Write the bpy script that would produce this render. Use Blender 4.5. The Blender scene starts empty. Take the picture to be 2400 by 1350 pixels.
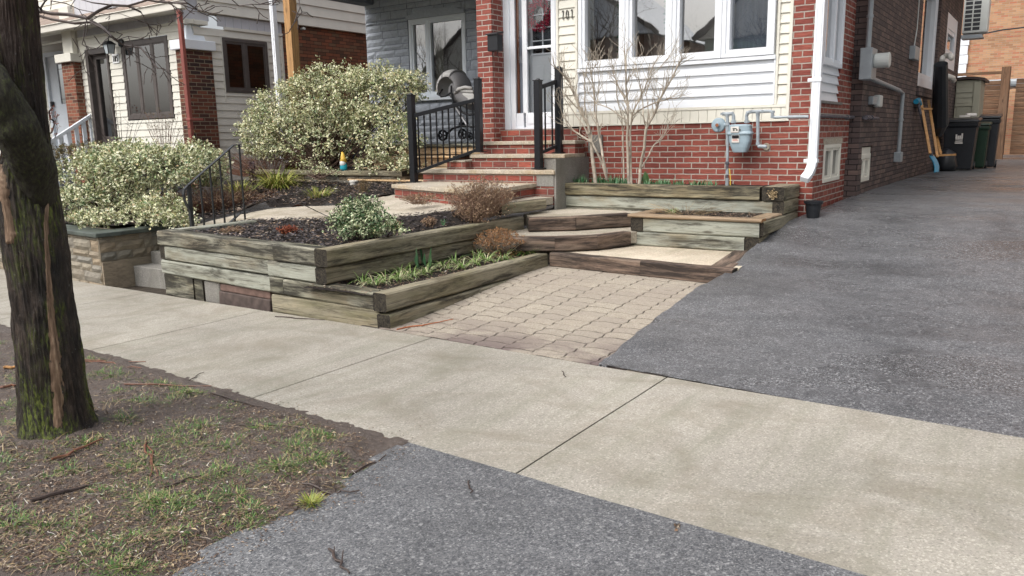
import bpy, math, random
from mathutils import Vector, Matrix, noise
R=math.radians
random.seed(7)
scn=bpy.context.scene
COL=scn.collection
V=Vector
# ---------------------------------------------------------------- camera
F_,PITCH,ROLL,YAW,HC=1850.7,.18878,-.019215,-.598794,1.55
_cy,_sy=math.cos(YAW),math.sin(YAW)
FW=V((_sy*math.cos(PITCH),_cy*math.cos(PITCH),-math.sin(PITCH)))
_rt=V((_cy,-_sy,0)); _up=_rt.cross(FW)
RT=_rt*math.cos(ROLL)+_up*math.sin(ROLL)
UP=_up*math.cos(ROLL)-_rt*math.sin(ROLL)
CAM=V((0,0,HC))
cd=bpy.data.cameras.new('camera'); co=bpy.data.objects.new('camera',cd); COL.objects.link(co)
cd.sensor_width=36; cd.lens=36*F_/2400; cd.clip_start=.05; cd.clip_end=400
m=Matrix((RT,UP,-FW)).transposed().to_4x4(); m.translation=CAM; co.matrix_world=m
scn.camera=co
# a viewing direction of the photograph, cut with a real plane of the place
def ray(x,y): return FW+RT*((x-1200)/F_)-UP*((y-675)/F_)
def onY(x,y,Y): d=ray(x,y); return CAM+d*(Y/d.y)
def onX(x,y,X): d=ray(x,y); return CAM+d*(X/d.x)
def onZ(x,y,Z): d=ray(x,y); return CAM+d*((Z-HC)/d.z)
def onpl(x,y,a,b,c): d=ray(x,y); return CAM+d*((c-HC)/(d.z-a*d.x-b*d.y))
GA,GB=.028,-.001
def gz(x,y): return GA*x+GB*y
def onG(x,y): return onpl(x,y,GA,GB,0)
PFr=[onZ(*q) for q in ((470,540,.44),(500,532,.44),(580,519,.45),(700,516,.49),(790,517,.53),(880,514,.58),(1000,503,.64),(1090,489,.68),(1172,481,.70))]+[V((-5.86,8.62,.715)),V((-5.76,9.5,.715))]
PBk=[onZ(*q) for q in ((455,528,.43),(500,516,.44),(545,505,.47),(640,488,.53),(720,483,.56),(800,481,.60),(860,467,.67),(918,457,.72))]+[V((-8.5,10.2,.72)),V((-7,10.3,.72)),V((-5.75,10.3,.72))]
def pz(x,y):
    w=0;z=0
    for p in PFr+PBk:
        k=1/(((x-p.x)**2+(y-p.y)**2)**1.5+1e-4); w+=k; z+=k*p.z
    return z/w
def onS(x,y,zf,z=.5):
    for k in range(25):
        p=onZ(x,y,z); z=z*.5+zf(p.x,p.y)*.5
    return onZ(x,y,z)
def rnd(a,b): return random.uniform(a,b)
def n3(x,y=0,z=0): return noise.noise(V((x,y,z)))
# ---------------------------------------------------------------- objects
WL={}
def empty(name,loc,label,cat,group=None):
    o=bpy.data.objects.new(name,None); COL.objects.link(o); o.location=loc; o.empty_display_size=.1
    o['label']=label; o['category']=cat
    if group: o['group']=group
    WL[o.name]=V(loc); return o
class MB:
    def __init__(s): s.v=[];s.f=[];s.uv=[];s.mi=[]
    def add(s,vs,fs,uvs=None,mi=0):
        b=len(s.v); s.v+= [V(p) for p in vs]
        for i,f in enumerate(fs):
            s.f.append([b+k for k in f]); s.uv.append(uvs[i] if uvs else None); s.mi.append(mi)
    def box(s,a,b,mi=0):
        x0,y0,z0=a;x1,y1,z1=b
        if x0>x1:x0,x1=x1,x0
        if y0>y1:y0,y1=y1,y0
        if z0>z1:z0,z1=z1,z0
        s.hexa([(x0,y0,z0),(x1,y0,z0),(x1,y1,z0),(x0,y1,z0),(x0,y0,z1),(x1,y0,z1),(x1,y1,z1),(x0,y1,z1)],mi)
    def hexa(s,p,mi=0):
        s.add(p,[(3,2,1,0),(4,5,6,7),(0,1,5,4),(1,2,6,5),(2,3,7,6),(3,0,4,7)],mi=mi)
    def beam(s,a,b,w,h,up=(0,0,1),mi=0):     # bar from a to b, w sideways, h along up
        a=V(a);b=V(b);d=(b-a).normalized();u=V(up);sd=d.cross(u).normalized();u=sd.cross(d).normalized()
        sd=sd*w/2;u=u*h/2
        s.hexa([a-sd-u,a+sd-u,b+sd-u,b-sd-u,a-sd+u,a+sd+u,b+sd+u,b-sd+u],mi)
    def prism(s,pts,z0,z1,mi=0):             # vertical prism over ccw polygon; z may be function
        n=len(pts); f0=z0 if callable(z0) else (lambda x,y:z0); f1=z1 if callable(z1) else (lambda x,y:z1)
        vs=[(p[0],p[1],f0(p[0],p[1])) for p in pts]+[(p[0],p[1],f1(p[0],p[1])) for p in pts]
        s.add(vs,[tuple(range(n-1,-1,-1)),tuple(range(n,2*n))]+[(i,(i+1)%n,n+(i+1)%n,n+i) for i in range(n)],mi=mi)
    def tube(s,pts,r,sides=6,cap=True,mi=0,uvs=False):
        pts=[V(p) for p in pts]; n=len(pts)
        if not isinstance(r,(list,tuple)): r=[r]*n
        prev=None; rings=[]
        for i,p in enumerate(pts):
            d=(pts[min(i+1,n-1)]-pts[max(i-1,0)]).normalized()
            if prev is None:
                prev=d.orthogonal().normalized()
            prev=(prev-d*prev.dot(d)).normalized(); q=d.cross(prev)
            rings.append([p+(prev*math.cos(2*math.pi*k/sides)+q*math.sin(2*math.pi*k/sides))*r[i] for k in range(sides)])
        vs=[v for g in rings for v in g]; fs=[]
        for i in range(n-1):
            for k in range(sides):
                fs.append((i*sides+k,i*sides+(k+1)%sides,(i+1)*sides+(k+1)%sides,(i+1)*sides+k))
        if cap: fs+=[tuple(range(sides-1,-1,-1)),tuple(range((n-1)*sides,n*sides))]
        s.add(vs,fs,mi=mi)
    def lathe(s,c,prof,sides=20,axis='z',mi=0):
        vs=[];n=len(prof);c=V(c)
        for r,z in prof:
            for k in range(sides):
                a=2*math.pi*k/sides;x,y=r*math.cos(a),r*math.sin(a)
                vs.append(c+(V((x,y,z)) if axis=='z' else V((z,x,y)) if axis=='x' else V((y,z,x))))
        fs=[(i*sides+k,i*sides+(k+1)%sides,(i+1)*sides+(k+1)%sides,(i+1)*sides+k) for i in range(n-1) for k in range(sides)]
        fs+=[tuple(range(sides-1,-1,-1)),tuple(range((n-1)*sides,n*sides))]
        s.add(vs,fs,mi=mi)
    def grid(s,fn,nu,nv,mi=0,uvf=None):
        vs=[fn(i/nu,j/nv) for j in range(nv+1) for i in range(nu+1)]
        fs=[(j*(nu+1)+i,j*(nu+1)+i+1,(j+1)*(nu+1)+i+1,(j+1)*(nu+1)+i) for j in range(nv) for i in range(nu)]
        uv=None
        if uvf:
            q=[uvf(i/nu,j/nv) for j in range(nv+1) for i in range(nu+1)]; uv=[[q[k] for k in f] for f in fs]
        s.add(vs,fs,uv,mi)
    def leaf(s,p,d,nrm,L,W,mi=0,fold=.25):
        d=V(d).normalized(); sd=d.cross(V(nrm))
        if sd.length<1e-4: sd=d.orthogonal()
        sd=sd.normalized(); up=sd.cross(d); p=V(p)
        a=p; b=p+d*L*.5+sd*W/2+up*W*fold; c=p+d*L; e=p+d*L*.5-sd*W/2+up*W*fold; mid=p+d*L*.5
        s.add([a,b,c,e,mid],[(0,1,4),(1,2,4),(0,4,3),(3,4,2)],[[(0,0),(1,.5),(0,.5)],[(1,.5),(0,1),(0,.5)],[(0,0),(0,.5),(1,.5)],[(1,.5),(0,.5),(0,1)]],mi)
    def blade(s,p,d,L,W,droop,seg=3,mi=0):
        p=V(p);d=V(d).normalized();h=V((d.x,d.y,0));
        h=h.normalized() if h.length>1e-3 else V((1,0,0))
        sd=V((-h.y,h.x,0)); vs=[];cur=p.copy()
        for i in range(seg+1):
            t=i/seg; w=W*(1-t)**.7/2+.0005
            vs+=[cur-sd*w,cur+sd*w]
            dd=(d+V((0,0,-droop*(t+.2)))+h*droop*.4*t).normalized(); cur=cur+dd*L/seg
        s.add(vs,[(2*i,2*i+1,2*i+3,2*i+2) for i in range(seg)],mi=mi)
def build(name,mb,mats,parent=None,base=None,smooth=False,label=None):
    if not isinstance(mats,(list,tuple)): mats=[mats]
    if parent is not None: off=WL[parent.name]
    else: off=V(base) if base is not None else V((0,0,0))
    me=bpy.data.meshes.new(name); me.from_pydata([tuple(p-off) for p in mb.v],[],mb.f)
    for mt in mats: me.materials.append(mt)
    uvl=me.uv_layers.new(name='UVMap')
    vsw=mb.v
    for pi,pl in enumerate(me.polygons):
        pl.material_index=mb.mi[pi]; pl.use_smooth=smooth
        u=mb.uv[pi]
        if u:
            for k,li in enumerate(pl.loop_indices): uvl.data[li].uv=u[k]
        else:
            nn=pl.normal
            if abs(nn.z)>.75:
                for li in pl.loop_indices:
                    p=vsw[me.loops[li].vertex_index]; uvl.data[li].uv=(p.x,p.y)
            else:
                t=V((-nn.y,nn.x,0)).normalized()
                for li in pl.loop_indices:
                    p=vsw[me.loops[li].vertex_index]; uvl.data[li].uv=(p.dot(t),p.z)
    o=bpy.data.objects.new(name,me); COL.objects.link(o)
    if parent is not None: o.parent=parent; o.location=(0,0,0); WL[o.name]=off
    else: o.location=off; WL[o.name]=off
    if label: o['label']=label
    return o
def top(name,mb,mats,base,label,cat,group=None,smooth=False):
    o=build(name,mb,mats,None,base,smooth); o['label']=label;o['category']=cat
    if group:o['group']=group
    return o
def struct(name,mb,mats,kind='structure',smooth=False):
    o=build(name,mb,mats,None,(0,0,0),smooth); o['kind']=kind; return o
def bevel(o,w=.006,seg=2):
    md=o.modifiers.new('bevel','BEVEL'); md.width=w; md.segments=seg; md.limit_method='ANGLE'; md.angle_limit=R(40); return o
def copies(root,loc,rz=0,label=None):
    r=root.copy(); COL.objects.link(r); r.location=loc; r.rotation_euler=(0,0,rz)
    if label:r['label']=label
    for c in root.children:
        q=c.copy(); COL.objects.link(q); q.parent=r
        for g in c.children:
            w=g.copy(); COL.objects.link(w); w.parent=q
    return r
# plane frame: o origin, u horizontal direction, n outward normal
class PL:
    def __init__(s,o,u,n): s.o=V(o);s.u=V(u);s.n=V(n)
    def p(s,u,z,d=0): q=s.o+s.u*u+s.n*d; return V((q.x,q.y,z))
    def box(s,mb,u0,u1,z0,z1,d0,d1,mi=0):
        a=s.p
        if u0>u1:u0,u1=u1,u0
        if z0>z1:z0,z1=z1,z0
        mb.hexa([a(u0,z0,d1),a(u1,z0,d1),a(u1,z0,d0),a(u0,z0,d0),a(u0,z1,d1),a(u1,z1,d1),a(u1,z1,d0),a(u0,z1,d0)],mi) if s.rh() else \
        mb.hexa([a(u1,z0,d1),a(u0,z0,d1),a(u0,z0,d0),a(u1,z0,d0),a(u1,z1,d1),a(u0,z1,d1),a(u0,z1,d0),a(u1,z1,d0)],mi)
    def rh(s): return s.n.cross(s.u).z>0
    def quad(s,mb,u0,u1,z0,z1,d,mi=0):
        a=s.p; q=[a(u0,z0,d),a(u1,z0,d),a(u1,z1,d),a(u0,z1,d)]
        if not s.rh(): q=q[::-1]
        mb.add(q,[(0,1,2,3)],mi=mi)
def holes_cells(u0,u1,z0,z1,holes):
    us=sorted({u0,u1,*[min(max(h[i],u0),u1) for h in holes for i in(0,1)]})
    zs=sorted({z0,z1,*[min(max(h[i],z0),z1) for h in holes for i in(2,3)]})
    for i in range(len(us)-1):
        for j in range(len(zs)-1):
            cu,cz=(us[i]+us[i+1])/2,(zs[j]+zs[j+1])/2
            if us[i+1]-us[i]<1e-4 or zs[j+1]-zs[j]<1e-4: continue
            if any(h[0]<cu<h[1] and h[2]<cz<h[3] for h in holes): continue
            yield us[i],us[i+1],zs[j],zs[j+1]
def wall(mb,pl,u0,u1,z0,z1,th,holes=()):
    for c in holes_cells(u0,u1,z0,z1,holes): pl.box(mb,c[0],c[1],c[2],c[3],-th,0)
def siding(mb,pl,u0,u1,z0,z1,pitch,dep=.014,holes=(),lip=.35):
    z=z0
    while z<z1-1e-4:
        zt=min(z+pitch,z1)
        for a,b,c,d in holes_cells(u0,u1,z,zt,holes):
            f=lambda q:dep*(1-(q-z)/pitch)+.002
            P=pl.p
            vs=[P(a,c,0),P(b,c,0),P(b,c,f(c)),P(a,c,f(c)),P(a,d,f(d)),P(b,d,f(d))]
            fs=[(0,1,2,3),(3,2,5,4)]
            if not pl.rh(): fs=[g[::-1] for g in fs]
            mb.add(vs,fs)
        z=zt
def ashlar(mb,pl,u0,u1,z0,z1,hs,ws,joint=.012,dep=.03,holes=()):
    z=z0
    while z<z1-.02:
        h=min(rnd(*hs),z1-z)
        if z1-z-h<.04: h=z1-z
        u=u0-rnd(0,.2)
        while u<u1:
            w=rnd(*ws); a=max(u,u0);b=min(u+w,u1)
            if b-a>.03:
                for (p,q,r_,t) in holes_cells(a,b,z,z+h,holes):
                    if q-p<.03 or t-r_<.02: continue
                    j=joint/2; d=dep*rnd(.55,1); P=pl.p
                    k=3; nu=max(2,int((q-p)/.07)); nv=max(2,int((t-r_)/.05)); sd=rnd(0,99)
                    def fn(i,jv,p=p,q=q,r_=r_,t=t,d=d,sd=sd):
                        uu=p+j+(q-p-2*j)*i; zz=r_+j+(t-r_-2*j)*jv
                        e=min(i,1-i)*(q-p)/.02; g=min(jv,1-jv)*(t-r_)/.02; e=min(1,e,g)
                        return P(uu+(.006*n3(zz*20,sd) if e<1 else 0),zz+(.006*n3(uu*14,sd,3) if e<1 else 0),(d+.012*n3(uu*12,zz*16,sd))*(.15+.85*e) )
                    b0=len(mb.f); mb.grid(fn,nu,nv)
                    if not pl.rh():
                        for x in range(b0,len(mb.f)): mb.f[x]=mb.f[x][::-1]
            u+=w
        z+=h
# ---------------------------------------------------------------- materials
class NT:
    def __init__(s,name,rough=.7,spec=.3):
        s.m=bpy.data.materials.new(name); s.m.use_nodes=True; s.t=s.m.node_tree; s.N=s.t.nodes; s.L=s.t.links
        s.b=s.N['Principled BSDF']; s.b.inputs['Roughness'].default_value=rough; s.b.inputs['Specular IOR Level'].default_value=spec
        s.tc=s.N.new('ShaderNodeTexCoord')
    def set(s,sock,val):
        if hasattr(val,'is_output') or isinstance(val,bpy.types.NodeSocket): s.L.new(val,sock)
        elif isinstance(val,(tuple,list)) and len(val)==3 and sock.type=='RGBA': sock.default_value=(*val,1)
        else: sock.default_value=val
    def new(s,t,**k):
        n=s.N.new(t)
        for a,v in k.items(): setattr(n,a,v)
        return n
    def obj(s): return s.tc.outputs['Object']
    def uv(s): return s.tc.outputs['UV']
    def map(s,vec,scale=(1,1,1),loc=(0,0,0),rot=(0,0,0)):
        n=s.new('ShaderNodeMapping'); s.L.new(vec,n.inputs[0]); s.set(n.inputs['Scale'],scale);s.set(n.inputs['Location'],loc); n.inputs['Rotation'].default_value=rot; return n.outputs[0]
    def noise(s,vec,scale,detail=4,rough=.55,dist=0):
        n=s.new('ShaderNodeTexNoise'); s.L.new(vec,n.inputs['Vector']); n.inputs['Scale'].default_value=scale;n.inputs['Detail'].default_value=detail;n.inputs['Roughness'].default_value=rough;n.inputs['Distortion'].default_value=dist; return n.outputs['Fac']
    def vor(s,vec,scale,out='Color',feat='F1',rand=1):
        n=s.new('ShaderNodeTexVoronoi',feature=feat); s.L.new(vec,n.inputs['Vector']); n.inputs['Scale'].default_value=scale; n.inputs['Randomness'].default_value=rand; return n.outputs[out]
    def ramp(s,fac,stops,interp='LINEAR'):
        n=s.new('ShaderNodeValToRGB'); s.L.new(fac,n.inputs[0]); e=n.color_ramp; e.interpolation=interp
        while len(e.elements)<len(stops): e.elements.new(.5)
        for q,(p,c) in zip(e.elements,stops):
            q.position=p; q.color=(*c,1) if isinstance(c,(tuple,list)) else (c,c,c,1)
        return n.outputs[0]
    def mix(s,fac,a,b,mode='MIX'):
        n=s.new('ShaderNodeMix',data_type='RGBA',blend_type=mode); s.set(n.inputs[0],fac); s.set(n.inputs[6],a); s.set(n.inputs[7],b); return n.outputs[2]
    def math(s,op,a,b=0,c=0):
        n=s.new('ShaderNodeMath',operation=op); s.set(n.inputs[0],a); s.set(n.inputs[1],b); s.set(n.inputs[2],c); return n.outputs[0]
    def sep(s,vec): n=s.new('ShaderNodeSeparateXYZ'); s.L.new(vec,n.inputs[0]); return n.outputs
    def bw(s,c): n=s.new('ShaderNodeRGBToBW'); s.L.new(c,n.inputs[0]); return n.outputs[0]
    def rand(s): return s.new('ShaderNodeObjectInfo').outputs['Random']
    def island(s): return s.new('ShaderNodeNewGeometry').outputs['Random Per Island']
    def addrand(s,vec,k=37.):
        r=s.math('MULTIPLY',s.rand(),k); n=s.new('ShaderNodeVectorMath',operation='ADD'); s.L.new(vec,n.inputs[0]); s.L.new(r,n.inputs[1]); return n.outputs[0]
    def color(s,c): s.set(s.b.inputs['Base Color'],c); return s
    def rough(s,c): s.set(s.b.inputs['Roughness'],c); return s
    def bump(s,h,strength=.5,dist=.01):
        n=s.new('ShaderNodeBump'); n.inputs['Strength'].default_value=strength; n.inputs['Distance'].default_value=dist; s.L.new(h,n.inputs['Height']); s.L.new(n.outputs[0],s.b.inputs['Normal']); return s
def plain(name,c,rough=.5,var=.12,sc=6,spec=.4,metal=0,bmp=.0):
    t=NT(name,rough,spec); f=t.noise(t.obj(),sc,5); lo=tuple(x*(1-var) for x in c); hi=tuple(min(1,x*(1+var)) for x in c)
    t.color(t.ramp(f,[(.3,lo),(.7,hi)])); t.b.inputs['Metallic'].default_value=metal
    if bmp: t.bump(t.noise(t.obj(),sc*12,4),bmp,.003)
    return t.m
def leafmat(name,stops,edge=None,rough=.45,trans=.15):
    t=NT(name,rough,.4); r=t.island(); c=t.ramp(r,stops,'CONSTANT' if len(stops)>2 else 'LINEAR')
    if edge:
        u=t.sep(t.uv())[0]; e=t.ramp(u,[(.25,0.),(.5,1.)]); k=t.math('MULTIPLY',t.bw(e),t.math('GREATER_THAN',t.math('FRACT',t.math('MULTIPLY',r,7.3)),.22))
        c=t.mix(k,c,edge)
    if edge:
        o_=t.noise(t.obj(),5.5,4,.65,.4); c=t.mix(t.ramp(o_,[(.52,0.),(.66,.6)]),c,(.18,.24,.10)); o2=t.noise(t.obj(),9,3); c=t.mix(t.ramp(o2,[(.56,0.),(.68,.5)]),c,(.50,.45,.18))
    t.color(c); t.b.inputs['Subsurface Weight'].default_value=0
    return t.m
# ground type materials
def asphalt(name,dark,mid,light,sc=95,rough=.62,big=.25):
    t=NT(name,rough,.35); o=t.obj()
    f=t.noise(o,sc*2.2,2,.6); g=t.noise(o,sc*.6,4,.65); cl=t.bw(t.vor(o,sc))
    a=t.math('ADD',t.math('MULTIPLY',f,.5),t.math('ADD',t.math('MULTIPLY',g,.3),t.math('MULTIPLY',cl,.25)))
    col=t.ramp(a,[(.38,dark),(.52,mid),(.68,tuple(x*1.5 for x in mid))])
    w1=t.bw(t.vor(o,sc*.9)); col=t.mix(t.ramp(w1,[(.78,0.),(.84,.7)]),col,light)
    w2=t.bw(t.vor(t.map(o,(1,1,1),(3,7,1)),sc*.8)); col=t.mix(t.ramp(w2,[(.24,.75),(.30,0.)]),col,dark)
    b=t.noise(o,.55,7,.7,.6); col=t.mix(1,col,t.ramp(b,[(.32,1-big),(.5,1),(.7,1+big*.35)]),'MULTIPLY'); b2=t.noise(t.map(o,(1,2.2,1)),2.4,6,.7); col=t.mix(1,col,t.ramp(b2,[(.35,1-big*.5),(.6,1.06)]),'MULTIPLY')
    m1=t.noise(o,42,3,.8); col=t.mix(1,col,t.ramp(m1,[(.32,.82),(.5,1),(.68,1.18)]),'MULTIPLY'); m2=t.bw(t.vor(o,78)); col=t.mix(t.ramp(m2,[(.85,0.),(.89,.55)]),col,light); m3=t.bw(t.vor(t.map(o,(1,1,1),(5,2,0)),70)); col=t.mix(t.ramp(m3,[(.19,.6),(.23,0.)]),col,dark)
    t.color(col); t.bump(a,.7,.005)
    t.rough(t.ramp(t.noise(t.map(o,(.5,1.4,1)),1.1,5),[(.35,rough-.2),(.65,rough+.12)]))
    return t
M={}
M['driveway']=asphalt('driveway_asphalt',(.040,.041,.045),(.130,.132,.138),(.38,.38,.385),160,.40,.42).m
M['apron']=asphalt('apron_asphalt',(.055,.058,.066),(.143,.145,.149),(.36,.36,.36),170,.62).m
def concrete(name,c,stain=(.22,.18,.12),sc=160,broom=False,fl=.38):
    t=NT(name,.75,.25); o=t.obj()
    f=t.noise(o,sc*1.8,2,.6); g=t.noise(o,sc*.5,4,.7); a=t.math('ADD',t.math('MULTIPLY',f,.5),t.math('MULTIPLY',g,.5))
    col=t.ramp(a,[(.32,tuple(x*.70 for x in c)),(.5,c),(.68,tuple(min(1,x*1.2) for x in c))])
    w1=t.bw(t.vor(o,sc*.8)); col=t.mix(t.ramp(w1,[(.72,0.),(.78,fl)]),col,tuple(min(.8,x*1.9) for x in c))
    w2=t.bw(t.vor(t.map(o,(1,1,1),(3,7,1)),sc*.7)); col=t.mix(t.ramp(w2,[(.20,fl),(.26,0.)]),col,tuple(x*.4 for x in c))
    st=t.noise(t.map(o,(1.1,1.7,1)),1.1,8,.7,.6); col=t.mix(t.ramp(st,[(.46,0.),(.68,.7)]),col,stain)
    gr=t.noise(t.map(o,(3.5,.5,1),(5,3,0)),1.6,7,.7,.3); col=t.mix(t.ramp(gr,[(.46,0.),(.72,.5)]),col,(c[0]*.55,c[1]*.60,c[2]*.50))
    wh=t.noise(o,.6,5); col=t.mix(1,col,t.ramp(wh,[(.3,.78),(.7,1.14)]),'MULTIPLY')
    t.color(col)
    h=a
    if broom:
        w=t.noise(t.map(o,(60,1.5,1)),1,2); h=t.math('ADD',a,t.math('MULTIPLY',w,.8))
    t.bump(h,.5,.003); return t.m
M['walk']=concrete('sidewalk_concrete',(.35,.325,.28),broom=True,stain=(.215,.19,.145))
M['walk2']=concrete('sidewalk_concrete_pale',(.42,.39,.335),stain=(.25,.23,.18),broom=True)
M['path']=concrete('path_concrete',(.45,.40,.33),sc=120)
M['tread']=concrete('step_concrete',(.44,.39,.32),stain=(.36,.24,.11),sc=90)
M['patch']=concrete('grey_cement',(.25,.24,.22),stain=(.15,.14,.12))
M['aggr']=concrete('landing_concrete',(.52,.44,.34),stain=(.62,.56,.46),sc=90)
def paver():
    t=NT('paver_concrete',.8,.2); o=t.obj()
    sp=t.bw(t.vor(o,120)); f=t.noise(o,170,3); a=t.math('ADD',t.math('MULTIPLY',sp,.5),t.math('MULTIPLY',f,.5))
    c=t.ramp(a,[(.2,(.22,.195,.16)),(.5,(.37,.325,.258)),(.8,(.50,.45,.385))])
    c=t.mix(t.ramp(t.island(),[(0,0.),(1,.5)]),c,(.27,.235,.20))
    d=t.noise(t.map(o,(.9,1.6,1)),1.6,6,.65,.5)
    y=t.sep(o)[1]; near=t.ramp(t.math('MULTIPLY',t.math('SUBTRACT',y,4.7),.8),[(.15,1.),(.85,0.)])
    k=t.math('MULTIPLY',t.bw(t.ramp(d,[(.40,0.),(.54,1.)])),t.bw(near)); c=t.mix(k,c,(.15,.115,.11))
    c=t.mix(t.ramp(t.noise(o,.9,5),[(.45,0.),(.7,.3)]),c,(.26,.21,.18))
    t.color(c); t.bump(a,.5,.004); return t.m
M['paver']=paver()
def soil(name,a,b,c,sc=26):
    t=NT(name,.85,.25); o=t.obj(); f=t.noise(o,sc,8,.7); g=t.noise(o,2.2,5)
    col=t.mix(g,t.ramp(f,[(.3,a),(.55,b),(.75,c)]),tuple(x*.7 for x in b)); t.color(col)
    t.bump(t.math('ADD',f,t.noise(o,sc*4,4)),.9,.02); t.rough(t.ramp(g,[(.35,.45),(.65,.9)])); return t.m
M['mud']=soil('bare_mud',(.10,.08,.068),(.21,.172,.15),(.37,.32,.275),45)
M['mulchsoil']=soil('dark_mulch_soil',(.012,.010,.009),(.038,.030,.026),(.09,.07,.055))
M['ground']=soil('ground_soil',(.03,.025,.02),(.08,.065,.05),(.14,.12,.09))
M['joint']=plain('joint_dirt',(.06,.05,.04),.9)
M['jointsand']=plain('joint_sand',(.055,.046,.036),.95,.3,40)
def brick(name,w,h,mort,c1,c2,c3,mc,rough=.8,stri=1,msize=.06,soot=None,bd=.012,off=.5):
    t=NT(name,rough,.25); uv=t.uv()
    b=t.new('ShaderNodeTexBrick'); b.offset=off
    wob=t.noise(uv,9,2); 
    vm=t.new('ShaderNodeVectorMath',operation='ADD'); t.L.new(uv,vm.inputs[0])
    cv=t.new('ShaderNodeCombineXYZ'); t.L.new(t.math('MULTIPLY',t.math('SUBTRACT',wob,.5),.012),cv.inputs[1]); t.L.new(t.math('MULTIPLY',t.math('SUBTRACT',wob,.5),.01),cv.inputs[0]); t.L.new(cv.outputs[0],vm.inputs[1])
    t.L.new(vm.outputs[0],b.inputs['Vector']); b.inputs['Scale'].default_value=1; b.inputs['Brick Width'].default_value=w; b.inputs['Row Height'].default_value=h
    b.inputs['Mortar Size'].default_value=mort; b.inputs['Mortar Smooth'].default_value=.25; b.inputs['Bias'].default_value=0
    b.inputs['Color1'].default_value=(0,0,0,1); b.inputs['Color2'].default_value=(1,1,1,1); b.inputs['Mortar'].default_value=(.5,.5,.5,1)
    rv=t.bw(b.outputs['Color']); body=t.ramp(rv,[(0,c1),(.5,c2),(1,c3)])
    st=t.noise(t.map(uv,(7,70,1)),1,5,.7,.6)
    body=t.mix(1,body,t.ramp(st,[(.3,1-.4*stri),(.7,1+.3*stri)]),'MULTIPLY')
    mn=t.noise(uv,30,4); mcol=t.ramp(mn,[(.3,tuple(x*.75 for x in mc)),(.7,mc)])
    fac=b.outputs['Fac']; c=t.mix(fac,body,mcol)
    if soot:
        g=t.noise(t.map(uv,(1.2,.7,1)),.9,6,.7); c=t.mix(t.ramp(g,[(.4,0.),(.7,soot[1])]),c,soot[0])
    t.color(c); hh=t.math('ADD',t.math('MULTIPLY',t.math('SUBTRACT',1,fac),1.),t.math('MULTIPLY',st,.55*stri)); t.bump(hh,.9,bd); return t.m
M['redbrick']=brick('rockface_red_brick',.236,.077,.008,(.20,.048,.036),(.27,.066,.048),(.35,.10,.07),(.52,.47,.41),.6,1.1,soot=((.12,.05,.042),.32))
M['stepbrick']=brick('step_red_brick',.23,.092,.008,(.165,.045,.037),(.235,.062,.048),(.36,.095,.065),(.36,.32,.27),.65,1.2,soot=((.11,.06,.05),.5))
M['darkbrick']=brick('old_brown_brick',.235,.076,.006,(.080,.060,.058),(.125,.090,.082),(.185,.13,.112),(.018,.017,.018),.75,.4,soot=((.045,.040,.044),.65),bd=.008)
M['tanbrick']=brick('tan_brick',.25,.08,.007,(.34,.18,.10),(.50,.30,.17),(.44,.17,.10),(.42,.33,.25),.85,.2,bd=.004)
M['rustbrick']=brick('rust_brick',.24,.08,.005,(.10,.055,.035),(.24,.085,.045),(.16,.10,.06),(.03,.024,.02),.8,.25)
M['pierbrick']=brick('pier_brick',.24,.08,.008,(.045,.03,.028),(.12,.045,.032),(.20,.075,.045),(.30,.24,.17),.8,.3)
M['pierbrick2']=brick('pier_brick_red',.24,.08,.008,(.09,.04,.03),(.22,.075,.045),(.28,.10,.06),(.34,.28,.2),.8,.3)
def greystone():
    t=NT('painted_grey_stone',.6,.35); o=t.obj(); f=t.noise(o,22,6,.7); c=t.mix(1,(.42,.455,.51),t.ramp(f,[(.3,.82),(.7,1.12)]),'MULTIPLY')
    c=t.mix(t.ramp(t.island(),[(0,0.),(1,.25)]),c,(.31,.34,.39)); t.color(c); t.bump(f,.6,.012); return t.m
M['greystone']=greystone()
M['greyjoint']=plain('painted_grey_mortar',(.17,.185,.215),.7)
def tanstone():
    t=NT('ledge_stone',.75,.3); o=t.obj(); r=t.island(); f=t.noise(t.map(o,(1,1,3)),9,7,.7)
    c=t.ramp(r,[(0,(.27,.23,.17)),(.3,(.36,.28,.19)),(.5,(.24,.225,.19)),(.7,(.32,.28,.215)),(.9,(.20,.195,.175)),(1,(.38,.32,.24))])
    c=t.mix(1,c,t.ramp(f,[(.3,.6),(.7,1.2)]),'MULTIPLY'); c=t.mix(t.ramp(t.noise(o,1.7,5),[(.4,0.),(.7,.5)]),c,(.13,.12,.09)); t.color(c); t.bump(f,.8,.015); return t.m
M['tanstone']=tanstone()
M['tanjoint']=plain('stone_mortar',(.20,.17,.125),.85,.3,9)
M['capstone']=plain('mossy_cap_stone',(.065,.078,.068),.55,.5,5,bmp=.6)
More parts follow.
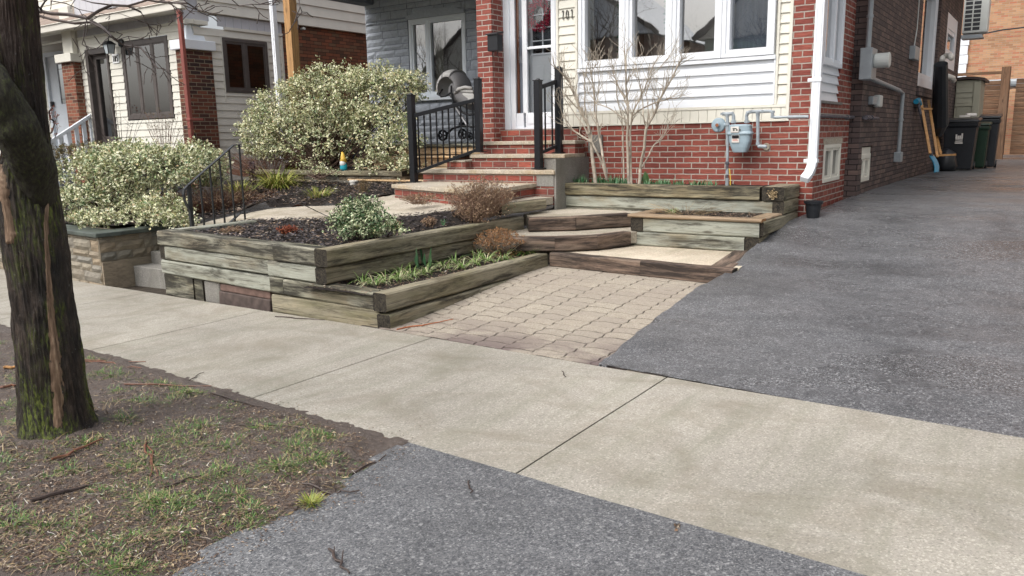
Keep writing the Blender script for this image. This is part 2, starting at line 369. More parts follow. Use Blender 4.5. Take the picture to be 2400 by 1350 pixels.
def timber(name,base,pale,pk,dark,dk,green,gk,end=False,rough=.75):
    t=NT(name,rough,.3); uv=t.addrand(t.uv())
    g=t.noise(t.map(uv,(1.3,26,1)),1,7,.75,.8); k=t.noise(t.map(uv,(3,7,1)),1.0,3,.5,1.5)
    c=t.ramp(g,[(.30,tuple(x*.32 for x in base)),(.48,base),(.68,tuple(min(1,x*1.5) for x in base))])
    p=t.noise(t.map(uv,(1.3,3.2,1),(9,2,0)),1.,6,.62); pm=t.math('MULTIPLY',t.bw(t.ramp(p,[(.5-.28*pk,0.),(.58-.2*pk,1.)])),t.bw(t.ramp(g,[(.3,.35),(.5,1.)])))
    c=t.mix(t.math('MULTIPLY',pm,min(1,pk*1.5)),c,pale)
    gn=t.noise(t.map(uv,(1.1,4,1),(3,11,0)),1.,6,.6); c=t.mix(t.ramp(gn,[(.56-.2*gk,0.),(.72-.2*gk,.75*min(1,gk*2))]),c,green)
    d=t.noise(t.map(uv,(1.3,10,1),(21,5,0)),1.,9,.74,.4); d=t.math('ADD',t.math('MULTIPLY',d,.72),t.math('MULTIPLY',g,.28)); c=t.mix(t.ramp(d,[(.57-.22*dk,0.),(.69-.22*dk,.92)]),c,dark)
    kn=t.vor(t.map(uv,(1.6,6,1)),1.,'Distance'); c=t.mix(t.ramp(kn,[(.06,.85),(.14,0.)]),c,tuple(x*.3 for x in base))
    cr=t.noise(t.map(uv,(.8,32,1),(2,2,0)),1,5,.7,1.4); c=t.mix(t.ramp(cr,[(.34,.85),(.42,0.)]),c,(.03,.026,.02))
    t.color(c); t.bump(t.math('ADD',g,t.math('MULTIPLY',cr,.8)),.8,.008); return t.m
TG=(.145,.14,.085)
M['tim_pale']=timber('weathered_pale_timber',(.25,.225,.165),(.36,.375,.32),.60,(.045,.04,.03),.36,TG,.25)
M['tim_mix']=timber('weathered_mixed_timber',(.25,.215,.15),(.345,.355,.295),.38,(.022,.02,.016),.66,TG,.45)
M['tim_dark']=timber('weathered_dark_timber',(.26,.215,.13),(.36,.36,.27),.2,(.020,.018,.015),.62,(.15,.145,.07),.35)
M['tim_green']=timber('mossy_timber',(.25,.215,.145),(.38,.37,.29),.2,(.035,.030,.022),.42,(.17,.16,.085),.40)
M['tim_step']=timber('railway_sleeper',(.20,.14,.105),(.34,.30,.23),.1,(.022,.017,.015),.66,(.06,.045,.03),.2)
M['tim_cap']=timber('brown_cap_board',(.27,.195,.125),(.4,.35,.28),.1,(.05,.04,.03),.12,(.16,.13,.06),.1)
M['tim_fence']=timber('fence_board',(.17,.095,.055),(.3,.22,.16),.1,(.05,.03,.02),.3,(.09,.07,.04),.1)
M['tim_porch']=timber('worn_tan_step_wood',(.52,.36,.20),(.62,.5,.36),.3,(.16,.09,.05),.22,(.3,.22,.12),.1)
M['tim_post']=timber('cedar_post',(.42,.24,.105),(.4,.3,.2),.0,(.2,.11,.05),.1,(.3,.2,.1),.0)
def endgrain(name,c,hi):
    t=NT(name,.85,.2); o=t.addrand(t.obj()); f=t.noise(o,30,6,.7,1.5); t.color(t.ramp(f,[(.38,c),(.62,hi)])); t.bump(f,.9,.01); return t.m
M['end']=endgrain('dark_end_grain',(.014,.013,.012),(.07,.06,.045))
M['end_rot']=endgrain('orange_end_grain',(.16,.07,.03),(.48,.25,.11))
M['black']=plain('black_metal',(.010,.011,.014),.32,.2,30,.5)
M['oldblack']=plain('old_black_iron',(.018,.020,.021),.45,.4,20,.5)
M['white']=plain('white_vinyl',(.76,.79,.83),.4,.04,3)
M['trim']=plain('white_trim',(.74,.79,.84),.45,.05,3)
M['cream']=plain('cream_vinyl_siding',(.70,.68,.60),.5,.05,3)
M['beige']=plain('beige_vinyl_siding',(.66,.63,.56),.55,.05,3)
M['frieze']=plain('grey_white_soffit',(.52,.52,.55),.6,.05,3)
M['brownframe']=plain('brown_window_frame',(.085,.072,.066),.5)
M['galv']=plain('galvanised_grey',(.29,.32,.34),.45,.1,8,.5,.1)
M['metergrey']=plain('meter_grey_paint',(.27,.35,.40),.42,.12,6,.5)
M['pipe']=plain('grey_pipe',(.30,.34,.37),.45,.25,14,.5)
M['darkpipe']=plain('rusty_dark_pipe',(.09,.085,.10),.55,.5,25)
M['yellow']=plain('yellow_plastic',(.7,.5,.06),.5)
M['redspout']=plain('red_brown_downspout',(.24,.07,.055),.45,.15,4)
M['plastic_black']=plain('black_plastic',(.016,.018,.022),.4,.2,6)
M['plastic_green']=plain('dark_green_plastic',(.008,.026,.014),.4,.2,6)
M['shed']=plain('olive_shed_plastic',(.33,.32,.25),.6,.06,4)
M['shedroof']=plain('dark_brown_roof',(.06,.04,.035),.6)
M['blue']=plain('blue_plastic',(.012,.20,.33),.4)
M['woodorange']=plain('varnished_wood',(.42,.22,.08),.45,.25,14)
M['fabric']=plain('stroller_light_grey_fabric',(.62,.61,.59),.9,.08,60,.1)
M['fabric2']=plain('stroller_dark_grey_fabric',(.27,.265,.27),.95,.1,60,.1)
M['alu']=plain('brushed_aluminium',(.6,.6,.62),.3,.05,4,.5,.9)
M['acwhite']=plain('ac_casing',(.50,.52,.50),.45,.05,4)
M['stone_white']=plain('pale_ceramic',(.62,.60,.55),.5)
M['potblue']=plain('blue_grey_tub',(.16,.22,.27),.5)
M['shingle']=brick('roof_shingle',.3,.12,.006,(.26,.20,.165),(.30,.235,.195),(.34,.27,.22),(.15,.12,.10),.9,.2,bd=.006)
M['lampglass']=plain('frosted_glass',(.45,.5,.52),.2)
M['curtain']=plain('beige_curtain',(.42,.38,.28),.9,.1,4)
M['curtainw']=plain('grey_white_curtain',(.36,.40,.47),.9,.1,4)
M['dark']=plain('dark_interior',(.035,.037,.042),.8); M['bayroom']=plain('bay_room_wall',(.42,.38,.33),.9)
M['doorgrey']=plain('pale_grey_door',(.66,.69,.71),.55,.04,2)
M['woodtrim']=plain('brown_wood_trim',(.26,.10,.05),.5,.2,8)
M['redberry']=plain('red_berry_wreath',(.50,.02,.07),.5,.5,40)
M['wreathgrey']=plain('grey_dried_wreath',(.2,.19,.17),.8,.3,40)
M['plate']=plain('white_number_plate',(.85,.86,.86),.4,.02); M['paper']=plain('white_paper_tag',(.65,.62,.58),.6)
M['pink']=plain('red_print',(.55,.22,.18),.6)
M['ink']=plain('black_ink',(.015,.015,.018),.5)
M['numdark']=plain('dark_numeral',(.06,.058,.05),.5)
M['gnomey']=plain('yellow_hat',(.75,.48,.08),.5); M['gnomeb']=plain('turquoise_paint',(.02,.33,.42),.5); M['gnomew']=plain('white_beard_paint',(.7,.7,.68),.5)
def glass(name,k=.09,tint=(.75,.8,.85)):
    m_=bpy.data.materials.new(name); m_.use_nodes=True; t=m_.node_tree; N=t.nodes; N.clear()
    o=N.new('ShaderNodeOutputMaterial'); mx=N.new('ShaderNodeMixShader'); g=N.new('ShaderNodeBsdfGlossy'); g.inputs['Roughness'].default_value=.015
    tr=N.new('ShaderNodeBsdfTransparent'); tr.inputs[0].default_value=(*tint,1); fr=N.new('ShaderNodeFresnel'); fr.inputs[0].default_value=1.5
    a=N.new('ShaderNodeMath'); a.operation='MULTIPLY_ADD'; a.inputs[1].default_value=1.5; a.inputs[2].default_value=k
    tc=N.new('ShaderNodeTexCoord'); no=N.new('ShaderNodeTexNoise'); no.inputs['Scale'].default_value=1.3; bp=N.new('ShaderNodeBump'); bp.inputs['Strength'].default_value=.05; bp.inputs['Distance'].default_value=.03
    L=t.links; L.new(tc.outputs['Object'],no.inputs['Vector']); L.new(no.outputs[0],bp.inputs['Height']); L.new(bp.outputs[0],g.inputs['Normal'])
    L.new(fr.outputs[0],a.inputs[0]); L.new(a.outputs[0],mx.inputs[0]); L.new(tr.outputs[0],mx.inputs[1]); L.new(g.outputs[0],mx.inputs[2]); L.new(mx.outputs[0],o.inputs[0]); return m_
M['glass']=glass('window_glass',.32,(.88,.92,.96)); M['glassr']=glass('reflective_window_glass',.22,(.7,.75,.8)); M['glassmid']=glass('mid_window_glass',.19,(.55,.6,.66)); M['glassclear']=glass('clear_door_glass',.0,(.95,.96,.97)); M['glassdark']=glass('dark_window_glass',.06,(.35,.38,.4))
CR=(.90,.86,.60)
M['vari']=leafmat('variegated_leaf',[(0,(.20,.27,.11)),(.22,(.36,.41,.19)),(.40,(.64,.63,.40)),(.60,(.12,.19,.08)),(.80,(.55,.42,.25)),(.88,(.78,.77,.62))],CR)
M['vari2']=leafmat('variegated_leaf_dark',[(0,(.10,.18,.08)),(.5,(.18,.27,.13)),(.75,(.07,.13,.05)),(.9,(.30,.34,.20))],(.74,.74,.50))
M['greenleaf']=leafmat('dark_green_leaf',[(0,(.035,.085,.03)),(.5,(.06,.12,.04)),(.8,(.10,.15,.06))])
M['olive']=leafmat('olive_brown_foliage',[(0,(.12,.09,.03)),(.4,(.16,.13,.04)),(.7,(.09,.10,.03)),(.9,(.22,.13,.05))])
M['lili']=leafmat('yellow_green_blade',[(0,(.27,.30,.05)),(.4,(.36,.36,.09)),(.65,(.18,.25,.04)),(.85,(.42,.33,.14))])
M['liri']=leafmat('green_white_blade',[(0,(.13,.24,.05)),(.35,(.42,.46,.27)),(.6,(.20,.30,.08)),(.85,(.50,.45,.28))])
M['bulb']=leafmat('blue_green_bulb_leaf',[(0,(.05,.15,.06)),(.5,(.08,.20,.09)),(.8,(.12,.22,.10))])
M['grass']=leafmat('lawn_grass',[(0,(.06,.15,.03)),(.35,(.10,.20,.035)),(.55,(.16,.22,.06)),(.74,(.32,.27,.13)),(.92,(.42,.34,.18))])
M['straw']=leafmat('dry_straw',[(0,(.30,.22,.12)),(.5,(.20,.14,.07)),(.8,(.42,.33,.2))])
M['litter']=leafmat('leaf_litter',[(0,(.12,.075,.05)),(.35,(.20,.13,.085)),(.6,(.07,.05,.04)),(.8,(.34,.25,.17)),(.93,(.48,.40,.31)),(.98,(.6,.57,.5))])
M['chip']=leafmat('mulch_chip',[(0,(.035,.030,.034)),(.3,(.075,.064,.068)),(.55,(.13,.10,.085)),(.75,(.024,.020,.021)),(.88,(.26,.18,.12)),(.96,(.38,.31,.24))])
M['drybrown']=leafmat('dry_brown_flower',[(0,(.24,.15,.095)),(.35,(.17,.10,.075)),(.6,(.34,.23,.14)),(.85,(.46,.34,.21))])
M['dryorange']=leafmat('dry_orange_stem',[(0,(.30,.15,.06)),(.5,(.22,.11,.055)),(.8,(.40,.24,.11))])
M['redleaf']=leafmat('red_dry_leaf',[(0,(.24,.055,.025)),(.5,(.36,.11,.04)),(.8,(.13,.04,.03))])
M['purple']=leafmat('dark_purple_dry_leaf',[(0,(.045,.024,.032)),(.5,(.09,.045,.05)),(.8,(.12,.075,.07))])
M['twig']=plain('wet_twig_bark',(.055,.038,.032),.5,.35,20)
M['twigred']=plain('red_brown_twig',(.17,.075,.045),.5,.35,20)
M['shrubbark']=plain('pale_shrub_bark',(.37,.325,.265),.8,.3,14,.2,0,.4)
M['drystem']=plain('dry_brown_stem',(.24,.16,.11),.8,.35,20); M['stem']=plain('brown_stem',(.09,.055,.04),.8,.3,20)
# ================================================================ GROUND
def ghz(x,y):
    z=gz(x,y)-.06
    if y>6: z+= (min(y,9.5)-6)*.10
    return z
g=MB()
def gf(i,j):
    x=-70+140*i; y=-60+130*j; return V((x,y,(GA*max(-20,min(6,x)))-.07-.02))
g.grid(gf,70,65); struct('ground',g,M['ground'])
def near(x): return 2.784-.092*x
def far(x): return 4.6-.10*x if x>-5 else 5.10-.0783*(x+5)
# sidewalk slabs
def slab(mb,x0,x1,ins=.006,th=.12):
    nx=max(2,int((x1-x0)/.4)); a=x0+ins;b=x1-ins
    def fn(i,j):
        x=a+(b-a)*i; y0=near(x);y1=far(x); w=.012*n3(x*1.7,j*3); y=y0+(y1-y0)*j+(w if j in(0,1) else 0)
        return V((x,y,gz(x,y)+.004*n3(x*.8,y*.9)))
    mb.grid(fn,nx,4)
    for j in (0,1):
        for k in range(nx):
            p=fn(k/nx,j);q=fn((k+1)/nx,j); d=V((0,0,-th)); f=[p,q,q+d,p+d]
            mb.add(f if j==1 else f[::-1],[(0,1,2,3)])
    for i in(0,1):
        for k in range(4):
            p=fn(i,k/4);q=fn(i,(k+1)/4); d=V((0,0,-th)); f=[p,q,q+d,p+d]
            mb.add(f if i==0 else f[::-1],[(0,1,2,3)])
js=[-21.2,-18.8,-16.4,-14.0,-11.6,-9.2,-6.75,-4.27,-2.03,.38,2.8,5.2]
s1=MB()
for i in range(len(js)-1): slab(s1,js[i],js[i+1],.006)
struct('sidewalk',s1,M['walk'])
jn=MB(); jn.grid(lambda i,j:V((-22+28*i,near(-22+28*i)+.03+(far(-22+28*i)-near(-22+28*i)-.06)*j,gz(-22+28*i,4)-.035)),40,2)
struct('sidewalk_joint_fill',jn,M['joint'])
# near edge groove lines tooled in the slabs (edging strip)
# verge with organic border
def bdist(x,y):   # signed, + inside the verge (left of the asphalt apron edge)
    pts=APE
    best=1e9; side=1
    for (ax,ay),(bx,by) in zip(pts[:-1],pts[1:]):
        dx,dy=bx-ax,by-ay; t=max(0,min(1,((x-ax)*dx+(y-ay)*dy)/(dx*dx+dy*dy))); px_,py_=ax+dx*t,ay+dy*t
        d=math.hypot(x-px_,y-py_)
        if d<best: best=d; side=1 if (dx*(y-ay)-dy*(x-ax))>0 else -1
    return best*side
APE=[tuple(onG(*p)[:2]) for p in ((380,1500),(440,1350),(500,1300),(600,1245),(720,1195),(820,1150),(870,1100),(908,1076),(915,1064))]
_a=APE[-1]; 
APE.append((_a[0]+.05,near(_a[0])+.4)); 
def vgz(x,y):
    d=bdist(x,y)+.13*n3(x*2.6,y*2.6)+.07*n3(x*8,y*8)+.04*n3(x*23,y*23); e=near(x)-y
    h=.028+.024*n3(x*1.3,y*1.3,5)+.016*n3(x*6,y*6)+.010*n3(x*19,y*19)+.006*n3(x*37,y*37)
    k=max(0,min(1,(d+.03)/.20)); z=gz(x,y)-.03+ (h+.03)*k
    z-= .020*max(0,1-max(e,0)/.22)
    if e<.05: z=gz(x,y)+.004+.010*n3(x*3.3,y*7,2)+.014*n3(x*17,y*21,1)+.005+(e-.05)*.16-(.08 if bdist(x,y)<.02+.05*n3(x*6,y*6) else 0)
    r=math.hypot(x+4.76,y-2.14); z+=.05*max(0,1-r/.6)
    return z
vg=MB()
def vf(i,j):
    y=-1.5+6.3*j; x=-13.5+12*i; yy=min(y,near(x)+.07); return V((x,yy,vgz(x,yy)))
vg.grid(vf,420,220); struct('verge',vg,M['mud'],smooth=True)
ap=MB()
def apf(i,j):
    x=-5.5+11.5*i; y=-9+(near(x)+.01+9)*(1-(1-j)**2)
    d=bdist(x,y)
    return V((x,y,gz(x,0)-.002+.004*n3(x,j*7)-(.09 if d>.10 else 0)))
ap.grid(apf,150,150); struct('apron',ap,M['apron'],smooth=True)
rd=MB(); rd.grid(lambda i,j:V((-60+120*i,-9-7*j,GA*max(-20,min(6,-60+120*i))-.02)),30,4); struct('road',rd,M['apron'])
# paver patio
PX0,PX1=-4.92,-2.2
def pavz(x,y): 
    t=max(0,min(1,(y-4.8)/3.1)); return gz(x,y)+(.035-gz(x,7.9))*t*t*(3-2*t)+.003*n3(x*2,y*2)
pb=MB()
def pbf(i,j):
    x=PX0-.3+(PX1-PX0+.3)*i; y=far(x)+.0+(8.1-far(x))*j; return V((x,y,pavz(x,y)-.007))
pb.grid(pbf,24,30); struct('paver_bedding',pb,M['jointsand'])
pv=MB(); pw,ph=.29,.155
x=PX0-.05; c=0
while x<PX1+.1:
    y=far(x)+.0-( .5*ph if c%2 else 0)
    def wx(yy,xx): return .009*math.sin(2*math.pi*yy/ph+.4)
    def wy(xx,yy): return .013*math.sin(2*math.pi*(xx-PX0)/pw)
    while y<8.05:
        g_=.0045; gy_=.0105; ring=[]; x0,x1,y0,y1=x+g_,x+pw-g_,y+gy_,y+ph-gy_; n=5
        for k in range(n): ring.append((x0+(x1-x0)*k/n,y0))
        for k in range(n): ring.append((x1,y0+(y1-y0)*k/n))
        for k in range(n): ring.append((x1-(x1-x0)*k/n,y1))
        for k in range(n): ring.append((x0,y1-(y1-y0)*k/n))
        ring=[(a+wx(b,a),b+wy(a,b)) for a,b in ring]
        cx,cy=(x0+x1)/2,(y0+y1)/2
        if cy<7.97 and cy>far(cx)-.06:
            dz=.004*n3(cx*9,cy*9); m0=len(ring)
            ring=[(a,max(b,far(a)+.012)) for a,b in ring]
            inn=[(cx+(a-cx)*.98,cy+(b-cy)*.96) for a,b in ring]
            vs=[V((a,b,pavz(a,b)-.05)) for a,b in ring]+[V((a,b,pavz(a,b)-.004+dz)) for a,b in ring]+[V((a,b,pavz(a,b)+dz)) for a,b in inn]
            fs=[(k,(k+1)%m0,m0+(k+1)%m0,m0+k) for k in range(m0)]+[(m0+k,m0+(k+1)%m0,2*m0+(k+1)%m0,2*m0+k) for k in range(m0)]+[tuple(range(2*m0,3*m0))]
            pv.add(vs,fs)
        y+=ph
    x+=pw; c+=1
struct('paver_patio',pv,M['paver'])
# driveway
DZ=[(4.3,-.03),(4.8,.0),(5.6,.045),(6.6,.09),(7.6,.15),(8.4,.22),(9.2,.33),(10,.45),(10.6,.53),(11.5,.60),(13,.63),(16,.62),(21,.57),(27,.50),(40,.46)]
def dz_(y):
    for (a,p),(b,q) in zip(DZ[:-1],DZ[1:]):
        if y<=b: t=max(0,(y-a)/(b-a)); return p+(q-p)*t
    return DZ[-1][1]
def drz(x,y): 
    b=gz(x,y)*max(0,1-(y-4.7)/2) 
    return dz_(y)+b+.006*n3(x*.9,y*.9)
DLX=[(4.5,-2.52),(5,-2.60),(6,-2.66),(7,-2.70),(7.7,-2.66),(8.4,-2.72),(9,-2.74),(9.6,-2.78),(10.4,-2.60),(10.8,-2.45),(13,-2.35),(40,-2.35)]
def dlx(y):
    for (a,p),(b,q) in zip(DLX[:-1],DLX[1:]):
        if y<=b: t=max(0,(y-a)/(b-a)); return p+(q-p)*t
    return -2.35
dr=MB()
def df(i,j):
    t=j; y=4.62+ (34*t*t+1.6*t); 
    xl=dlx(y)+.035*n3(y*4,1)+.015*n3(y*17,2) if y<10.4 else dlx(y)
    x=xl+(6-xl)*(i**1.6)
    if j==0: y=far(x)+.012+.02*n3(x*5)
    y=max(y,far(x)+.012)
    z=drz(x,y)
    if i==0: z-=.05
    return V((x,y,z))
dr.grid(df,70,160); struct('driveway',dr,M['driveway'],smooth=True)
# soil terrain behind (garden side)
def bedz(x,y):
    if y<9.9: return pz(x,y)+.01+.05*max(0,min(1,(y-8)/1.9))
    return .98
# ================================================================ TIMBERS
def tim(parent,a,b,h=.165,w=.17,inn=(0,1,0),mat='tim_mix',end='end',name='timber',seed=None,rough=.005,em=None):
    """beam whose lower outer edge runs a->b, extends inward by w and up by h"""
    a=V(a);b=V(b);d=(b-a);L=d.length;d.normalize(); inn=V(inn); inn=(inn-d*inn.dot(d)).normalized(); up=d.cross(inn); 
    if up.z<0: up=-up
    sd=rnd(0,100); n=max(2,int(L/.07)); c=.014
    prof=[(c,0),(w-c,0),(w,c),(w,h-c),(w-c,h),(w*.5,h),(c,h),(0,h-c),(0,h*.66),(0,h*.33),(0,c)]
    per=[0]
    for k in range(len(prof)):
        p,q=prof[k],prof[(k+1)%len(prof)]; per.append(per[-1]+math.hypot(p[0]-q[0],p[1]-q[1]))
    mb=MB(); m=len(prof)
    def pt(i,k):
        t=i/n; p=prof[k%m]; x=t*L
        o=rough*(n3(x*2.3+sd,(k%m)*1.7)+.6*n3(x*9+sd,(k%m)*2.1,4)); 
        iu=1 if p[0]>w/2 else -1; iv=1 if p[1]>h/2 else -1
        ex=0
        if i in(0,n): ex=rough*n3(k%m*2.,sd)*1.2
        return a+d*(x+ex)+inn*(p[0]+o*iu*.8)+up*(p[1]-.001+o*iv*.45)
    vs=[pt(i,k) for i in range(n+1) for k in range(m)]
    fs=[];uv=[]
    for i in range(n):
        for k in range(m):
            fs.append((i*m+k,(i+1)*m+k,(i+1)*m+(k+1)%m,i*m+(k+1)%m))
            x0,x1=i/n*L,(i+1)/n*L; uv.append([(x0,per[k]),(x1,per[k]),(x1,per[k+1]),(x0,per[k+1])])
    mb.add(vs,fs,uv)
    mb.add([vs[k] for k in range(m)],[tuple(range(m))],mi=1); mb.add([vs[n*m+k] for k in range(m)],[tuple(range(m-1,-1,-1))],mi=1)
    # orientation check
    f=mb.f[0]; p0,p1,p2=(mb.v[f[0]],mb.v[f[1]],mb.v[f[2]]); cen=a+d*L/2+inn*w/2+up*h/2
    nn=(p1-p0).cross(p2-p0)
    if nn.dot(p0-cen)<0:
        mb.f=[x[::-1] for x in mb.f]; mb.uv=[u[::-1] if u else None for u in mb.uv]
    return build(name,mb,[M[mat],M[em or end]],parent)
# left raised planter ---------------------------------------------------
LP=empty('timber_planter',(-6.9,6.5,-.2),'long two tier planter of weathered timbers at the sidewalk with dark mulch and small shrubs','planter')
H=.172
def fy(x): return 5.41+( -.0611)*(x+8.86)   # front face line
z0=.035-.172*1   # reference: lower tier top at .2
T3=.53; T2=T3-H; T1=T2-H; T0=T1-H  # tops
def fpt(x,z,o=0): return (x,fy(x)+o,z)
# courses of the left front
XJ=-6.50
tim(LP,fpt(-8.84,T3-H),fpt(XJ-.03,T3-H-.015),H,.20,mat='tim_mix',end='end_rot')
tim(LP,fpt(-8.72,T2-H,.012),fpt(XJ-.15,T2-H,.012),H-.011,.18,mat='tim_pale')
tim(LP,(-8.84,fy(-8.84)+.02,T2-H),(-8.84,6.7,T2-H),H-.011,.115,inn=(1,0,0),mat='tim_pale')
tim(LP,fpt(-8.82,T1-H,.006),fpt(XJ-.12,T1-H-.01,.006),H-.010,.18,mat='tim_pale')
tim(LP,fpt(-8.80,T0-.27,.02),fpt(-8.18,T0-.27,.02),.267,.18,mat='tim_mix')
tim(LP,fpt(-8.16,T0-.27,.03),fpt(-7.99,T0-.27,.03),.26,.18,mat='tim_mix')
# right front
tim(LP,fpt(XJ+.0,T3-H,-.05),fpt(-5.84,T3-H,-.05),H,.20,mat='tim_mix')
tim(LP,fpt(XJ-.13,T2-H,-.03),fpt(-5.86,T2-H,-.03),H-.011,.18,mat='tim_pale')
tim(LP,fpt(XJ+.12,T1-H,-.04),fpt(-5.03,T1-H,-.04),H-.010,.18,mat='tim_mix')
tim(LP,fpt(XJ-.11,T1-H,-.035),fpt(XJ+.11,T1-H,-.035),H-.006,.17,mat='tim_mix')
tim(LP,fpt(XJ-.10,T0-H-.05,-.03),fpt(-4.98,T0-H-.02,-.03),H+.03,.18,mat='tim_green')
# upper side running back
tim(LP,(-5.66,fy(-5.7)-.045,T3-H),(-5.66,8.60,T3-H),H,.175,inn=(-1,0,0),mat='tim_green')
tim(LP,(-5.70,fy(-5.7)-.03,T2-H),(-5.70,8.55,T2-H),H-.011,.155,inn=(-1,0,0),mat='tim_green')
tim(LP,(-5.86,fy(-5.8)-.028,T2-H-.0),(-5.86,fy(-5.8)+.14,T2-H),H-.006,.15,inn=(1,0,0),mat='tim_dark') if False else None
tim(LP,(-5.66,8.0,T1-H),(-5.66,8.6,T1-H),H,.17,inn=(-1,0,0),mat='tim_dark')
# lower tier side
tim(LP,(-4.87,fy(-4.9)-.05,T1-H),(-4.87,7.90,T1-H),H,.165,inn=(-1,0,0),mat='tim_green')
tim(LP,(-4.84,fy(-4.9)-.04,T0-H-.02),(-4.84,7.88,T0-H),H-.005,.16,inn=(-1,0,0),mat='tim_green')
# left end side
tim(LP,(-8.84,fy(-8.84)+.2,T3-H),(-8.84,6.75,T3-H),H,.16,inn=(1,0,0),mat='tim_pale')
tim(LP,(-8.82,fy(-8.84)+.19,T1-H),(-8.82,6.72,T1-H),H,.16,inn=(1,0,0),mat='tim_pale')
# stone & brick showing through the gap in the bottom course
rb=MB(); rb.hexa([(-7.66,5.35,-.245),(-6.72,5.30,-.245),(-6.72,5.5,-.245),(-7.66,5.5,-.245),(-7.66,5.36,-.09),(-6.72,5.31,-.09),(-6.72,5.5,-.09),(-7.66,5.5,-.09)])
bevel(build('base_block',rb,plain('dark_red_block',(.075,.055,.048),.7,.4,12),LP),.012)
rb=MB(); rb.hexa([(-7.65,5.375,-.087),(-6.73,5.325,-.087),(-6.73,5.5,-.087),(-7.65,5.5,-.087),(-7.65,5.375,-.005),(-6.73,5.325,-.005),(-6.73,5.5,-.005),(-7.65,5.5,-.005)])
bevel(build('brick_course',rb,plain('pink_brick_course',(.15,.095,.078),.7,.3,12),LP),.01)
rb=MB(); rb.box((-7.97,5.39,-.26),(-7.68,5.5,-.0)); bevel(build('base_stone',rb,M['patch'],LP),.02)
rb=MB(); rb.box((-6.70,5.31,-.25),(-6.50,5.45,-.03)); bevel(build('base_stone',rb,M['patch'],LP),.02)
def bed(name,poly,zf,mat,parent=None,n=46,amp=.015,edge=0):
    xs=[p[0] for p in poly];ys=[p[1] for p in poly];x0,x1,y0,y1=min(xs),max(xs),min(ys),max(ys)
    def inside(x,y):
        c=False;j=len(poly)-1
        for i in range(len(poly)):
            xi,yi=poly[i][:2];xj,yj=poly[j][:2]
            if (yi>y)!=(yj>y) and x<(xj-xi)*(y-yi)/(yj-yi)+xi: c=not c
            j=i
        return c
    mb=MB(); nx=max(4,int((x1-x0)*n/3)); ny=max(4,int((y1-y0)*n/3)); idx={}
    for j in range(ny):
        for i in range(nx):
            cx=x0+(x1-x0)*(i+.5)/nx; cy=y0+(y1-y0)*(j+.5)/ny
            if not inside(cx,cy): continue
            f=[]
            for a,b in((0,0),(1,0),(1,1),(0,1)):
                k=(i+a,j+b)
                if k not in idx:
                    X=x0+(x1-x0)*k[0]/nx;Y=y0+(y1-y0)*k[1]/ny; idx[k]=len(mb.v); mb.v.append(V((X,Y,zf(X,Y)+amp*n3(X*5,Y*5,1)+amp*.7*n3(X*17,Y*17,2))))
                f.append(idx[k])
            mb.f.append(f);mb.uv.append(None);mb.mi.append(0)
    if parent is None: return struct(name,mb,mat,smooth=True),inside
    return build(name,mb,mat,parent,smooth=True),inside
def chips(mb,n,poly,inside,zf,L=(.02,.06),W=(.008,.02),lift=.012):
    xs=[p[0] for p in poly];ys=[p[1] for p in poly]; k=0
    while k<n:
        x=rnd(min(xs),max(xs));y=rnd(min(ys),max(ys)); 
        if not inside(x,y): 
            n-=.3; continue
        k+=1; a=rnd(0,6.28); mb.leaf((x,y,zf(x,y)+rnd(.002,lift)),(math.cos(a),math.sin(a),rnd(-.25,.35)),(rnd(-.5,.5),rnd(-.5,.5),1),rnd(*L),rnd(*W),fold=rnd(-.2,.4))
_e=PFr[1:10][::-1]
UPB=[(-8.70,5.58),(-6.5,5.42),(-5.80,5.38),(-5.80,8.6)]+[(p.x-.03,p.y+.06) for p in _e]+[(-8.70,6.8)]
def upz(x,y): 
    best=9;bz_=.5
    for p,q in zip(_e[:-1],_e[1:]):
        dx,dy=q.x-p.x,q.y-p.y; t=max(0,min(1,((x-p.x)*dx+(y-p.y)*dy)/(dx*dx+dy*dy))); d=math.hypot(x-p.x-dx*t,y-p.y-dy*t)
        if d<best: best=d; bz_=p.z+(q.z-p.z)*t
    k=max(0,1-best/.5); k=k*k*(3-2*k)
    return .475*(1-k)+k*max(.44,bz_+.006)
o,ins=bed('mulch_bed',UPB,upz,M['mulchsoil'],LP)
cm=MB(); chips(cm,6500,UPB,ins,upz,(.025,.08),(.010,.028),.035); oc=build('mulch',cm,M['chip'],LP); oc['kind']='stuff'
LOB=[(-6.0,5.2),(-5.03,5.28),(-5.03,7.95),(-5.66,7.95),(-5.70,5.35)]
LOB=[(-5.95,5.13),(-5.02,5.10),(-5.02,7.95),(-5.70,7.95),(-5.72,5.32)]
loz=lambda x,y:.155
o,ins=bed('lower_bed',LOB,loz,M['mulchsoil'],LP,amp=.012)
cm=MB(); chips(cm,1500,LOB,ins,loz,(.02,.06),(.006,.018),.02); oc=build('lower_mulch',cm,M['litter'],LP); oc['kind']='stuff'
# timber steps ------------------------------------------------------------
TS=empty('timber_steps',(-3.9,8.6,.03),'curved garden steps edged with dark railway sleepers and filled with beige concrete','steps')
def step(pts_px,z,back,mat='tim_step',h=.17,w=.15):
    pts=[onZ(x,y,z) for x,y in pts_px]
    for p,q in zip(pts[:-1],pts[1:]):
        tim(TS,(p.x,p.y,z-h),(q.x,q.y,z-h),h,w,mat=mat,rough=.009)
    return pts
A=step([(1288,592),(1500,612),(1716,632)],.20,8.9)
B=step([(1195,557),(1300,556),(1400,552),(1479,543)],.375,0)
C=step([(1239,511),(1350,508),(1479,500)],.545,0)
D=step([(1176,480),(1280,467)],.715,0,'tim_green',h=.13)
def fill(pts,back,z,name='step_fill',mat='aggr'):
    poly=[(p.x+.02,p.y+.13) for p in pts]+back
    mb=MB(); mb.prism(poly,z-.15,z-.012); return build(name,mb,M[mat],TS)
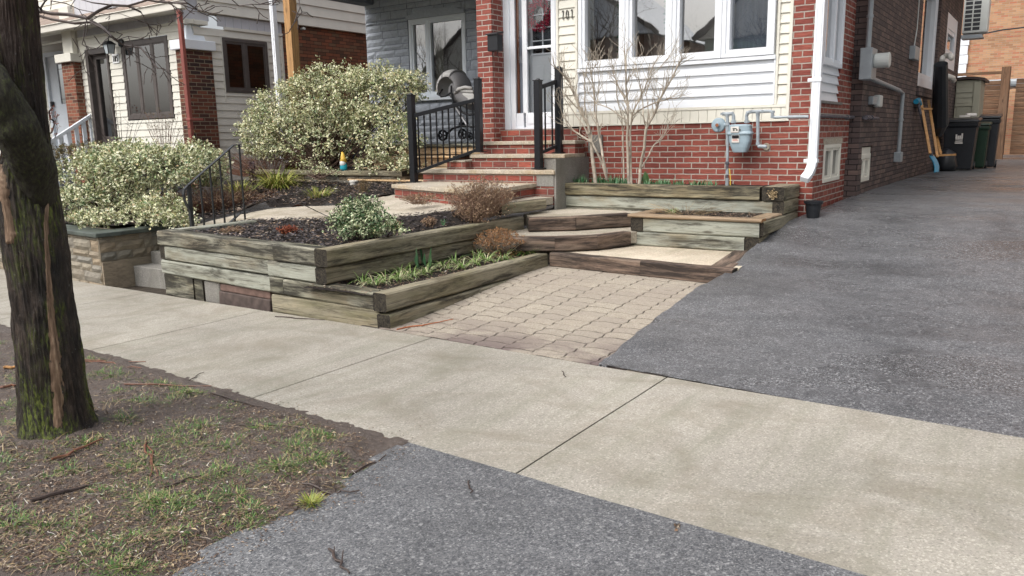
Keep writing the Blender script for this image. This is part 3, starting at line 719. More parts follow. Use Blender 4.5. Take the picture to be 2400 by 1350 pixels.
fill(A,[(-2.74,9.3),(-4.3,9.6),(-5.4,9.3),(-5.3,8.2)],.20)
fill(B,[(-4.2,10),(-5.6,10.2),(-5.72,8.2)],.375,mat='path')
fill(C,[(-4.3,10.2),(-6.0,10.2),(-5.8,8.8)],.545,mat='path')
tim(TS,(-2.62,7.86,.03),(-2.72,8.95,.06),.16,.26,inn=(-1,0,0),mat='tim_step')
# ---------------- garden path
PP=[(-8.95,6.15),(-7.2,6.0),(-5.75,8.2),(-5.8,8.62),(-5.72,9.5),(-5.72,10.2),(-8.6,10.2),(-8.68,9.28),(-9.4,8.35),(-9.6,7.75),(-9.9,7.0),(-10.4,6.95),(-10.4,6.75),(-8.98,6.75)]
def lerpl(L,t):
    t=t*(len(L)-1); i=min(int(t),len(L)-2); return L[i].lerp(L[i+1],t-i)
pm=MB()
for (s0,s1_) in ((0,.395),(.40,1)):
    def pf_(i,j): 
        u=s0+(s1_-s0)*i; p=lerpl(PFr,u);q=lerpl(PBk,u); r_=p.lerp(q,j); return V((r_.x,r_.y,r_.z+.002*n3(r_.x*3,r_.y*3)))
    pm.grid(pf_,40,8)
    for jj in (0,1):
        for k in range(40):
            a_,b_=pf_(k/40,jj),pf_((k+1)/40,jj); d=V((0,0,-.10)); f=[a_,b_,b_+d,a_+d]; pm.add(f if jj else f[::-1],[(0,1,2,3)])
struct('garden_path',pm,M['path'])
# steps from sidewalk to the path at far left
st=MB(); 
for k,(yy,zt) in enumerate(((5.98,-.10),(6.25,.07),(6.5,.24),(6.68,.39))): st.box((-10.42,yy,-.4),(-8.86,yy+.9,zt))
bevel(top('concrete_steps',st,M['patch'],(-9.6,6.3,-.3),'grey concrete steps climbing from the sidewalk between stone wall and timber planter','steps'),.012)
# ---------------- right bed and box planter
RP=empty('raised_bed',(-4.3,10.1,.5),'raised bed of heavy stained timbers along the red brick foot of the house','raised bed')
YB=9.78
zb=onY(1839,438,YB).z
xr=onY(1839,438,YB).x; xl=onY(1272,440,YB).x
tb=onY(1839,438,YB).z
tim(RP,(xl,YB,tb-.165),(xr-.30,YB,tb-.175),.165,.18,mat='tim_dark')
tim(RP,(xl+.15,YB+.03,tb-.335),(xr-.01,YB+.03,tb-.345),.16,.18,mat='tim_pale',rough=.006)
tim(RP,(xl+.15,YB+.035,tb-.50),(xr-.2,YB+.035,tb-.505),.16,.17,mat='tim_mix')
XRs=xr
tim(RP,(XRs,YB-.0,tb-.17),(XRs,10.48,tb-.17),.166,.27,inn=(-1,0,0),mat='tim_green',em='end')
tim(RP,(XRs,YB+.01,tb-.34),(XRs,10.45,tb-.34),.165,.14,inn=(-1,0,0),mat='tim_green')
tim(RP,(XRs,9.0,tb-.51),(XRs,10.45,tb-.51),.165,.16,inn=(-1,0,0),mat='tim_green')
# rotten core of the end beam
rc=MB()
for k in range(60):
    a=rnd(0,6.28);r=rnd(0,.055); rc.leaf((XRs-.135+r*math.cos(a),YB-.012,tb-.085+r*math.sin(a)),(rnd(-1,1),-.3,rnd(-1,1)),(0,-1,0),rnd(.02,.05),rnd(.01,.02))
build('rotten_core',rc,M['straw'],RP)
rc=MB(); rc.lathe((XRs-.135,YB+.012,tb-.083),[(.0,-.016),(.062,-.016),(.066,-.010),(.0,-.010)],14,'y'); build('beam_hole',rc,M['end'],RP)
RBP=[(xl+.1,YB+.15),(XRs-.15,YB+.15),(XRs-.15,10.49),(xl+.1,10.49)]
rz=lambda x,y:tb-.03
o,ins=bed('bed_soil',RBP,rz,M['mulchsoil'],RP)
BP=empty('box_planter',(-3.6,9.4,.2),'low box planter of pale timbers with a brown cap board beside the driveway','planter')
bl=onY(1478,572,8.98).x; br=onY(1779,587,9.0).x
by=8.98
zt=.555
tim(BP,(bl+.14,by,.2),(br-.31,by,.2),.168,.15,mat='tim_pale') if False else None
tim(BP,(bl,by,.195),(br-.17,by,.195),.168,.15,mat='tim_pale')
tim(BP,(bl+.17,by-.004,.368),(br-.0,by-.004,.368),.172,.15,mat='tim_pale')
tim(BP,(bl,by-.002,.368),(bl,YB,.368),.172,.16,inn=(1,0,0),mat='tim_green')
tim(BP,(br,by+.01,.195),(br,YB,.195),.168,.165,inn=(-1,0,0),mat='tim_green')
tim(BP,(br+.005,by+.15,.368),(br+.005,YB,.368),.172,.15,inn=(-1,0,0),mat='tim_green')
tim(BP,(bl-.03,by-.035,.542),(br+.03,by-.035,.542),.04,.17,mat='tim_cap',end='end_rot',rough=.003,name='cap_board')
tim(BP,(br+.03,by+.15,.541),(br+.03,YB-.01,.541),.04,.2,inn=(-1,0,0),mat='tim_cap',rough=.003,name='cap_board')
tim(BP,(bl-.03,by+.15,.541),(bl-.03,YB-.01,.541),.04,.16,inn=(1,0,0),mat='tim_cap',rough=.003,name='cap_board')
BPP=[(bl+.13,by+.12),(br-.15,by+.12),(br-.15,YB+.02),(bl+.13,YB+.02)]
bz=lambda x,y:.555
o,ins=bed('soil',BPP,bz,M['mulchsoil'],BP)
cm=MB(); chips(cm,600,BPP,ins,bz,(.02,.06),(.006,.018),.03); oc=build('leaf_litter',cm,M['litter'],BP); oc['kind']='stuff'
# ---------------- garden bed (mulch) behind the path
GB_=[(-13.8,6.0),(-10.6,6.3),(-10.45,6.9)]+[(p.x,p.y-.02) for p in PBk[1:8]]+[(-8.65,9.95),(-13.5,9.95)]
_bkl=sorted([(p.x,p.y) for p in PBk[1:8]])
def ybk(x):
    if x<=_bkl[0][0]: return _bkl[0][1]
    for (a,c),(b,d) in zip(_bkl[:-1],_bkl[1:]):
        if x<=b: return c+(d-c)*(x-a)/(b-a)
    return _bkl[-1][1]
def gbz(x,y):
    yb=ybk(x); s_=max(0,min(1,(y-yb)/max(.3,9.9-yb))); k=max(0,min(1,(x+11.2)/1))
    lo=(pz(x,y)+.015)*k+.40*(1-k)
    return lo+(.82-lo)*s_**.9
o,gins=bed('garden_bed',GB_,gbz,M['mulchsoil'],None,n=30,amp=.02)
cm=MB(); chips(cm,3600,[p for p in GB_ if p[0]>-11] + [(-11.5,6.3),(-11.5,9.95)],lambda x,y:gins(x,y) and x>-11.5,gbz,(.03,.09),(.012,.03),.04); struct('garden_mulch',cm,M['chip'],'stuff')
cm=MB(); chips(cm,1300,[p for p in GB_ if p[0]>-11] + [(-11.5,6.3),(-11.5,9.95)],lambda x,y:gins(x,y) and x>-11.5 and n3(x*2,y*2)>-.1,gbz,(.03,.08),(.01,.03),.04); struct('garden_leaf_litter',cm,M['litter'],'stuff')
# back ledge
LE=empty('stone_ledge',(-10.8,10,.75),'low mossy ledge of dark stones and a timber under the big variegated bush','ledge')
le=MB(); pl=PL((0,10.0,0),(1,0,0),(0,-1,0)); ashlar(le,pl,-13,-8.95,.7,.95,(.07,.12),(.15,.35),dep=.04); build('stones',le,M['tanstone'],LE)
le=MB(); le.box((-13,10.0,.6),(-8.95,10.2,.95)); build('core',le,M['tanjoint'],LE)
tim(LE,(-13,9.93,.94),(-8.95,9.93,.94),.09,.2,mat='tim_green')
lm=MB(); lm.grid(lambda i,j:V((-14.4+6.2*i,10.1+.9*j+0.0,.97+.03*n3(i*30,j*9))),60,12); struct('upper_bed',lm,M['mulchsoil'],smooth=True)
# ---------------- stone wall planter at left
SW=empty('stone_wall',(-10.6,5.6,-.3),'tan ledge stone retaining wall with dark mossy cap left of the concrete steps','wall')
sf=lambda x:far(x)+.0
import math as _m
ang=_m.atan(-.0783); du=V((math.cos(ang),math.sin(ang),0)); nn_=V((math.sin(ang),-math.cos(ang),0))
c0=V((-10.45,5.56,0))
pf=PL(c0-du*9,du,nn_); a=MB(); ashlar(a,pf,0,9,-.75,.34,(.09,.17),(.2,.55),dep=.035,joint=.008); build('front_stones',a,M['tanstone'],SW)
ps=PL(c0,(0,1,0),(1,0,0)); a=MB(); ashlar(a,ps,0.0,1.5,-.45,.34,(.08,.15),(.18,.5),dep=.03,joint=.008,holes=[(0,.75,-.45,.0)]); ps.box(a,.0,.75,-.45,0,-.05,.028); build('side_stones',a,M['tanstone'],SW)
a=MB(); a.hexa([tuple(c0-du*9+V((0,0,-.8))),tuple(c0+V((0,0,-.8))),(-10.45,7.1,-.8),tuple(c0-du*9+V((0,1.4,-.8))),tuple(c0-du*9+V((0,0,.34))),tuple(c0+V((0,0,.34))),(-10.45,7.1,.34),tuple(c0-du*9+V((0,1.4,.34)))]); build('mortar',a,M['tanjoint'],SW)
a=MB()
for (u0,u1) in ((0,1.4),(1.41,2.9),(2.91,4.5),(4.51,6.1),(6.11,7.6),(7.61,9.06)):
    pf.box(a,u0,u1,.342,.40,-.30,.06)
ps.box(a,.30,.9,.342,.40,-.3,.06); ps.box(a,.91,1.5,.342,.40,-.3,.06)
bevel(build('cap_stone',a,M['capstone'],SW),.012)
# ================================================================ HOUSES
FY=10.5; SX=-2.51; DX=-2.36
def fx(x,y,Y=FY): p=onY(x,y,Y); return p.x,p.z
def sx(x,y,X=SX): p=onX(x,y,X); return p.y,p.z
def window(parent,pl,u0,u1,z0,z1,fm,mull=(),fw=.05,rmat='dark',d0=-.06,d1=.03,gm='glass',sash=.035,curt=None,room=.7,name='window',bars=()):
    """framed window standing in a hole of the wall"""
    fr=MB()
    pl.box(fr,u0,u0+fw,z0,z1,d0,d1);pl.box(fr,u1-fw,u1,z0,z1,d0,d1);pl.box(fr,u0+fw,u1-fw,z0,z0+fw,d0,d1);pl.box(fr,u0+fw,u1-fw,z1-fw,z1,d0,d1)
    ms=list(mull)
    for q in ms: pl.box(fr,q-fw*.45,q+fw*.45,z0+fw,z1-fw,d0,d1-.004)
    w=build(name,fr,M[fm] if isinstance(fm,str) else fm,parent); bevel(w,.004,1)
    es=[u0+fw]+[v for q in ms for v in(q-fw*.45,q+fw*.45)]+[u1-fw]
    sb=MB()
    for a,b in zip(es[0::2],es[1::2]):
        e=d1-.016; pl.box(sb,a,a+sash,z0+fw,z1-fw,d0+.01,e);pl.box(sb,b-sash,b,z0+fw,z1-fw,d0+.01,e);pl.box(sb,a+sash,b-sash,z0+fw,z0+fw+sash,d0+.01,e);pl.box(sb,a+sash,b-sash,z1-fw-sash,z1-fw,d0+.01,e)
    for b_ in bars: pl.box(sb,u0+fw,u1-fw,b_-.01,b_+.01,d0+.01,d1-.018)
    build('sash',sb,M[fm] if isinstance(fm,str) else fm,w)
    for a,b in zip(es[0::2],es[1::2]):
        g=MB(); pl.quad(g,a+sash*.8,b-sash*.8,z0+fw+sash*.8,z1-fw-sash*.8,d0+.035); build('pane',g,M[gm],w)
    rm=MB()
    # dark room box behind
    for c in ((u0,u1,z0,z1,-room-.02,-room),(u0-.02,u0,z0,z1,-room,d0),(u1,u1+.02,z0,z1,-room,d0),(u0,u1,z0-.02,z0,-room,d0),(u0,u1,z1,z1+.02,-room,d0)): pl.box(rm,*c)
    build('room',rm,M[rmat],w)
    if curt:
        for (a,b,mt) in curt:
            c=MB(); n=24
            def fn(i,j): 
                u=a+(b-a)*i; return pl.p(u,z0+.02+(z1-z0-.04)*j,d0-.06+.012*math.sin(u*60)+.004*math.sin(u*23))
            c.grid(fn,60,2); build('curtain',c,M[mt],w)
    return w
H1=empty('brick_house',(-4.5,10.5,.6),'red brick house with white bay window, cream siding and number 101 by the door','house')
P1=PL((0,FY,0),(1,0,0),(0,-1,0))
P2=PL((SX,0,0),(0,1,0),(1,0,0))
P3=PL((DX,0,0),(0,1,0),(1,0,0))
xdl,_=fx(1178,304); xdr,_=fx(1306,300); zs=1.665
zbase=1.685
# lower front wall
a=MB(); wall(a,P1,-5.9,SX,.3,zbase,.12); build('wall',a,M['redbrick'],H1,label='rock faced red brick wall under the bay')
# right brick pier
xpr,_=fx(1850,250)
a=MB(); wall(a,P1,xpr,SX,zbase+.0005,4.3,.12); build('wall',a,M['redbrick'],H1,label='red brick corner pier')
# cream siding
a=MB(); P1.box(a,xdr,xpr,zbase,fx(1595,144)[1],-.10,-.022); P1.box(a,xdr,fx(1357,160)[0],fx(1595,144)[1],4.3,-.10,-.022); P1.box(a,fx(1816,130)[0],xpr,fx(1595,144)[1],4.3,-.10,-.022); build('backing',a,M['cream'],H1)
xwl,_=fx(1357,160); xwr,_=fx(1816,130)
z268=fx(1320,268)[1]
zsill=fx(1595,144)[1]
a=MB(); P1c=PL((0,FY+.02,0),(1,0,0),(0,-1,0)); siding(a,P1c,xdr+.03,xwl-.03,z268+.03,4.3,.124,.02); build('cream_siding',a,M['cream'],H1)
a=MB(); siding(a,P1c,xwr+.03,xpr-.03,z268+.03,4.3,.124,.02); build('cream_siding',a,M['cream'],H1)
a=MB()
P1.box(a,xdr,xdr+.035,zbase,4.3,-.02,.012); P1.box(a,xpr-.04,xpr,zbase,4.3,-.02,.012); P1.box(a,xwl-.06,xwl-.02,z268+.02,4.3,-.02,.014);P1.box(a,xwr+.02,xwr+.05,z268+.02,4.3,-.02,.014)
P1.box(a,xdr+.035,xpr-.04,z268-.01,z268+.028,-.02,.013); P1.box(a,xdr+.035,xpr-.04,zbase,zbase+.02,-.02,.02)
bevel(build('trim',a,M['cream'],H1),.003,1)
a=MB(); u=xdr+.04
while u<xpr-.05: 
    P1.box(a,u,min(u+.118,xpr-.041),zbase+.021,z268-.011,-.015,.004); u+=.122
bevel(build('skirt_board',a,M['cream'],H1),.003,1)
# white panel under the window: three coves
a=MB(); zp0=z268+.03; zp1=zsill-.06; pit=(zp1-zp0)/4
for k in range(4):
    z=zp0+k*pit
    for (q0,q1,e0,e1) in ((0,.62,.030,.016),(.62,.70,.016,.004),(.70,1,.004,.010)):
        P=P1c.p; z0_,z1_=z+q0*pit,z+q1*pit
        a.add([P(xwl,z0_,e0),P(xwr,z0_,e0),P(xwr,z1_,e1),P(xwl,z1_,e1)],[(0,1,2,3)])
    a.add([P(xwl,z,.0),P(xwr,z,.0),P(xwr,z,.030),P(xwl,z,.030)],[(0,1,2,3)])
build('white_panel',a,M['white'],H1)
a=MB(); P1.box(a,xwl-.02,xwr+.02,zsill-.055,zsill-.005,-.02,.035); P1.box(a,xwl-.02,xwl,zp0,zsill-.055,-.02,.02);P1.box(a,xwr,xwr+.02,zp0,zsill-.055,-.02,.02); bevel(build('window_sill',a,M['white'],H1),.005)
es=[fx(p,148)[0] for p in (1378,1462,1473,1570,1583,1685,1699,1812)]
lb=['window pane bay section beside the number','second bay window section','third bay window section','right bay window section with pale curtain']
es_l=[xwl+.012]+[ (es[1]+es[2])/2,(es[3]+es[4])/2,(es[5]+es[6])/2 ]+[xwr]
for k in range(4):
    u0,u1=es_l[k],es_l[k+1]
    cu=[[(u0+.04,u0+.16,'curtain')],[],[],[(u0,u1,'curtainw')]][k]
    window(H1,P1,u0,u1-.004,zsill,4.25,'white',fw=.055,d0=-.09,d1=.045,gm='glass',sash=.045,curt=cu,room=.55,rmat='bayroom')
# things hanging in the bay windows
a=MB()
for (px_,y0,y1,w) in ((1440,0,130,.10),(1548,0,60,.08)):
    ux,_=fx(px_,80); zt_=fx(px_,y0)[1];zb_=fx(px_,y1)[1]; z=zb_
    while z<zt_+.4:
        P1.box(a,ux-.01,ux+.01,z,z+.05,-.24,-.22)
        for q in range(7): a.leaf(P1.p(ux,z,-.23),(rnd(-1,1),rnd(-.3,.3),rnd(-.6,.3)),(0,-1,.2),w*rnd(.5,1),.03)
        z+=.06
build('hanging_plant',a,M['bulb'],H1)
# entry: brick pier left of the door
xpl=fx(1118,100,10.22)[0]; xpm=fx(1155,200,10.22)[0]
a=MB(); wall(a,PL((0,10.22,0),(1,0,0),(0,-1,0)),xpl,xpm,.7,4.3,.25); 
pp=PL((xpm,0,0),(0,1,0),(1,0,0))
a.box((xpm-.1,10.22+.25,.7),(xpm,10.62,4.3)); build('wall',a,M['redbrick'],H1,label='narrow red brick pier between the two porches')
# door surround
PD=PL((0,10.56,0),(1,0,0),(0,-1,0))
dfx=lambda px_,py_=200: fx(px_,py_,10.56)[0]
zt_=4.2; zs=fx(1200,304,10.56)[1]
a=MB(); PD.box(a,xpm-.02,dfx(1198),zs,zt_,-.06,.03); bevel(build('door_casing',a,M['trim'],H1),.004,1)
dfr=build('door_frame',(lambda a:(PD.box(a,dfx(1198)+.001,dfx(1209),zs,zt_,-.05,.012),PD.box(a,dfx(1226),dfx(1233)-.002,zs+.25,zt_,-.05,.012),PD.box(a,dfx(1304),dfx(1311),zs,zt_,-.05,.015),PD.box(a,dfx(1209),dfx(1304),zs,zs+.028,-.1,.03),a)[-1])(MB()),M['white'],H1); bevel(dfr,.004,1)
# sidelight strip
a=MB(); PD.box(a,dfx(1209)+.001,dfx(1226)-.001,zs+.03,zs+.25,-.04,-.002); build('sidelight_panel',a,M['white'],dfr)
a=MB(); PD.quad(a,dfx(1209),dfx(1226),zs+.25,zt_,-.02); build('sidelight_glass',a,M['glassclear'],dfr)
a=MB(); PD.box(a,dfx(1210),dfx(1215),zs+.25,zt_,-.06,-.03); build('wood_jamb',a,M['woodtrim'],dfr)
a=MB(); PD.box(a,dfx(1215),dfx(1226),zs+.25,zt_,-.07,-.05); build('lace_curtain',a,M['curtainw'],dfr)
# storm door
sd0,sd1=dfx(1233),dfx(1304)-.003
zg=fx(1250,264,10.56)[1]; zm=fx(1250,112,10.56)[1]
a=MB(); PD.box(a,sd0,sd0+.035,zs+.03,zt_,-.03,.02); PD.box(a,sd1-.075,sd1,zs+.03,zt_,-.03,.02); PD.box(a,sd0+.035,sd1-.075,zs+.03,zg,-.03,.016); PD.box(a,sd0+.035,sd1-.075,zm-.02,zm+.02,-.03,.018)
PD.box(a,sd0+.05,sd1-.09,zs+.08,zg-.05,.016,.026)
sdo=build('storm_door',a,M['white'],H1); bevel(sdo,.006)
for (q0,q1) in ((zg,zm-.02),(zm+.02,zt_)):
    a=MB(); PD.quad(a,sd0+.03,sd1-.07,q0-.005,q1+.005,-.01); build('pane',a,M['glassclear'],sdo)
a=MB(); PD.box(a,sd1-.055,sd1-.03,zg+.35,zg+.47,.02,.06); build('handle',a,M['galv'],sdo)
# inner door
a=MB(); z4=fx(1250,128,10.7)[1]; id0,id1=sd0-.05,sd1+.05
for c in holes_cells(id0,id1,zs,zt_,[(sd0+.07,sd1-.10,z4,z4+.95)]): PD.box(a,c[0],c[1],c[2],c[3],-.13,-.09)
for (q0,q1) in ((zs+.16,zs+.62),(zs+.72,z4-.18)):
    for (h0,h1) in ((sd0+.07,sd0+.27),(sd0+.32,sd1-.12)): PD.box(a,h0,h1,q0,q1,-.09,-.083)
idr=build('inner_door',a,M['doorgrey'],H1); bevel(idr,.006)
a=MB()
PD.box(a,sd0+.055,sd1-.085,z4-.02,z4+.005,-.09,-.07); um=(sd0+sd1)/2-.01
PD.box(a,um-.01,um+.01,z4,z4+.95,-.10,-.078)
for k in range(1,5): PD.box(a,sd0+.07,sd1-.10,z4+.19*k-.008,z4+.19*k+.008,-.099,-.079)
build('muntin',a,M['white'],idr)
a=MB(); PD.quad(a,sd0+.06,sd1-.09,z4,z4+.95,-.11); build('pane',a,M['glassdark'],idr)
a=MB(); PD.box(a,id0-.3,id1+.3,zs,zt_,-1.2,-1.15); PD.box(a,id0-.02,id0,zs,zt_,-1.15,-.2); PD.box(a,id1,id1+.02,zs,zt_,-1.15,-.2); build('hall',a,M['dark'],H1)
# threshold brick riser under the door
a=MB(); a.box((xpm-.3,10.40,1.2),(-5.86,10.56,zs-.0)); build('wall',a,M['stepbrick'],H1,label='brick riser below the door')
# numerals 101
def curve_text(txt,size,loc,rotm,mat,parent,name='numerals',ext=.004):
    cu=bpy.data.curves.new(name,'FONT'); cu.body=txt; cu.size=size; cu.extrude=ext; cu.align_x='CENTER'; cu.align_y='CENTER'
    o=bpy.data.objects.new(name+'_src',cu); COL.objects.link(o)
    dg=bpy.context.evaluated_depsgraph_get(); me=bpy.data.meshes.new_from_object(o.evaluated_get(dg)); COL.objects.unlink(o); bpy.data.objects.remove(o)
    me.materials.clear(); me.materials.append(mat)
    q=bpy.data.objects.new(name,me); COL.objects.link(q); q.matrix_world=Matrix.Translation(V(loc))@rotm
    if parent is not None: q.parent=parent; q.matrix_parent_inverse=Matrix.Translation(-WL[parent.name])
    return q
RF=Matrix.Rotation(R(90),4,'X')
p=onY(1329,34,FY-.01); 
t=MB()
def numeral(mb,pl,s,uc,zc,h,w,th,dp,gap):
    n=len(s); tot=n*w+(n-1)*gap; u=uc-tot/2
    for ch in s:
        if ch=='0':
            k=18; vs=[]
            for r_ in(1,0):
                for dd in (0,dp):
                    for i in range(k):
                        a_=2*math.pi*i/k; ru=(w/2-(0 if r_ else th)); rz_=(h/2-(0 if r_ else th)); vs.append(pl.p(u+w/2+ru*math.cos(a_),zc+rz_*math.sin(a_),dd))
            fs=[]
            for i in range(k):
                j=(i+1)%k; fs+=[(k+i,k+j,3*k+j,3*k+i),(i,j,k+j,k+i),(2*k+i,2*k+j,3*k+j,3*k+i)]
            mb.add(vs,fs)
        elif ch=='1':
            c=u+w*.62; pl.box(mb,c-th/2,c+th/2,zc-h/2,zc+h/2,0,dp)
            P=pl.p; mb.hexa([P(c-th/2-.0,zc+h/2-th*1.4,0),P(c-th/2-h*.10,zc+h/2-h*.20,0),P(c-th/2-h*.10,zc+h/2-h*.22+th,0),P(c-th/2,zc+h/2,0),P(c-th/2,zc+h/2-th*1.4,dp),P(c-th/2-h*.10,zc+h/2-h*.22,dp),P(c-th/2-h*.10,zc+h/2-h*.22+th,dp),P(c-th/2,zc+h/2,dp)])
        elif ch=='5':
            pl.box(mb,u,u+w,zc+h/2-th,zc+h/2,0,dp); pl.box(mb,u,u+th,zc+h*.08,zc+h/2-th,0,dp)
            prev=None
            for i in range(10):
                a_=R(120)-R(250)*i/9; q=(u+w*.42+w*.5*math.cos(a_),zc-h*.17+h*.29*math.sin(a_))
                if prev: mb.beam(pl.p(prev[0],prev[1],dp/2),pl.p(q[0],q[1],dp/2),th,dp,up=pl.n)
                prev=q
        u+=w+gap
numeral(t,P1,'101',p.x,p.z,.130,.050,.012,.010,.026); build('numerals',t,M['numdark'],H1)
# side wall, red brick part with white window and basement window
wy0,_=sx(1932,60);wy1,_=sx(1976,60); wz0=sx(1928,150)[1]; pz0=sx(1925,235)[1]
by0=sx(1928,400)[0];by1=sx(1967,380)[0]; bz0=sx(1945,425)[1]; bz1=sx(1950,338)[1]
YD=12.45
a=MB(); wall(a,P2,FY+.121,YD,.2,4.3,.12,[(wy0,wy1,pz0,9),(by0,by1,bz0,bz1)]); build('wall',a,M['redbrick'],H1,label='red brick side wall')
window(H1,P2,wy0,wy1,wz0,4.25,'white',fw=.06,d0=-.07,d1=.02,gm='glass',curt=[(wy0,wy1,'curtainw')],mull=[(wy0*.45+wy1*.55)])
a=MB(); P2s=PL((SX-.04,0,0),(0,1,0),(1,0,0)); siding(a,P2s,wy0,wy1,pz0,wz0-.0,.115,.03); P2.box(a,wy0,wy1,pz0,wz0,-.08,-.045); build('side_panel',a,M['white'],H1)
a=MB(); P2.box(a,wy0-.02,wy1+.1,pz0-.035,pz0-.003,-.02,.03); build('sill',a,M['patch'],H1)
window(H1,P2,by0,by1,bz0,bz1,'cream',fw=.05,d0=-.07,d1=.015,gm='glassdark',mull=[(by0+by1)/2],curt=[(by0,by1,'curtain')],name='basement_window')
a=MB(); P2.box(a,by0-.05,by1+.08,bz1+.002,bz1+.08,-.02,.012); build('lintel',a,M['tread'],H1)
# dark older wall
w2=[sx(2150,200,DX)[0],sx(2192,200,DX)[0]]; w2z=[sx(2165,205,DX)[1],4.6]
w3=[sx(2213,150,DX)[0],sx(2238,150,DX)[0]]; w3z=[sx(2222,160,DX)[1],sx(2238,42,DX)[1]]
b2=[sx(2017,400,DX)[0],sx(2043,380,DX)[0]]; b2z=[sx(2030,425,DX)[1],sx(2035,342,DX)[1]]
YE=sx(2247,150,DX)[0]
a=MB(); wall(a,P3,YD,YE,.1,6.2,.3,[(w2[0],w2[1],w2z[0],w2z[1]),(w3[0],w3[1],w3z[0],w3z[1]),(b2[0],b2[1],b2z[0],b2z[1])])
build('wall',a,M['darkbrick'],H1,label='older sooty brown brick side wall')
a=MB(); a.box((-2.9,YE-.05,.1),(DX-.3,YE,6)); a.box((-7,YE-.02,0),(-2.9,YE,6));build('wall',a,M['darkbrick'],H1)
window(H1,P3,w2[0],w2[1],w2z[0],w2z[1],'white',fw=.2,sash=.09,d0=-.20,d1=-.06,gm='glassmid',curt=[(w2[0],w2[1],'curtainw')])
a=MB(); P3.box(a,w2[0]-.1,w2[1]+.1,w2z[0]-.2,w2z[0]-.01,-.15,.05); bevel(build('sill',a,M['darkbrick'],H1),.01)
window(H1,P3,w3[0],w3[1],w3z[0],w3z[1],'white',fw=.34,sash=.1,d0=-.1,d1=-.01,gm='glassdark')
window(H1,P3,b2[0],b2[1],b2z[0],b2z[1]-.12,'cream',fw=.07,d0=-.14,d1=-.02,gm='glassdark',mull=[(b2[0]+b2[1])/2],name='basement_window')
a=MB(); n=10; P=P3.p
for k in range(n): # arched cream head
    u0_=b2[0]+(b2[1]-b2[0])*k/n;u1_=b2[0]+(b2[1]-b2[0])*(k+1)/n
    P3.box(a,u0_,u1_,b2z[1]-.12,b2z[1]-.02+.0*k,-.1,-.03)
build('window_head',a,M['cream'],H1)
# eave with white fascia at the back
ez=sx(2235,10,-1.9)[1]
a=MB(); a.box((-1.85,YE-7,4.95),(DX+.0,YE-.3,5.02)); build('soffit',a,M['shedroof'],H1)
a=MB(); a.box((-1.85,YE-7,5.0),(-1.80,YE-.3,5.35)); build('fascia',a,M['white'],H1)
# floor slabs / body of the house so that it has a back
a=MB(); a.box((-5.8,12.0,.3),(-2.95,YE-.1,6.1)); build('core',a,M['dark'],H1)
a=MB(); a.hexa([(-7.2,9.9,4.4),(-1.9,9.9,4.4),(-1.9,YE,6.3),(-7.2,YE,6.3),(-7.2,9.9,4.5),(-1.9,9.9,4.5),(-1.9,YE,6.4),(-7.2,YE,6.4)]); build('roof',a,M['shingle'],H1)
# buttress stub beside basement window
a=MB(); y_,z_=sx(1998,378,DX+.15); z_=onX(1998,378,-2.31).z; a.box((SX-.05,YD-.12,.3),(-2.33,YD+.13,z_)); build('chimney_stub',a,M['darkbrick'],H1,label='low black painted brick stub at the foot of the side wall')
# downspout at the front corner
t=onY(1922,10,10.36);b=onY(1905,380,10.36)
DXC=(t.x+b.x)/2
a=MB()
def rect_tube(mb,pts,w,d):
    for p,q in zip(pts[:-1],pts[1:]): mb.beam(p,q,w,d,up=(0,-1,0))
rect_tube(a,[(DXC,10.38,4.4),(DXC,10.38,b.z+.02)],.105,.085)
for s in (-1,1): a.beam((DXC+s*.028,10.335,4.4),(DXC+s*.028,10.335,b.z+.05),.012,.008,up=(0,-1,0))
dsp=build('downspout',a,M['white'],H1); bevel(dsp,.008)
a=MB(); e=[(DXC,10.38,b.z+.03),(DXC-.005,10.36,b.z-.06),(DXC-.02,10.30,b.z-.14),(DXC-.05,10.2,b.z-.21)]
for k in range(3): a.beam(e[k],e[k+1],.112,.088,up=(0,-1,.3))
bevel(build('elbow',a,M['white'],dsp),.012)
a=MB(); 
for zz in (sx(1912,187,DXC)[1],b.z+.09): a.box((DXC-.085,10.333,zz-.022),(DXC+.062,10.43,zz+.022))
for py_ in (187,377):
    a=MB(); zz=onY(1912,py_,10.34).z; a.box((DXC-.10,10.328,zz-.022),(DXC+.064,10.432,zz+.022)); bevel(build('strap',a,M['white'],dsp),.004)
# gas pipe to the back along the side
a=MB(); z0_=onY(1895,272,10.42).z; a.tube([(SX+.03,FY-.05,z0_),(SX+.05,YD,z0_),(DX+.06,YD+.2,z0_-.01),(DX+.06,sx(2048,282,DX)[0],z0_-.01)],.022,8); 
for yy in (YD+.1,YD+.25,YD+.5,YD-.4): a.tube([(SX+.05 if yy<YD else DX+.06,yy-.05,z0_-.005),(SX+.05 if yy<YD else DX+.06,yy+.05,z0_-.005)],.034,8)
top('gas_pipe',a,M['darkpipe'],(SX,YD,z0_),'dark grey gas pipe running along the side wall behind the white downspout','pipe')
# ================================================================ GAS METER
GM=empty('gas_meter',(-2.9,10.3,1.4),'grey gas meter with regulator and pipes on the red brick wall','gas meter')
YM=10.28
def g(x,y,Y=YM): return onY(1600+x/4.823,200+y/4.823,Y)
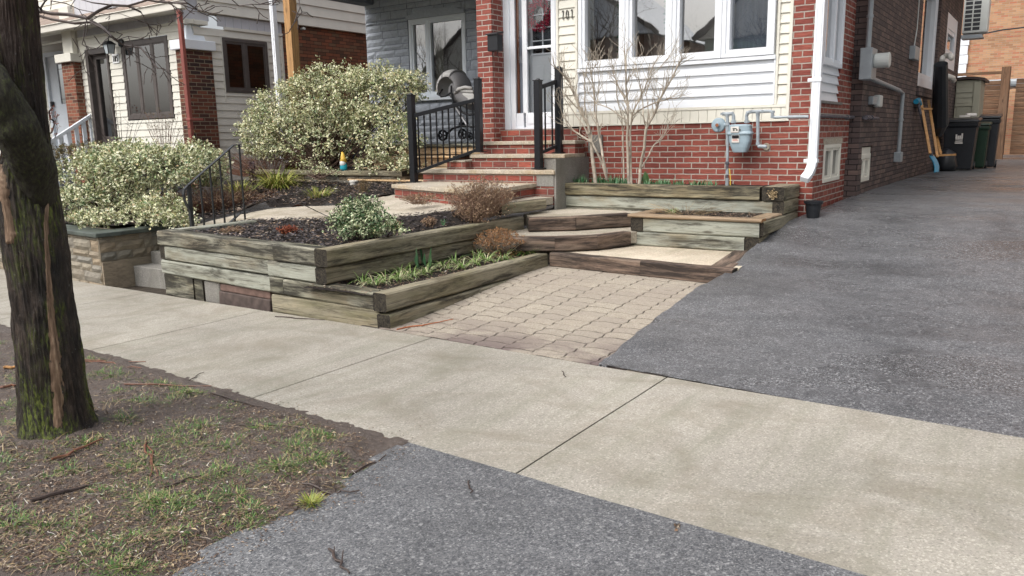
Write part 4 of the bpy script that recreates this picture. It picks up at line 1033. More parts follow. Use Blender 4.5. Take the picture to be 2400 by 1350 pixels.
# body
def meter_body(mb,YC,dd):
    prof=[(550,440,.8),(520,452,1),(516,520,1),(502,540,1.12),(502,556,1.12),(520,562,1),(526,640,.98),(545,700,.93),(570,758,.8)]
    L=[];
    for (xl_,y_,k) in prof:
        xr_=1290-xl_ ; pL=g(xl_,y_);pR=g(xr_,y_); cx=(pL.x+pR.x)/2; hw=(pR.x-pL.x)/2; z=(pL.z+pR.z)/2; ring=[]
        for s in range(20):
            a_=2*math.pi*s/20; c_,s_=math.cos(a_),math.sin(a_); e_=.55
            ring.append(V((cx+hw*math.copysign(abs(c_)**e_,c_),YC+dd*k*math.copysign(abs(s_)**e_,s_),z)))
        L.append(ring)
    vs=[p for r_ in L for p in r_];n=len(L)
    fs=[(i*20+k,(i+1)*20+k,(i+1)*20+(k+1)%20,i*20+(k+1)%20) for i in range(n-1) for k in range(20)]+[tuple(range(20)),tuple(range(n*20-1,(n-1)*20-1,-1))]
    mb.add(vs,fs)
a=MB(); meter_body(a,YM+.03,.085); bo=build('meter_body',a,M['metergrey'],GM,smooth=False); bevel(bo,.006)
a=MB(); q0=g(562,468);q1=g(655,535); yb=YM-.062; a.box((q0.x,yb-.012,q1.z),(q1.x,yb+.02,q0.z)); bevel(build('index_cover',a,M['paper'],GM),.008)
a=MB(); a.box((q0.x+.03,yb-.0135,q1.z+.06),(q1.x-.03,yb-.012,q0.z-.03)); 
for k in range(3): a.lathe((q0.x+.045+.04*k,yb-.013,q1.z+.035),[(.012,-.001),(.012,.001)],10,'y')
build('index_dials',a,M['numdark'],GM)
a=MB(); q0=g(574,562);q1=g(655,645); yb=YM-.060; a.box((q0.x,yb-.004,q1.z),(q1.x,yb+.02,q0.z)); lbq=build('sticker',a,M['paper'],GM)
a=MB(); a.box((q0.x+.004,yb-.006,q0.z-.045),(q1.x-.004,yb-.003,q0.z-.003)); build('sticker_band',a,M['ink'],lbq)
a=MB()
for k in range(4): a.box((q0.x+.012,yb-.006,q1.z+.02+k*.016),(q1.x-.012-.01*(k%2),yb-.003,q1.z+.028+k*.016))
build('sticker_print',a,M['pink'],lbq)
PW=.021
def pth(pts,Y=YM,r=PW): return [g(x,y,Y) for x,y in pts]
a=MB()
a.tube(pth([(575,430),(575,345),(560,318),(530,322),(450,322)]),[.024,.022,.027,.022,.024],10)
a.tube(pth([(505,330),(505,480),(508,700),(503,930)]),[.020,.024,.018,.018],10)
a.tube(pth([(725,430),(722,345),(735,310),(770,298),(980,292),(1012,296),(1018,355),(1035,362),(1200,358)]),[.022,.022,.026,.022,.02,.024,.022,.02,.014],10)
a.tube(pth([(850,300),(850,670),(862,690),(950,694)]),[.022,.020,.026,.022],10)
a.tube([g(1190,358),g(1420,355)],.022,8)
for (x_,y_,r_) in ((575,410,.036),(725,410,.036),(505,340,.028),(850,310,.030),(505,440,.034),(850,335,.026),(850,660,.026),(450,322,.028),(1018,300,.026),(1018,355,.026),(770,298,.028),(905,294,.026)):
    p=g(x_,y_); a.lathe(p-V((0,0,.015)),[(r_,0),(r_,.03)],10)
build('pipe',a,M['pipe'],GM)
a=MB(); a.tube([g(503,860),g(503,880),g(503,905)],[.026,.03,.02],8); a.tube([g(500,1050),g(500,1160)],.022,8); a.tube([g(503,900),g(500,1055)],.02,8)
build('riser_pipe',a,M['darkpipe'],GM)
a=MB(); a.tube([g(503,1048),g(501,1170)],.024,8); a.tube([g(505,940),g(503,1010)],[.02,.024],8); build('riser_sleeve',a,M['galv'],GM)
a=MB(); a.tube([g(508,940),g(530,950),g(540,1050),g(538,1160)],.006,5); build('tracer_wire',a,M['yellow'],GM)
a=MB(); p=g(400,450); a.lathe(p+V((0,.05,0)),[(.0,-.085),(.03,-.085),(.032,-.06),(.085,-.05),(.096,-.035),(.096,-.02),(.085,0),(.03,.03)],22,'y'); a.tube([g(470,450),g(505,445)],.03,8); a.tube([g(390,490),g(388,522)],.026,8)
bevel(build('regulator',a,M['metergrey'],GM),.003,1)
a=MB(); a.lathe(p+V((0,-.035,0)),[(.022,-.012),(.022,.0)],10,'y'); build('regulator_cap',a,M['woodtrim'],GM)
a=MB(); p=g(945,694,FY-.01); a.lathe(p,[(.045,-.01),(.05,.0)],9,'y'); build('mortar_patch',a,M['tread'],GM)
# ================================================================ side wall fittings
def S(x,y): return onX(x,y,DX)
EM=empty('electric_meter',tuple(S(2020,160)),'grey electric meter box with round meter and conduit on the dark side wall','electric meter')
a=MB(); y0=S(2012,155).y;y1=S(2030,160).y+.12; z1_=S(2025,116).z;z0_=S(2020,189).z
a.box((DX,y0+.05,z0_),(DX+.16,y0+.42,z1_)); bevel(build('meter_box',a,M['galv'],EM),.01)
a=MB(); a.lathe((DX+.16,y0+.23,(z0_*.40+z1_*.60)),[(.088,0),(.10,.02),(.10,.17),(.104,.17),(.104,.19),(.09,.2)],20,'x'); bevel(build('round_meter',a,M['acwhite'],EM),.004,1)
a=MB(); a.tube([(DX+.07,y0+.22,z1_),(DX+.07,y0+.22,6)],.035,10); zc=S(2036,48).z; a.lathe((DX+.07,y0+.22,zc),[(.045,0),(.045,.04)],10)
a.tube([(DX+.1,y0+.4,z0_+.06),(DX+.09,y0+.55,z0_+.03),(DX+.06,S(2100,202).y-.1,z0_-.03),(DX+.06,S(2108,206).y,z0_-.07),(DX+.06,S(2108,206).y,S(2098,356).z)],.034,10)
q=S(2099,356); a.lathe((DX+.06,S(2108,206).y,(z0_+q.z)/2),[(.045,0),(.045,.04)],10)
build('conduit',a,M['galv'],EM)
a=MB(); a.box((DX,S(2108,206).y-.1,S(2098,379).z),(DX+.12,S(2108,206).y+.1,q.z)); bevel(build('lower_box',a,M['galv'],EM),.01)
J=empty('junction_box',tuple(S(2137,125)),'small grey box with a thin cable on the dark brick wall','junction box')
a=MB(); p=S(2137,126); a.box((DX,p.y-.32,S(2137,142).z),(DX+.1,p.y+.25,S(2137,110).z)); bevel(build('box_body',a,M['galv'],J),.01)
a=MB(); a.tube([(DX+.03,p.y,S(2137,110).z),(DX+.03,p.y+.2,S(2137,110).z+.35),(DX+.03,p.y+.25,6)],.012,5); build('cable',a,M['acwhite'],J)
J=empty('outdoor_socket',tuple(S(2045,237)),'grey outdoor socket box below the electric meter','socket')
a=MB(); p=S(2045,237); a.box((DX,p.y-.35,p.z-.06),(DX+.07,p.y+.02,p.z+.06)); bevel(build('box_body',a,M['galv'],J),.01)
a=MB(); a.box((DX,p.y+.04,p.z-.09),(DX+.1,p.y+.28,p.z+.09)); bevel(build('cover',a,M['acwhite'],J),.02)
AC=empty('air_conditioner',(-1.9,27,3.5),'pale grey air conditioner unit on wall brackets at the end of the side wall','air conditioner')
YA=26.5
def ac(x,y): return onY(x,y,YA)
xa0=ac(2257,40).x; xa1=ac(2298,40).x; xb1=ac(2315,60).x; zA0=ac(2275,78).z; zA1=zA0+1.75
a=MB(); a.box((xa0,YA,zA0),(xb1,YA+.45,zA1)); bevel(build('casing',a,M['acwhite'],AC),.03)
a=MB(); nr=14; gw=(xa1-xa0)
for i in range(2):
    for j in range(nr):
        x0_=xa0+.05+i*gw*.48; z_=zA0+.08+j*.115
        a.box((x0_,YA-.006,z_),(x0_+gw*.40,YA+.01,z_+.085))
build('grille',a,M['dark'],AC)
a=MB(); a.box((xa0-.5,YA+.02,zA0-.09),(xb1-.12,YA+.10,zA0-.03)); a.box((xa0-.5,YA+.3,zA0-.09),(xb1-.12,YA+.38,zA0-.03)); a.box((xa0-.5,YA+.02,zA0-.09),(xa0-.42,YA+.1,zA0+.9)); a.box((xa0-.12,YA+.02,zA0-.03),(xa0-.05,YA+.1,zA0+.5)); a.box((xa0-.0,YA,zA0-.14),(xb1-.1,YA+.5,zA0-.09));build('bracket',a,M['galv'],AC)
DP=empty('drain_pipe',tuple(onX(2200,230,DX)),'thick black wrapped pipe with white elbows standing at the dark wall','pipe')
p=onX(2207,150,DX+.3);q=onX(2198,310,DX+.3)
a=MB(); yy=p.y-1.5; a.tube([onX(2205,150,DX+.3),onX(2203,290,DX+.3),onX(2199,312,DX+.25)],[.13,.17,.1],12); build('wrapped_pipe',a,M['plastic_black'],DP)
a=MB()
for (x_,y_,k) in ((2208,146,1),(2215,186,1)):
    pp_=[onX(x_,y_,DX+.3),onX(x_+1,y_-10,DX+.3),onX(x_+8,y_-15,DX+.32),onX(x_+20,y_-15,DX+.45),onX(x_+22,y_-10 if k else y_,DX+.5)] if y_<150 else [onX(2205,y_-3,DX+.3),onX(2222,y_-7,DX+.4),onX(2233,y_-3,DX+.45),onX(2235,y_+3,DX+.45)]
    a.tube(pp_,.055,10)
build('elbow',a,M['stone_white'],DP,smooth=True)
# ================================================================ back: tan building, fence, shed, bins
TB=empty('tan_brick_building',(6,38,.4),'large tan brick building closing the view behind the driveway','building')
a=MB(); a.box((-9,38,0),(16,46,13)); build('wall',a,M['tanbrick'],TB)
a=MB(); p=onY(2250,100,37.9); n=12
for k in range(n):
    z_=onY(2250,100,37.9).z
x_=onY(2253,150,37.6).x
a=MB(); zt2=onY(2256,98,37.6).z; zb2=onY(2247,180,37.6).z; k=0; z=zb2-2
while z<zt2: a.box((x_-.22,37.86,z),(x_+.16+(.03 if k%2 else 0),37.999,z+.34)); z+=.36;k+=1
build('quoin',a,M['white'],TB)
a=MB(); a.tube([onY(2300,80,37.7),onY(2350,70,37.7),onY(2420,62,37.7)],.03,5); build('cable',a,M['dark'],TB)
p=[onZ(2215,372,.5),onZ(2310,372,.5)]
SHY=24.7
def sh(x,y,Y=SHY): return onY(x,y,Y)
SH=empty('garden_shed',(-1.4,24.7,.5),'olive plastic garden shed with curved dark roof behind the bins','shed')
sx0=DX+.02; sx1=sh(2293,250).x; sz0=.45; sz1=sh(2250,184).z
PS=PL((0,SHY,0),(1,0,0),(0,-1,0))
a=MB(); PS.box(a,sx0,sx1,sz0,sz1-.06,-1.6,0); build('wall',a,M['shed'],SH)
zl=sh(2250,247).z; siding(a:=MB(),PS,sx0+.02,sx1-.16,zl+.06,sz1-.25,.135,.02); build('louvre_panel',a,M['shed'],SH)
a=MB(); PS.box(a,sx1-.14,sx1+.02,sz0,sz1-.10,0,.04); PS.box(a,sx0,sx1-.14,zl-.03,zl+.05,0,.03)
for k in range(5): PS.box(a,sx0+.05+k*.36,sx0+.36+k*.36-.02,sz0,zl-.04,0,.012) if sx0+.36+k*.36<sx1-.1 else None
bevel(build('panel',a,M['shed'],SH),.008)
a=MB(); xe=sh(2310,250).x
n=12
for k in range(n):
    t0,t1=k/n,(k+1)/n; X0=sx0-.05+(sx1+.15-sx0)*t0;X1=sx0-.05+(sx1+.15-sx0)*t1
    h0=.10*math.sin(math.pi*(.25+.6*t0));h1=.10*math.sin(math.pi*(.25+.6*t1)); z=sz1-.13
    a.hexa([(X0,SHY-.08,z+h0),(X1,SHY-.08,z+h1),(X1,SHY+1.65,z+h1),(X0,SHY+1.65,z+h0),(X0,SHY-.08,z+h0+.07),(X1,SHY-.08,z+h1+.07),(X1,SHY+1.65,z+h1+.07),(X0,SHY+1.65,z+h0+.07)])
build('roof',a,M['shedroof'],SH)
FN=empty('wooden_fence',(0,33,.5),'brown horizontal board fence with a gate gap and tall posts closing the driveway','fence')
FYY=32.5
def fn_(x,y): return onY(x,y,FYY)
zt=fn_(2340,190).z; z=.62; 
while z<zt:
    x0_=fn_(2296,300).x; x1_=fn_(2358,300).x
    tim(FN,(x0_-2.5,FYY,z),(x1_,FYY,z),.15,.03,mat='tim_fence',rough=.004,name='board'); 
    tim(FN,(fn_(2372,300).x,FYY-.05,z+.03),(6.0,FYY-.05,z+.03),.15,.03,mat='tim_fence',rough=.004,name='board'); z+=.158
x1_=fn_(2362,300).x
tim(FN,(x1_-.05,FYY-.25,.4),(x1_-.05,FYY-.25,fn_(2368,158).z),.30,.26,inn=(-1,0,0),mat='tim_fence',name='post')
a=MB(); zz=fn_(2300,172).z; a.box((x0_-1.2,FYY-.1,zz-.06),(x1_-.1,FYY-.02,zz+.04)); build('top_rail',a,M['tim_fence'],FN)
# low dark car roof glimpsed above the fence is a skylight-like grey roof
a=MB(); q=onY(2330,186,35); a.box((onY(2300,186,35).x-.5,35,q.z-.3),(q.x+1.2,36.8,q.z)); CRf=top('grey_canopy',a,M['galv'],(q.x,35,1),'low grey flat roof showing just above the brown fence','roof'); bevel(CRf,.1)
def bin_(loc,label,mat,h=1.15,w=.62,logo=False,lid='plastic_black',rz=0):
    B_=empty('wheelie_bin',loc,label,'bin','wheeled bins beside the shed'); x,y,z=loc
    a=MB(); k=.78
    def ring(s,zz,d=0): return [V((x+sx_*w/2*s,y+sy_*w/2*s*1.05,z+zz)) for sx_,sy_ in ((-1,-1),(1,-1),(1,1),(-1,1))]
    L=[ring(k,.03),ring(.92,h*.82),ring(1.0,h*.84),ring(1.03,h*.92)]
    vs=[p for r_ in L for p in r_]; fs=[(i*4+q,i*4+(q+1)%4,(i+1)*4+(q+1)%4,(i+1)*4+q) for i in range(3) for q in range(4)]+[(3,2,1,0),(12,13,14,15)]
    a.add(vs,fs); bevel(build('body',a,M[mat],B_),.04,3)
    a=MB(); a.hexa([(x-w*.56,y-w*.60,z+h*.925),(x+w*.56,y-w*.60,z+h*.925),(x+w*.56,y+w*.58,z+h*.96),(x-w*.56,y+w*.58,z+h*.96),(x-w*.52,y-w*.55,z+h*.965),(x+w*.52,y-w*.55,z+h*.965),(x+w*.52,y+w*.5,z+h*1.01),(x-w*.52,y+w*.5,z+h*1.01)]); bevel(build('lid',a,M[lid],B_),.025,3)
    a=MB(); a.tube([(x-w*.45,y+w*.66,z+h*.93),(x+w*.45,y+w*.66,z+h*.93)],.018,8); build('handle',a,M[lid],B_)
    for s in(-1,1):
        a=MB(); a.lathe((x+s*w*.40,y+w*.42,z+.10),[(.10,-.03),(.10,.03)],14,'x'); build('wheel',a,M['plastic_black'],B_)
    if logo:
        a=MB(); yy=y-w/2*.905*1.05-.012
        for (u0,u1,v0,v1) in ((-.075,-.045,.0,.14),(-.035,-.005,.0,.11),(.005,.035,.0,.11),(.045,.075,.0,.16),(-.075,.075,-.03,-.01),(-.075,.075,.0,.02),(-.08,.08,-.08,-.05)): a.box((x+u0,yy-.012,z+h*.58+v0),(x+u1,yy+.02,z+h*.58+v1))
        build('printed_emblem',a,M['paper'],B_)
    return B_
pb_=onZ(2250,388,.5)
def bloc(px_,py_,Y): p=onY(px_,py_,Y); return (p.x,p.y,dz_(Y)+.0)
bin_(bloc(2250,340,22.2),'large black wheeled bin with white emblem in front of the shed','plastic_black',1.24,.74,True)
bin_(bloc(2291,340,23.3),'dark green wheeled bin squeezed between the two black bins','plastic_green',1.16,.50,False,'plastic_green')
bin_(bloc(2316,340,24.0),'slim black wheeled bin at the right end of the row by the fence','plastic_black',1.36,.46)
b0=bloc(2262,284,22.0); a=MB(); a.box((b0[0]-.12,21.9,b0[2]+1.255),(b0[0]+.1,22.1,b0[2]+1.30)); a.tube([(b0[0]+.02,21.95,b0[2]+1.30),(b0[0]+.2,22.1,b0[2]+1.30)],.045,8); top('bin_bag',a,M['paper'],(b0[0],22,b0[2]+1.25),'white bag lying on the lid of the black bin','bag')
# shovels and wooden sled leaning on the wall
SV=empty('snow_shovel',(-2.05,21.5,.55),'snow shovel with blue blade and blue grip leaning on the dark wall','shovel')
def sv(x,y,X): return onX(x,y,X)
a=MB(); tp=sv(2150,238,-2.31); bt=sv(2185,370,-2.0); a.tube([tp,tp.lerp(bt,.5),bt],.028,8); build('handle',a,M['darkpipe'],SV)
a=MB(); a.tube([sv(2147,238,-2.30),sv(2152,236,-2.30),sv(2160,256,-2.28)],[.05,.06,.04],8); build('grip',a,M['blue'],SV)
a=MB(); c_=[sv(2178,369,-2.03),sv(2196,366,-1.98),sv(2184,372,-2.0),sv(2186,385,-1.95),sv(2193,404,-1.85)]
ba=onX(2180,366,-2.05); bb_=onX(2190,404,-1.88)
def blf(i,j):
    c_=ba.lerp(bb_,j); return V((c_.x+.04*math.sin(j*3),c_.y-.17+.40*i,c_.z))+V((.05*math.sin(math.pi*i),0,0))
a.grid(blf,6,8); q=build('blade',a,M['blue'],SV); q.modifiers.new('t','SOLIDIFY').thickness=.02
SL=empty('wooden_sled',(-2.05,23,.55),'varnished wooden toboggan leaning upright between the shovel and black pipe','sled')
for (a0,a1) in (((2157,232),(2180,360)),((2176,235),(2197,368)),((2186,282),(2205,362))):
    a=MB(); p=onX(*a0,-2.30);q=onX(*a1,-1.95); a.beam(p,q,.05,.03); build('slat',a,M['woodorange'],SL)
for (a0,a1) in (((2163,255),(2193,257)),((2190,368),(2215,364))):
    a=MB(); p=onX(*a0,-2.24); a.beam(p+V((0,-.2,0)),p+V((.1,.35,0)),.06,.035); build('crosspiece',a,M['woodorange'],SL) if a0[1]<300 else None
a=MB(); p=onX(2200,365,-1.95); a.beam(p+V((-.15,0,0)),p+V((.3,.1,.02)),.06,.035); build('crosspiece',a,M['woodorange'],SL)
a=MB(); a.lathe((-2.12,21.4,.57),[(.18,0),(.24,.12),(.2,.4),(.08,.5)],12); 
for i in range(len(a.v)): a.v[i]+=V((.06*n3(a.v[i].x*5,a.v[i].y*5,a.v[i].z*5),0,.05*n3(a.v[i].y*7,1)))
top('rubbish_sack',a,M['plastic_black'],(-2.12,21.4,.55),'black sack slumped beside the bin at the wall','sack',smooth=True)
# ================================================================ GREY PORCH HOUSE (103)
H2=empty('grey_stone_house',(-10,12.4,1.4),'house front of grey painted stone with white window on a covered porch','house')
GY=12.4; PG=PL((0,GY,0),(1,0,0),(0,-1,0))
gl=onY(858,85,GY).x; gr=-7.2
wL,wzt=fx(955,45,GY); wR,_=fx(1096,228,GY); wzb=fx(980,229,GY)[1]; 
hole=[(wL,wR,wzb,wzt+.02)]
a=MB(); wall(a,PG,gl+.01,gr,1.2,5,.2,hole); build('wall_backing',a,M['greyjoint'],H2)
a=MB(); ashlar(a,PG,gl,gr,1.2,4.9,(.075,.20),(.22,.62),joint=.010,dep=.034,holes=hole); build('wall',a,M['greystone'],H2,label='grey painted ledge stone wall')
a=MB(); P=PG.p; n=12
for k in range(n):
    t0,t1=k/n,(k+1)/n; f=lambda t:.16*math.sin(math.pi*(.12+.76*t))**.8-.05
    u0_,u1_=wL+(wR-wL)*t0,wL+(wR-wL)*t1
    a.hexa([P(u0_,wzt-.02,.05),P(u1_,wzt-.02,.05),P(u1_,wzt-.02,-.1),P(u0_,wzt-.02,-.1),P(u0_,wzt+.02+f(t0),.05),P(u1_,wzt+.02+f(t1),.05),P(u1_,wzt+.02+f(t1),-.1),P(u0_,wzt+.02+f(t0),-.1)])
build('window_arch',a,M['greystone'],H2)
um=fx(1005,140,GY)[0]
w=window(H2,PG,wL+.03,wR,wzb,wzt-.02,'trim',fw=.06,d0=-.08,d1=.02,gm='glassr',mull=[um],curt=[(wL+.05,wL+.4,'curtain'),(um+.05,um+.25,'curtain')],sash=.04,room=.8,rmat='bayroom')
a=MB(); PG.box(a,wL-.1,wR+.1,wzb-.07,wzb-.002,-.1,.10); bevel(build('sill',a,M['trim'],H2),.008)
zb_=onY(853,15,GY).z; xb0=onY(853,15,GY).x; xb1_=onY(877,14,GY).x
a=MB(); a.box((xb0,10.0,zb_),(xb1_,GY-.01,zb_+.35)); a.box((xb1_+.001,9.95,zb_+.02),(-7.4,10.2,zb_+.38)); build('porch_beam',a,M['greyjoint'],H2)
a=MB(); a.box((xb1_,10.2,zb_+.22),(-7.3,GY+.3,zb_+.26)); build('porch_ceiling',a,M['trim'],H2)
a=MB(); a.box((gl,GY+.2,1.0),(gl+.2,17,5)); build('side_wall',a,M['rustbrick'],H2)
a=MB(); a.box((gl-.1,GY+.1,1),(-5,GY+.35,5));build('inner_wall',a,M['dark'],H2) if False else None
a=MB(); x_=onY(682,85,10.95).x; 
tim(H2,(x_-.07,10.3,1.4),(x_-.07,10.3,5.2),.15,.15,inn=(0,1,0),mat='tim_post',name='porch_post',rough=.003) if False else None
a=MB(); n=30
pv0=onY(675,0,10.95);pv1=onY(686,170,10.95)
xq=(pv0.x+pv1.x)/2
mb=MB(); mb.box((xq-.085,10.3,1.4),(xq+.085,10.47,5.2)); 
uvx=[[(0,0)]]
def vertbox(mb,x0,x1,y0,y1,z0,z1):
    c=[(x0,y0),(x1,y0),(x1,y1),(x0,y1)]; per=[0,x1-x0,x1-x0+y1-y0,2*(x1-x0)+y1-y0,2*(x1-x0+y1-y0)]
    n=24
    for k in range(4):
        p,q=c[k],c[(k+1)%4]
        for i in range(n):
            za,zc=z0+(z1-z0)*i/n,z0+(z1-z0)*(i+1)/n
            mb.add([(p[0],p[1],za),(q[0],q[1],za),(q[0],q[1],zc),(p[0],p[1],zc)],[(0,1,2,3)],[[(za,per[k]),(za,per[k+1]),(zc,per[k+1]),(zc,per[k])]])
mb=MB(); vertbox(mb,xq-.088,xq+.088,10.9,11.08,1.4,5.2); build('porch_post',mb,M['tim_post'],H2)
a=MB(); xw=onY(642,95,11.1).x; a.box((xw-.05,11.08,1.2),(xw+.05,11.18,5)); a.box((xw+.005,11.07,1.2),(xw+.015,11.085,5)); bevel(build('downspout',a,M['white'],H2),.006)
# porch floor and wooden steps
ps_=empty('wooden_steps',(-9.4,10.2,.8),'worn tan timber steps up to the grey porch beside the brick steps','steps')
def plank(x0,x1,y0,y1,z0,z1,mat='tim_porch',nm='tread'):
    tim(ps_,(x0,y0,z0),(x1,y0,z0),z1-z0,y1-y0,mat=mat,rough=.003,name=nm)
plank(-12.0,-7.55,10.86,11.4,1.40,1.45,'tim_mix','porch_floor')
plank(-12.0,-7.3,11.41,12.42,1.40,1.45,'tim_mix','porch_floor')
for (z,y) in ((1.26,10.55),(1.07,10.22),(.885,9.95)):
    plank(-10.25,-8.35,y,y+.36,z-.04,z)
for (z0_,z1__,y) in ((1.275,1.40,10.90),(1.07,1.22,10.60),(.885,1.03,10.27),(.70,.845,10.0)):
    plank(-10.22,-8.37 if z1__<1.3 else -7.6,y,y+.04,z0_,z1__,nm='riser')
# ================================================================ BRICK STEPS (101)
BS=empty('brick_steps',(-6.8,9.8,.72),'red brick front steps with worn concrete treads leading up to the white door','steps')
def slab_(name,poly,z,th=.055,mat='tread'):
    mb=MB(); mb.prism(poly,z-th,z); return bevel(build(name,mb,M[mat],BS),.008)
def inset(poly,d,keep=()):
    cx=sum(p[0] for p in poly)/len(poly); cy=sum(p[1] for p in poly)/len(poly)
    return [(cx+(x-cx)*(1-d),cy+(y-cy)*(1-d)) for x,y in poly]
a1=onZ(917,432,.9);a2=onZ(1088,445,.9);a3=onZ(1160,443,.9);a4=onZ(1235,432,.9)
pol=[(a1.x,a1.y),(a2.x,a2.y),(a3.x+.02,a3.y),(a4.x,a4.y),(a4.x,10.4),(a1.x,10.4)]
slab_('tread',pol,.90)
ins_=[(a1.x+.03,a1.y+.03),(a2.x+.0,a2.y+.04),(a3.x-.02,a3.y+.05),(a4.x-.04,a4.y+.05),(a4.x-.04,10.3),(a1.x+.03,10.3)]
mb=MB(); mb.prism(ins_,.55,.845); build('riser',mb,M['stepbrick'],BS)
yf=(9.5,9.8,10.1); zz=(1.08,1.30,1.49)
xl_=(onY(985,400,9.5).x,onY(1100,362,9.8).x,onY(1127,331,10.1).x); XR2=-5.74
for k in range(3):
    r2=XR2+.0*k
    y1_=10.40
    slab_('tread',[(xl_[k],yf[k]),(r2,yf[k]),(r2,y1_),(xl_[k],y1_)],zz[k])
    mb=MB(); mb.box((xl_[k]+.03+.001*k,yf[k]+.03,.6 if k==0 else zz[k-1]+.001),(r2-.02-.001*k,y1_,zz[k]-.056)); build('riser',mb,M['stepbrick'],BS)
# left lower brick shoulder below the third step
mb=MB(); xx=onY(1044,385,9.62).x; mb.box((xx,9.66,1.083),(xl_[1]+.029,10.3,1.19)); build('shoulder',mb,M['stepbrick'],BS)
mb=MB(); mb.box((xx-.02,9.65,1.191),(xl_[1]+.02,10.3,1.21)); build('shoulder_cap',mb,M['tread'],BS)
# cement patches and cheek
mb=MB(); mb.box((XR2-.019,9.535,.5),(XR2+.012,10.49,1.244)); build('cheek',mb,M['patch'],BS,label='bare grey cement side of the steps')
mb=MB(); mb.box((XR2-.30,9.522,.86),(XR2-.019,9.53,1.023)); build('cement_patch',mb,M['patch'],BS)
mb=MB(); mb.box((XR2-.36,9.822,1.083),(XR2-.02,9.83,1.243)); build('cement_patch',mb,M['patch'],BS)
mb=MB(); q=onY(1345,345,10.42); mb.box((XR2+.015,10.46,1.30),(-5.5,10.52,1.56)); build('cement_block',mb,M['patch'],BS)
# ---------------- black railings
def rail(nm,lab,posts,trail,brail,nb,bal=.018,pw=.095,capr=True,mat='black',group='railings of the front steps'):
    e=empty(nm,tuple(posts[0][0]),lab,'railing',group)
    for (b,t) in posts:
        a=MB(); h=pw/2; a.box((b.x-h,b.y-h,b.z),(b.x+h,b.y+h,t)); bevel(p_:=build('post',a,M[mat],e),.006)
        a=MB(); a.box((b.x-h-.008,b.y-h-.008,t),(b.x+h+.008,b.y+h+.008,t+.014)); a.lathe((b.x,b.y,t+.014),[(.04,0),(.034,.012),(.015,.022)],14); bevel(build('cap',a,M[mat],p_),.004)
        a=MB(); a.box((b.x-h-.035,b.y-h-.035,b.z),(b.x+h+.035,b.y+h+.035,b.z+.014)); build('base_plate',a,M[mat],p_)
    a=MB(); a.beam(trail[0],trail[1],.045,.06); bevel(build('top_rail',a,M[mat],e),.006)
    a=MB(); a.beam(brail[0],brail[1],.04,.045); bevel(build('bottom_rail',a,M[mat],e),.004)
    for k in range(nb):
        t=(k+.9)/(nb+.8); p=trail[0].lerp(trail[1],t); q=brail[0].lerp(brail[1],t); 
        a=MB(); a.box((p.x-bal/2,p.y-bal/2,q.z),(p.x+bal/2,p.y+bal/2,p.z)); build('baluster',a,M[mat],e)
    return e
Pb=onY(971,428,9.2);Pt=onY(957,224,9.2).z; Qb=onY(1124,357,9.9); Qt=onY(1118,186,9.9).z
Pb.z=.90; 
rail('railing','black metal railing with ten balusters on the left of the brick steps',[(Pb,Pt),(Qb,Qt)],(onY(966,272,9.2),onY(1120,233,9.9)),(onY(978,403,9.2),onY(1122,350,9.9)),10)
Rb=onY(1263,396,9.75);Rt=onY(1257,190,9.75).z;Sb=onY(1311,359,10.1);St=onY(1306,161,10.1).z
rail('railing','short black metal railing on the right of the brick steps by the bare shrubs',[(Rb,Rt),(Sb,St)],(onY(1262,206,9.75),onY(1308,190,10.1)),(onY(1263,360,9.75),onY(1309,340,10.1)),2)
def oldrail(lab,X,pts,bals,post,low=None,group=None,w=.035):
    e=empty('iron_railing',tuple(onX(*post[1],X)),lab,'railing')
    P3_=[onX(x,y,X) for x,y in pts]; a=MB()
    for p,q in zip(P3_[:-1],P3_[1:]): a.beam(p,q,w,.012,up=(0,-.4,1))
    build('handrail',a,M['oldblack'],e)
    a=MB(); a.beam(onX(*post[0],X),onX(*post[1],X),w*.9,w*.9,up=(1,0,0)); build('post',a,M['oldblack'],e)
    for (x0,y0,x1,y1) in bals:
        a=MB(); p=onX(x0,y0,X);q=onX(x1,y1,X); a.box((X-.009,p.y-.009,q.z),(X+.009,p.y+.009,p.z)); build('baluster',a,M['oldblack'],e)
    if low: 
        a=MB(); L=[onX(x,y,X) for x,y in low]
        for p,q in zip(L[:-1],L[1:]): a.beam(p,q,w,.012,up=(0,-.4,1))
        build('bottom_rail',a,M['oldblack'],e)
    return e
c5=lambda x,y:(400+x/5.868,330+y/5.868)
oldrail('old black iron handrail with curled end beside the timber planter',-8.95,[c5(*p) for p in((955,52),(860,60),(700,205),(520,360),(330,530),(225,620),(180,670),(172,740),(195,830),(235,910),(262,960))],
  [(*c5(398,480),*c5(475,1240)),(*c5(535,360),*c5(620,1240)),(*c5(668,240),*c5(765,1200)),(*c5(803,120),*c5(895,1110)),(*c5(940,55),*c5(1040,1080))],(c5(248,600),c5(306,1300)),[c5(690,1240),c5(945,1005),c5(1050,992)],w=.045)
# hanging bits: foot plate of last baluster is hidden behind mulch
oldrail('old black iron railing half hidden in the variegated bush',-9.55,[(990,216),(946,218),(920,246),(904,268),(899,290),(902,312),(907,330)],[(921,246,926,333),(936,232,941,333),(950,220,955,333)],((906,262),(911,415)),w=.035)
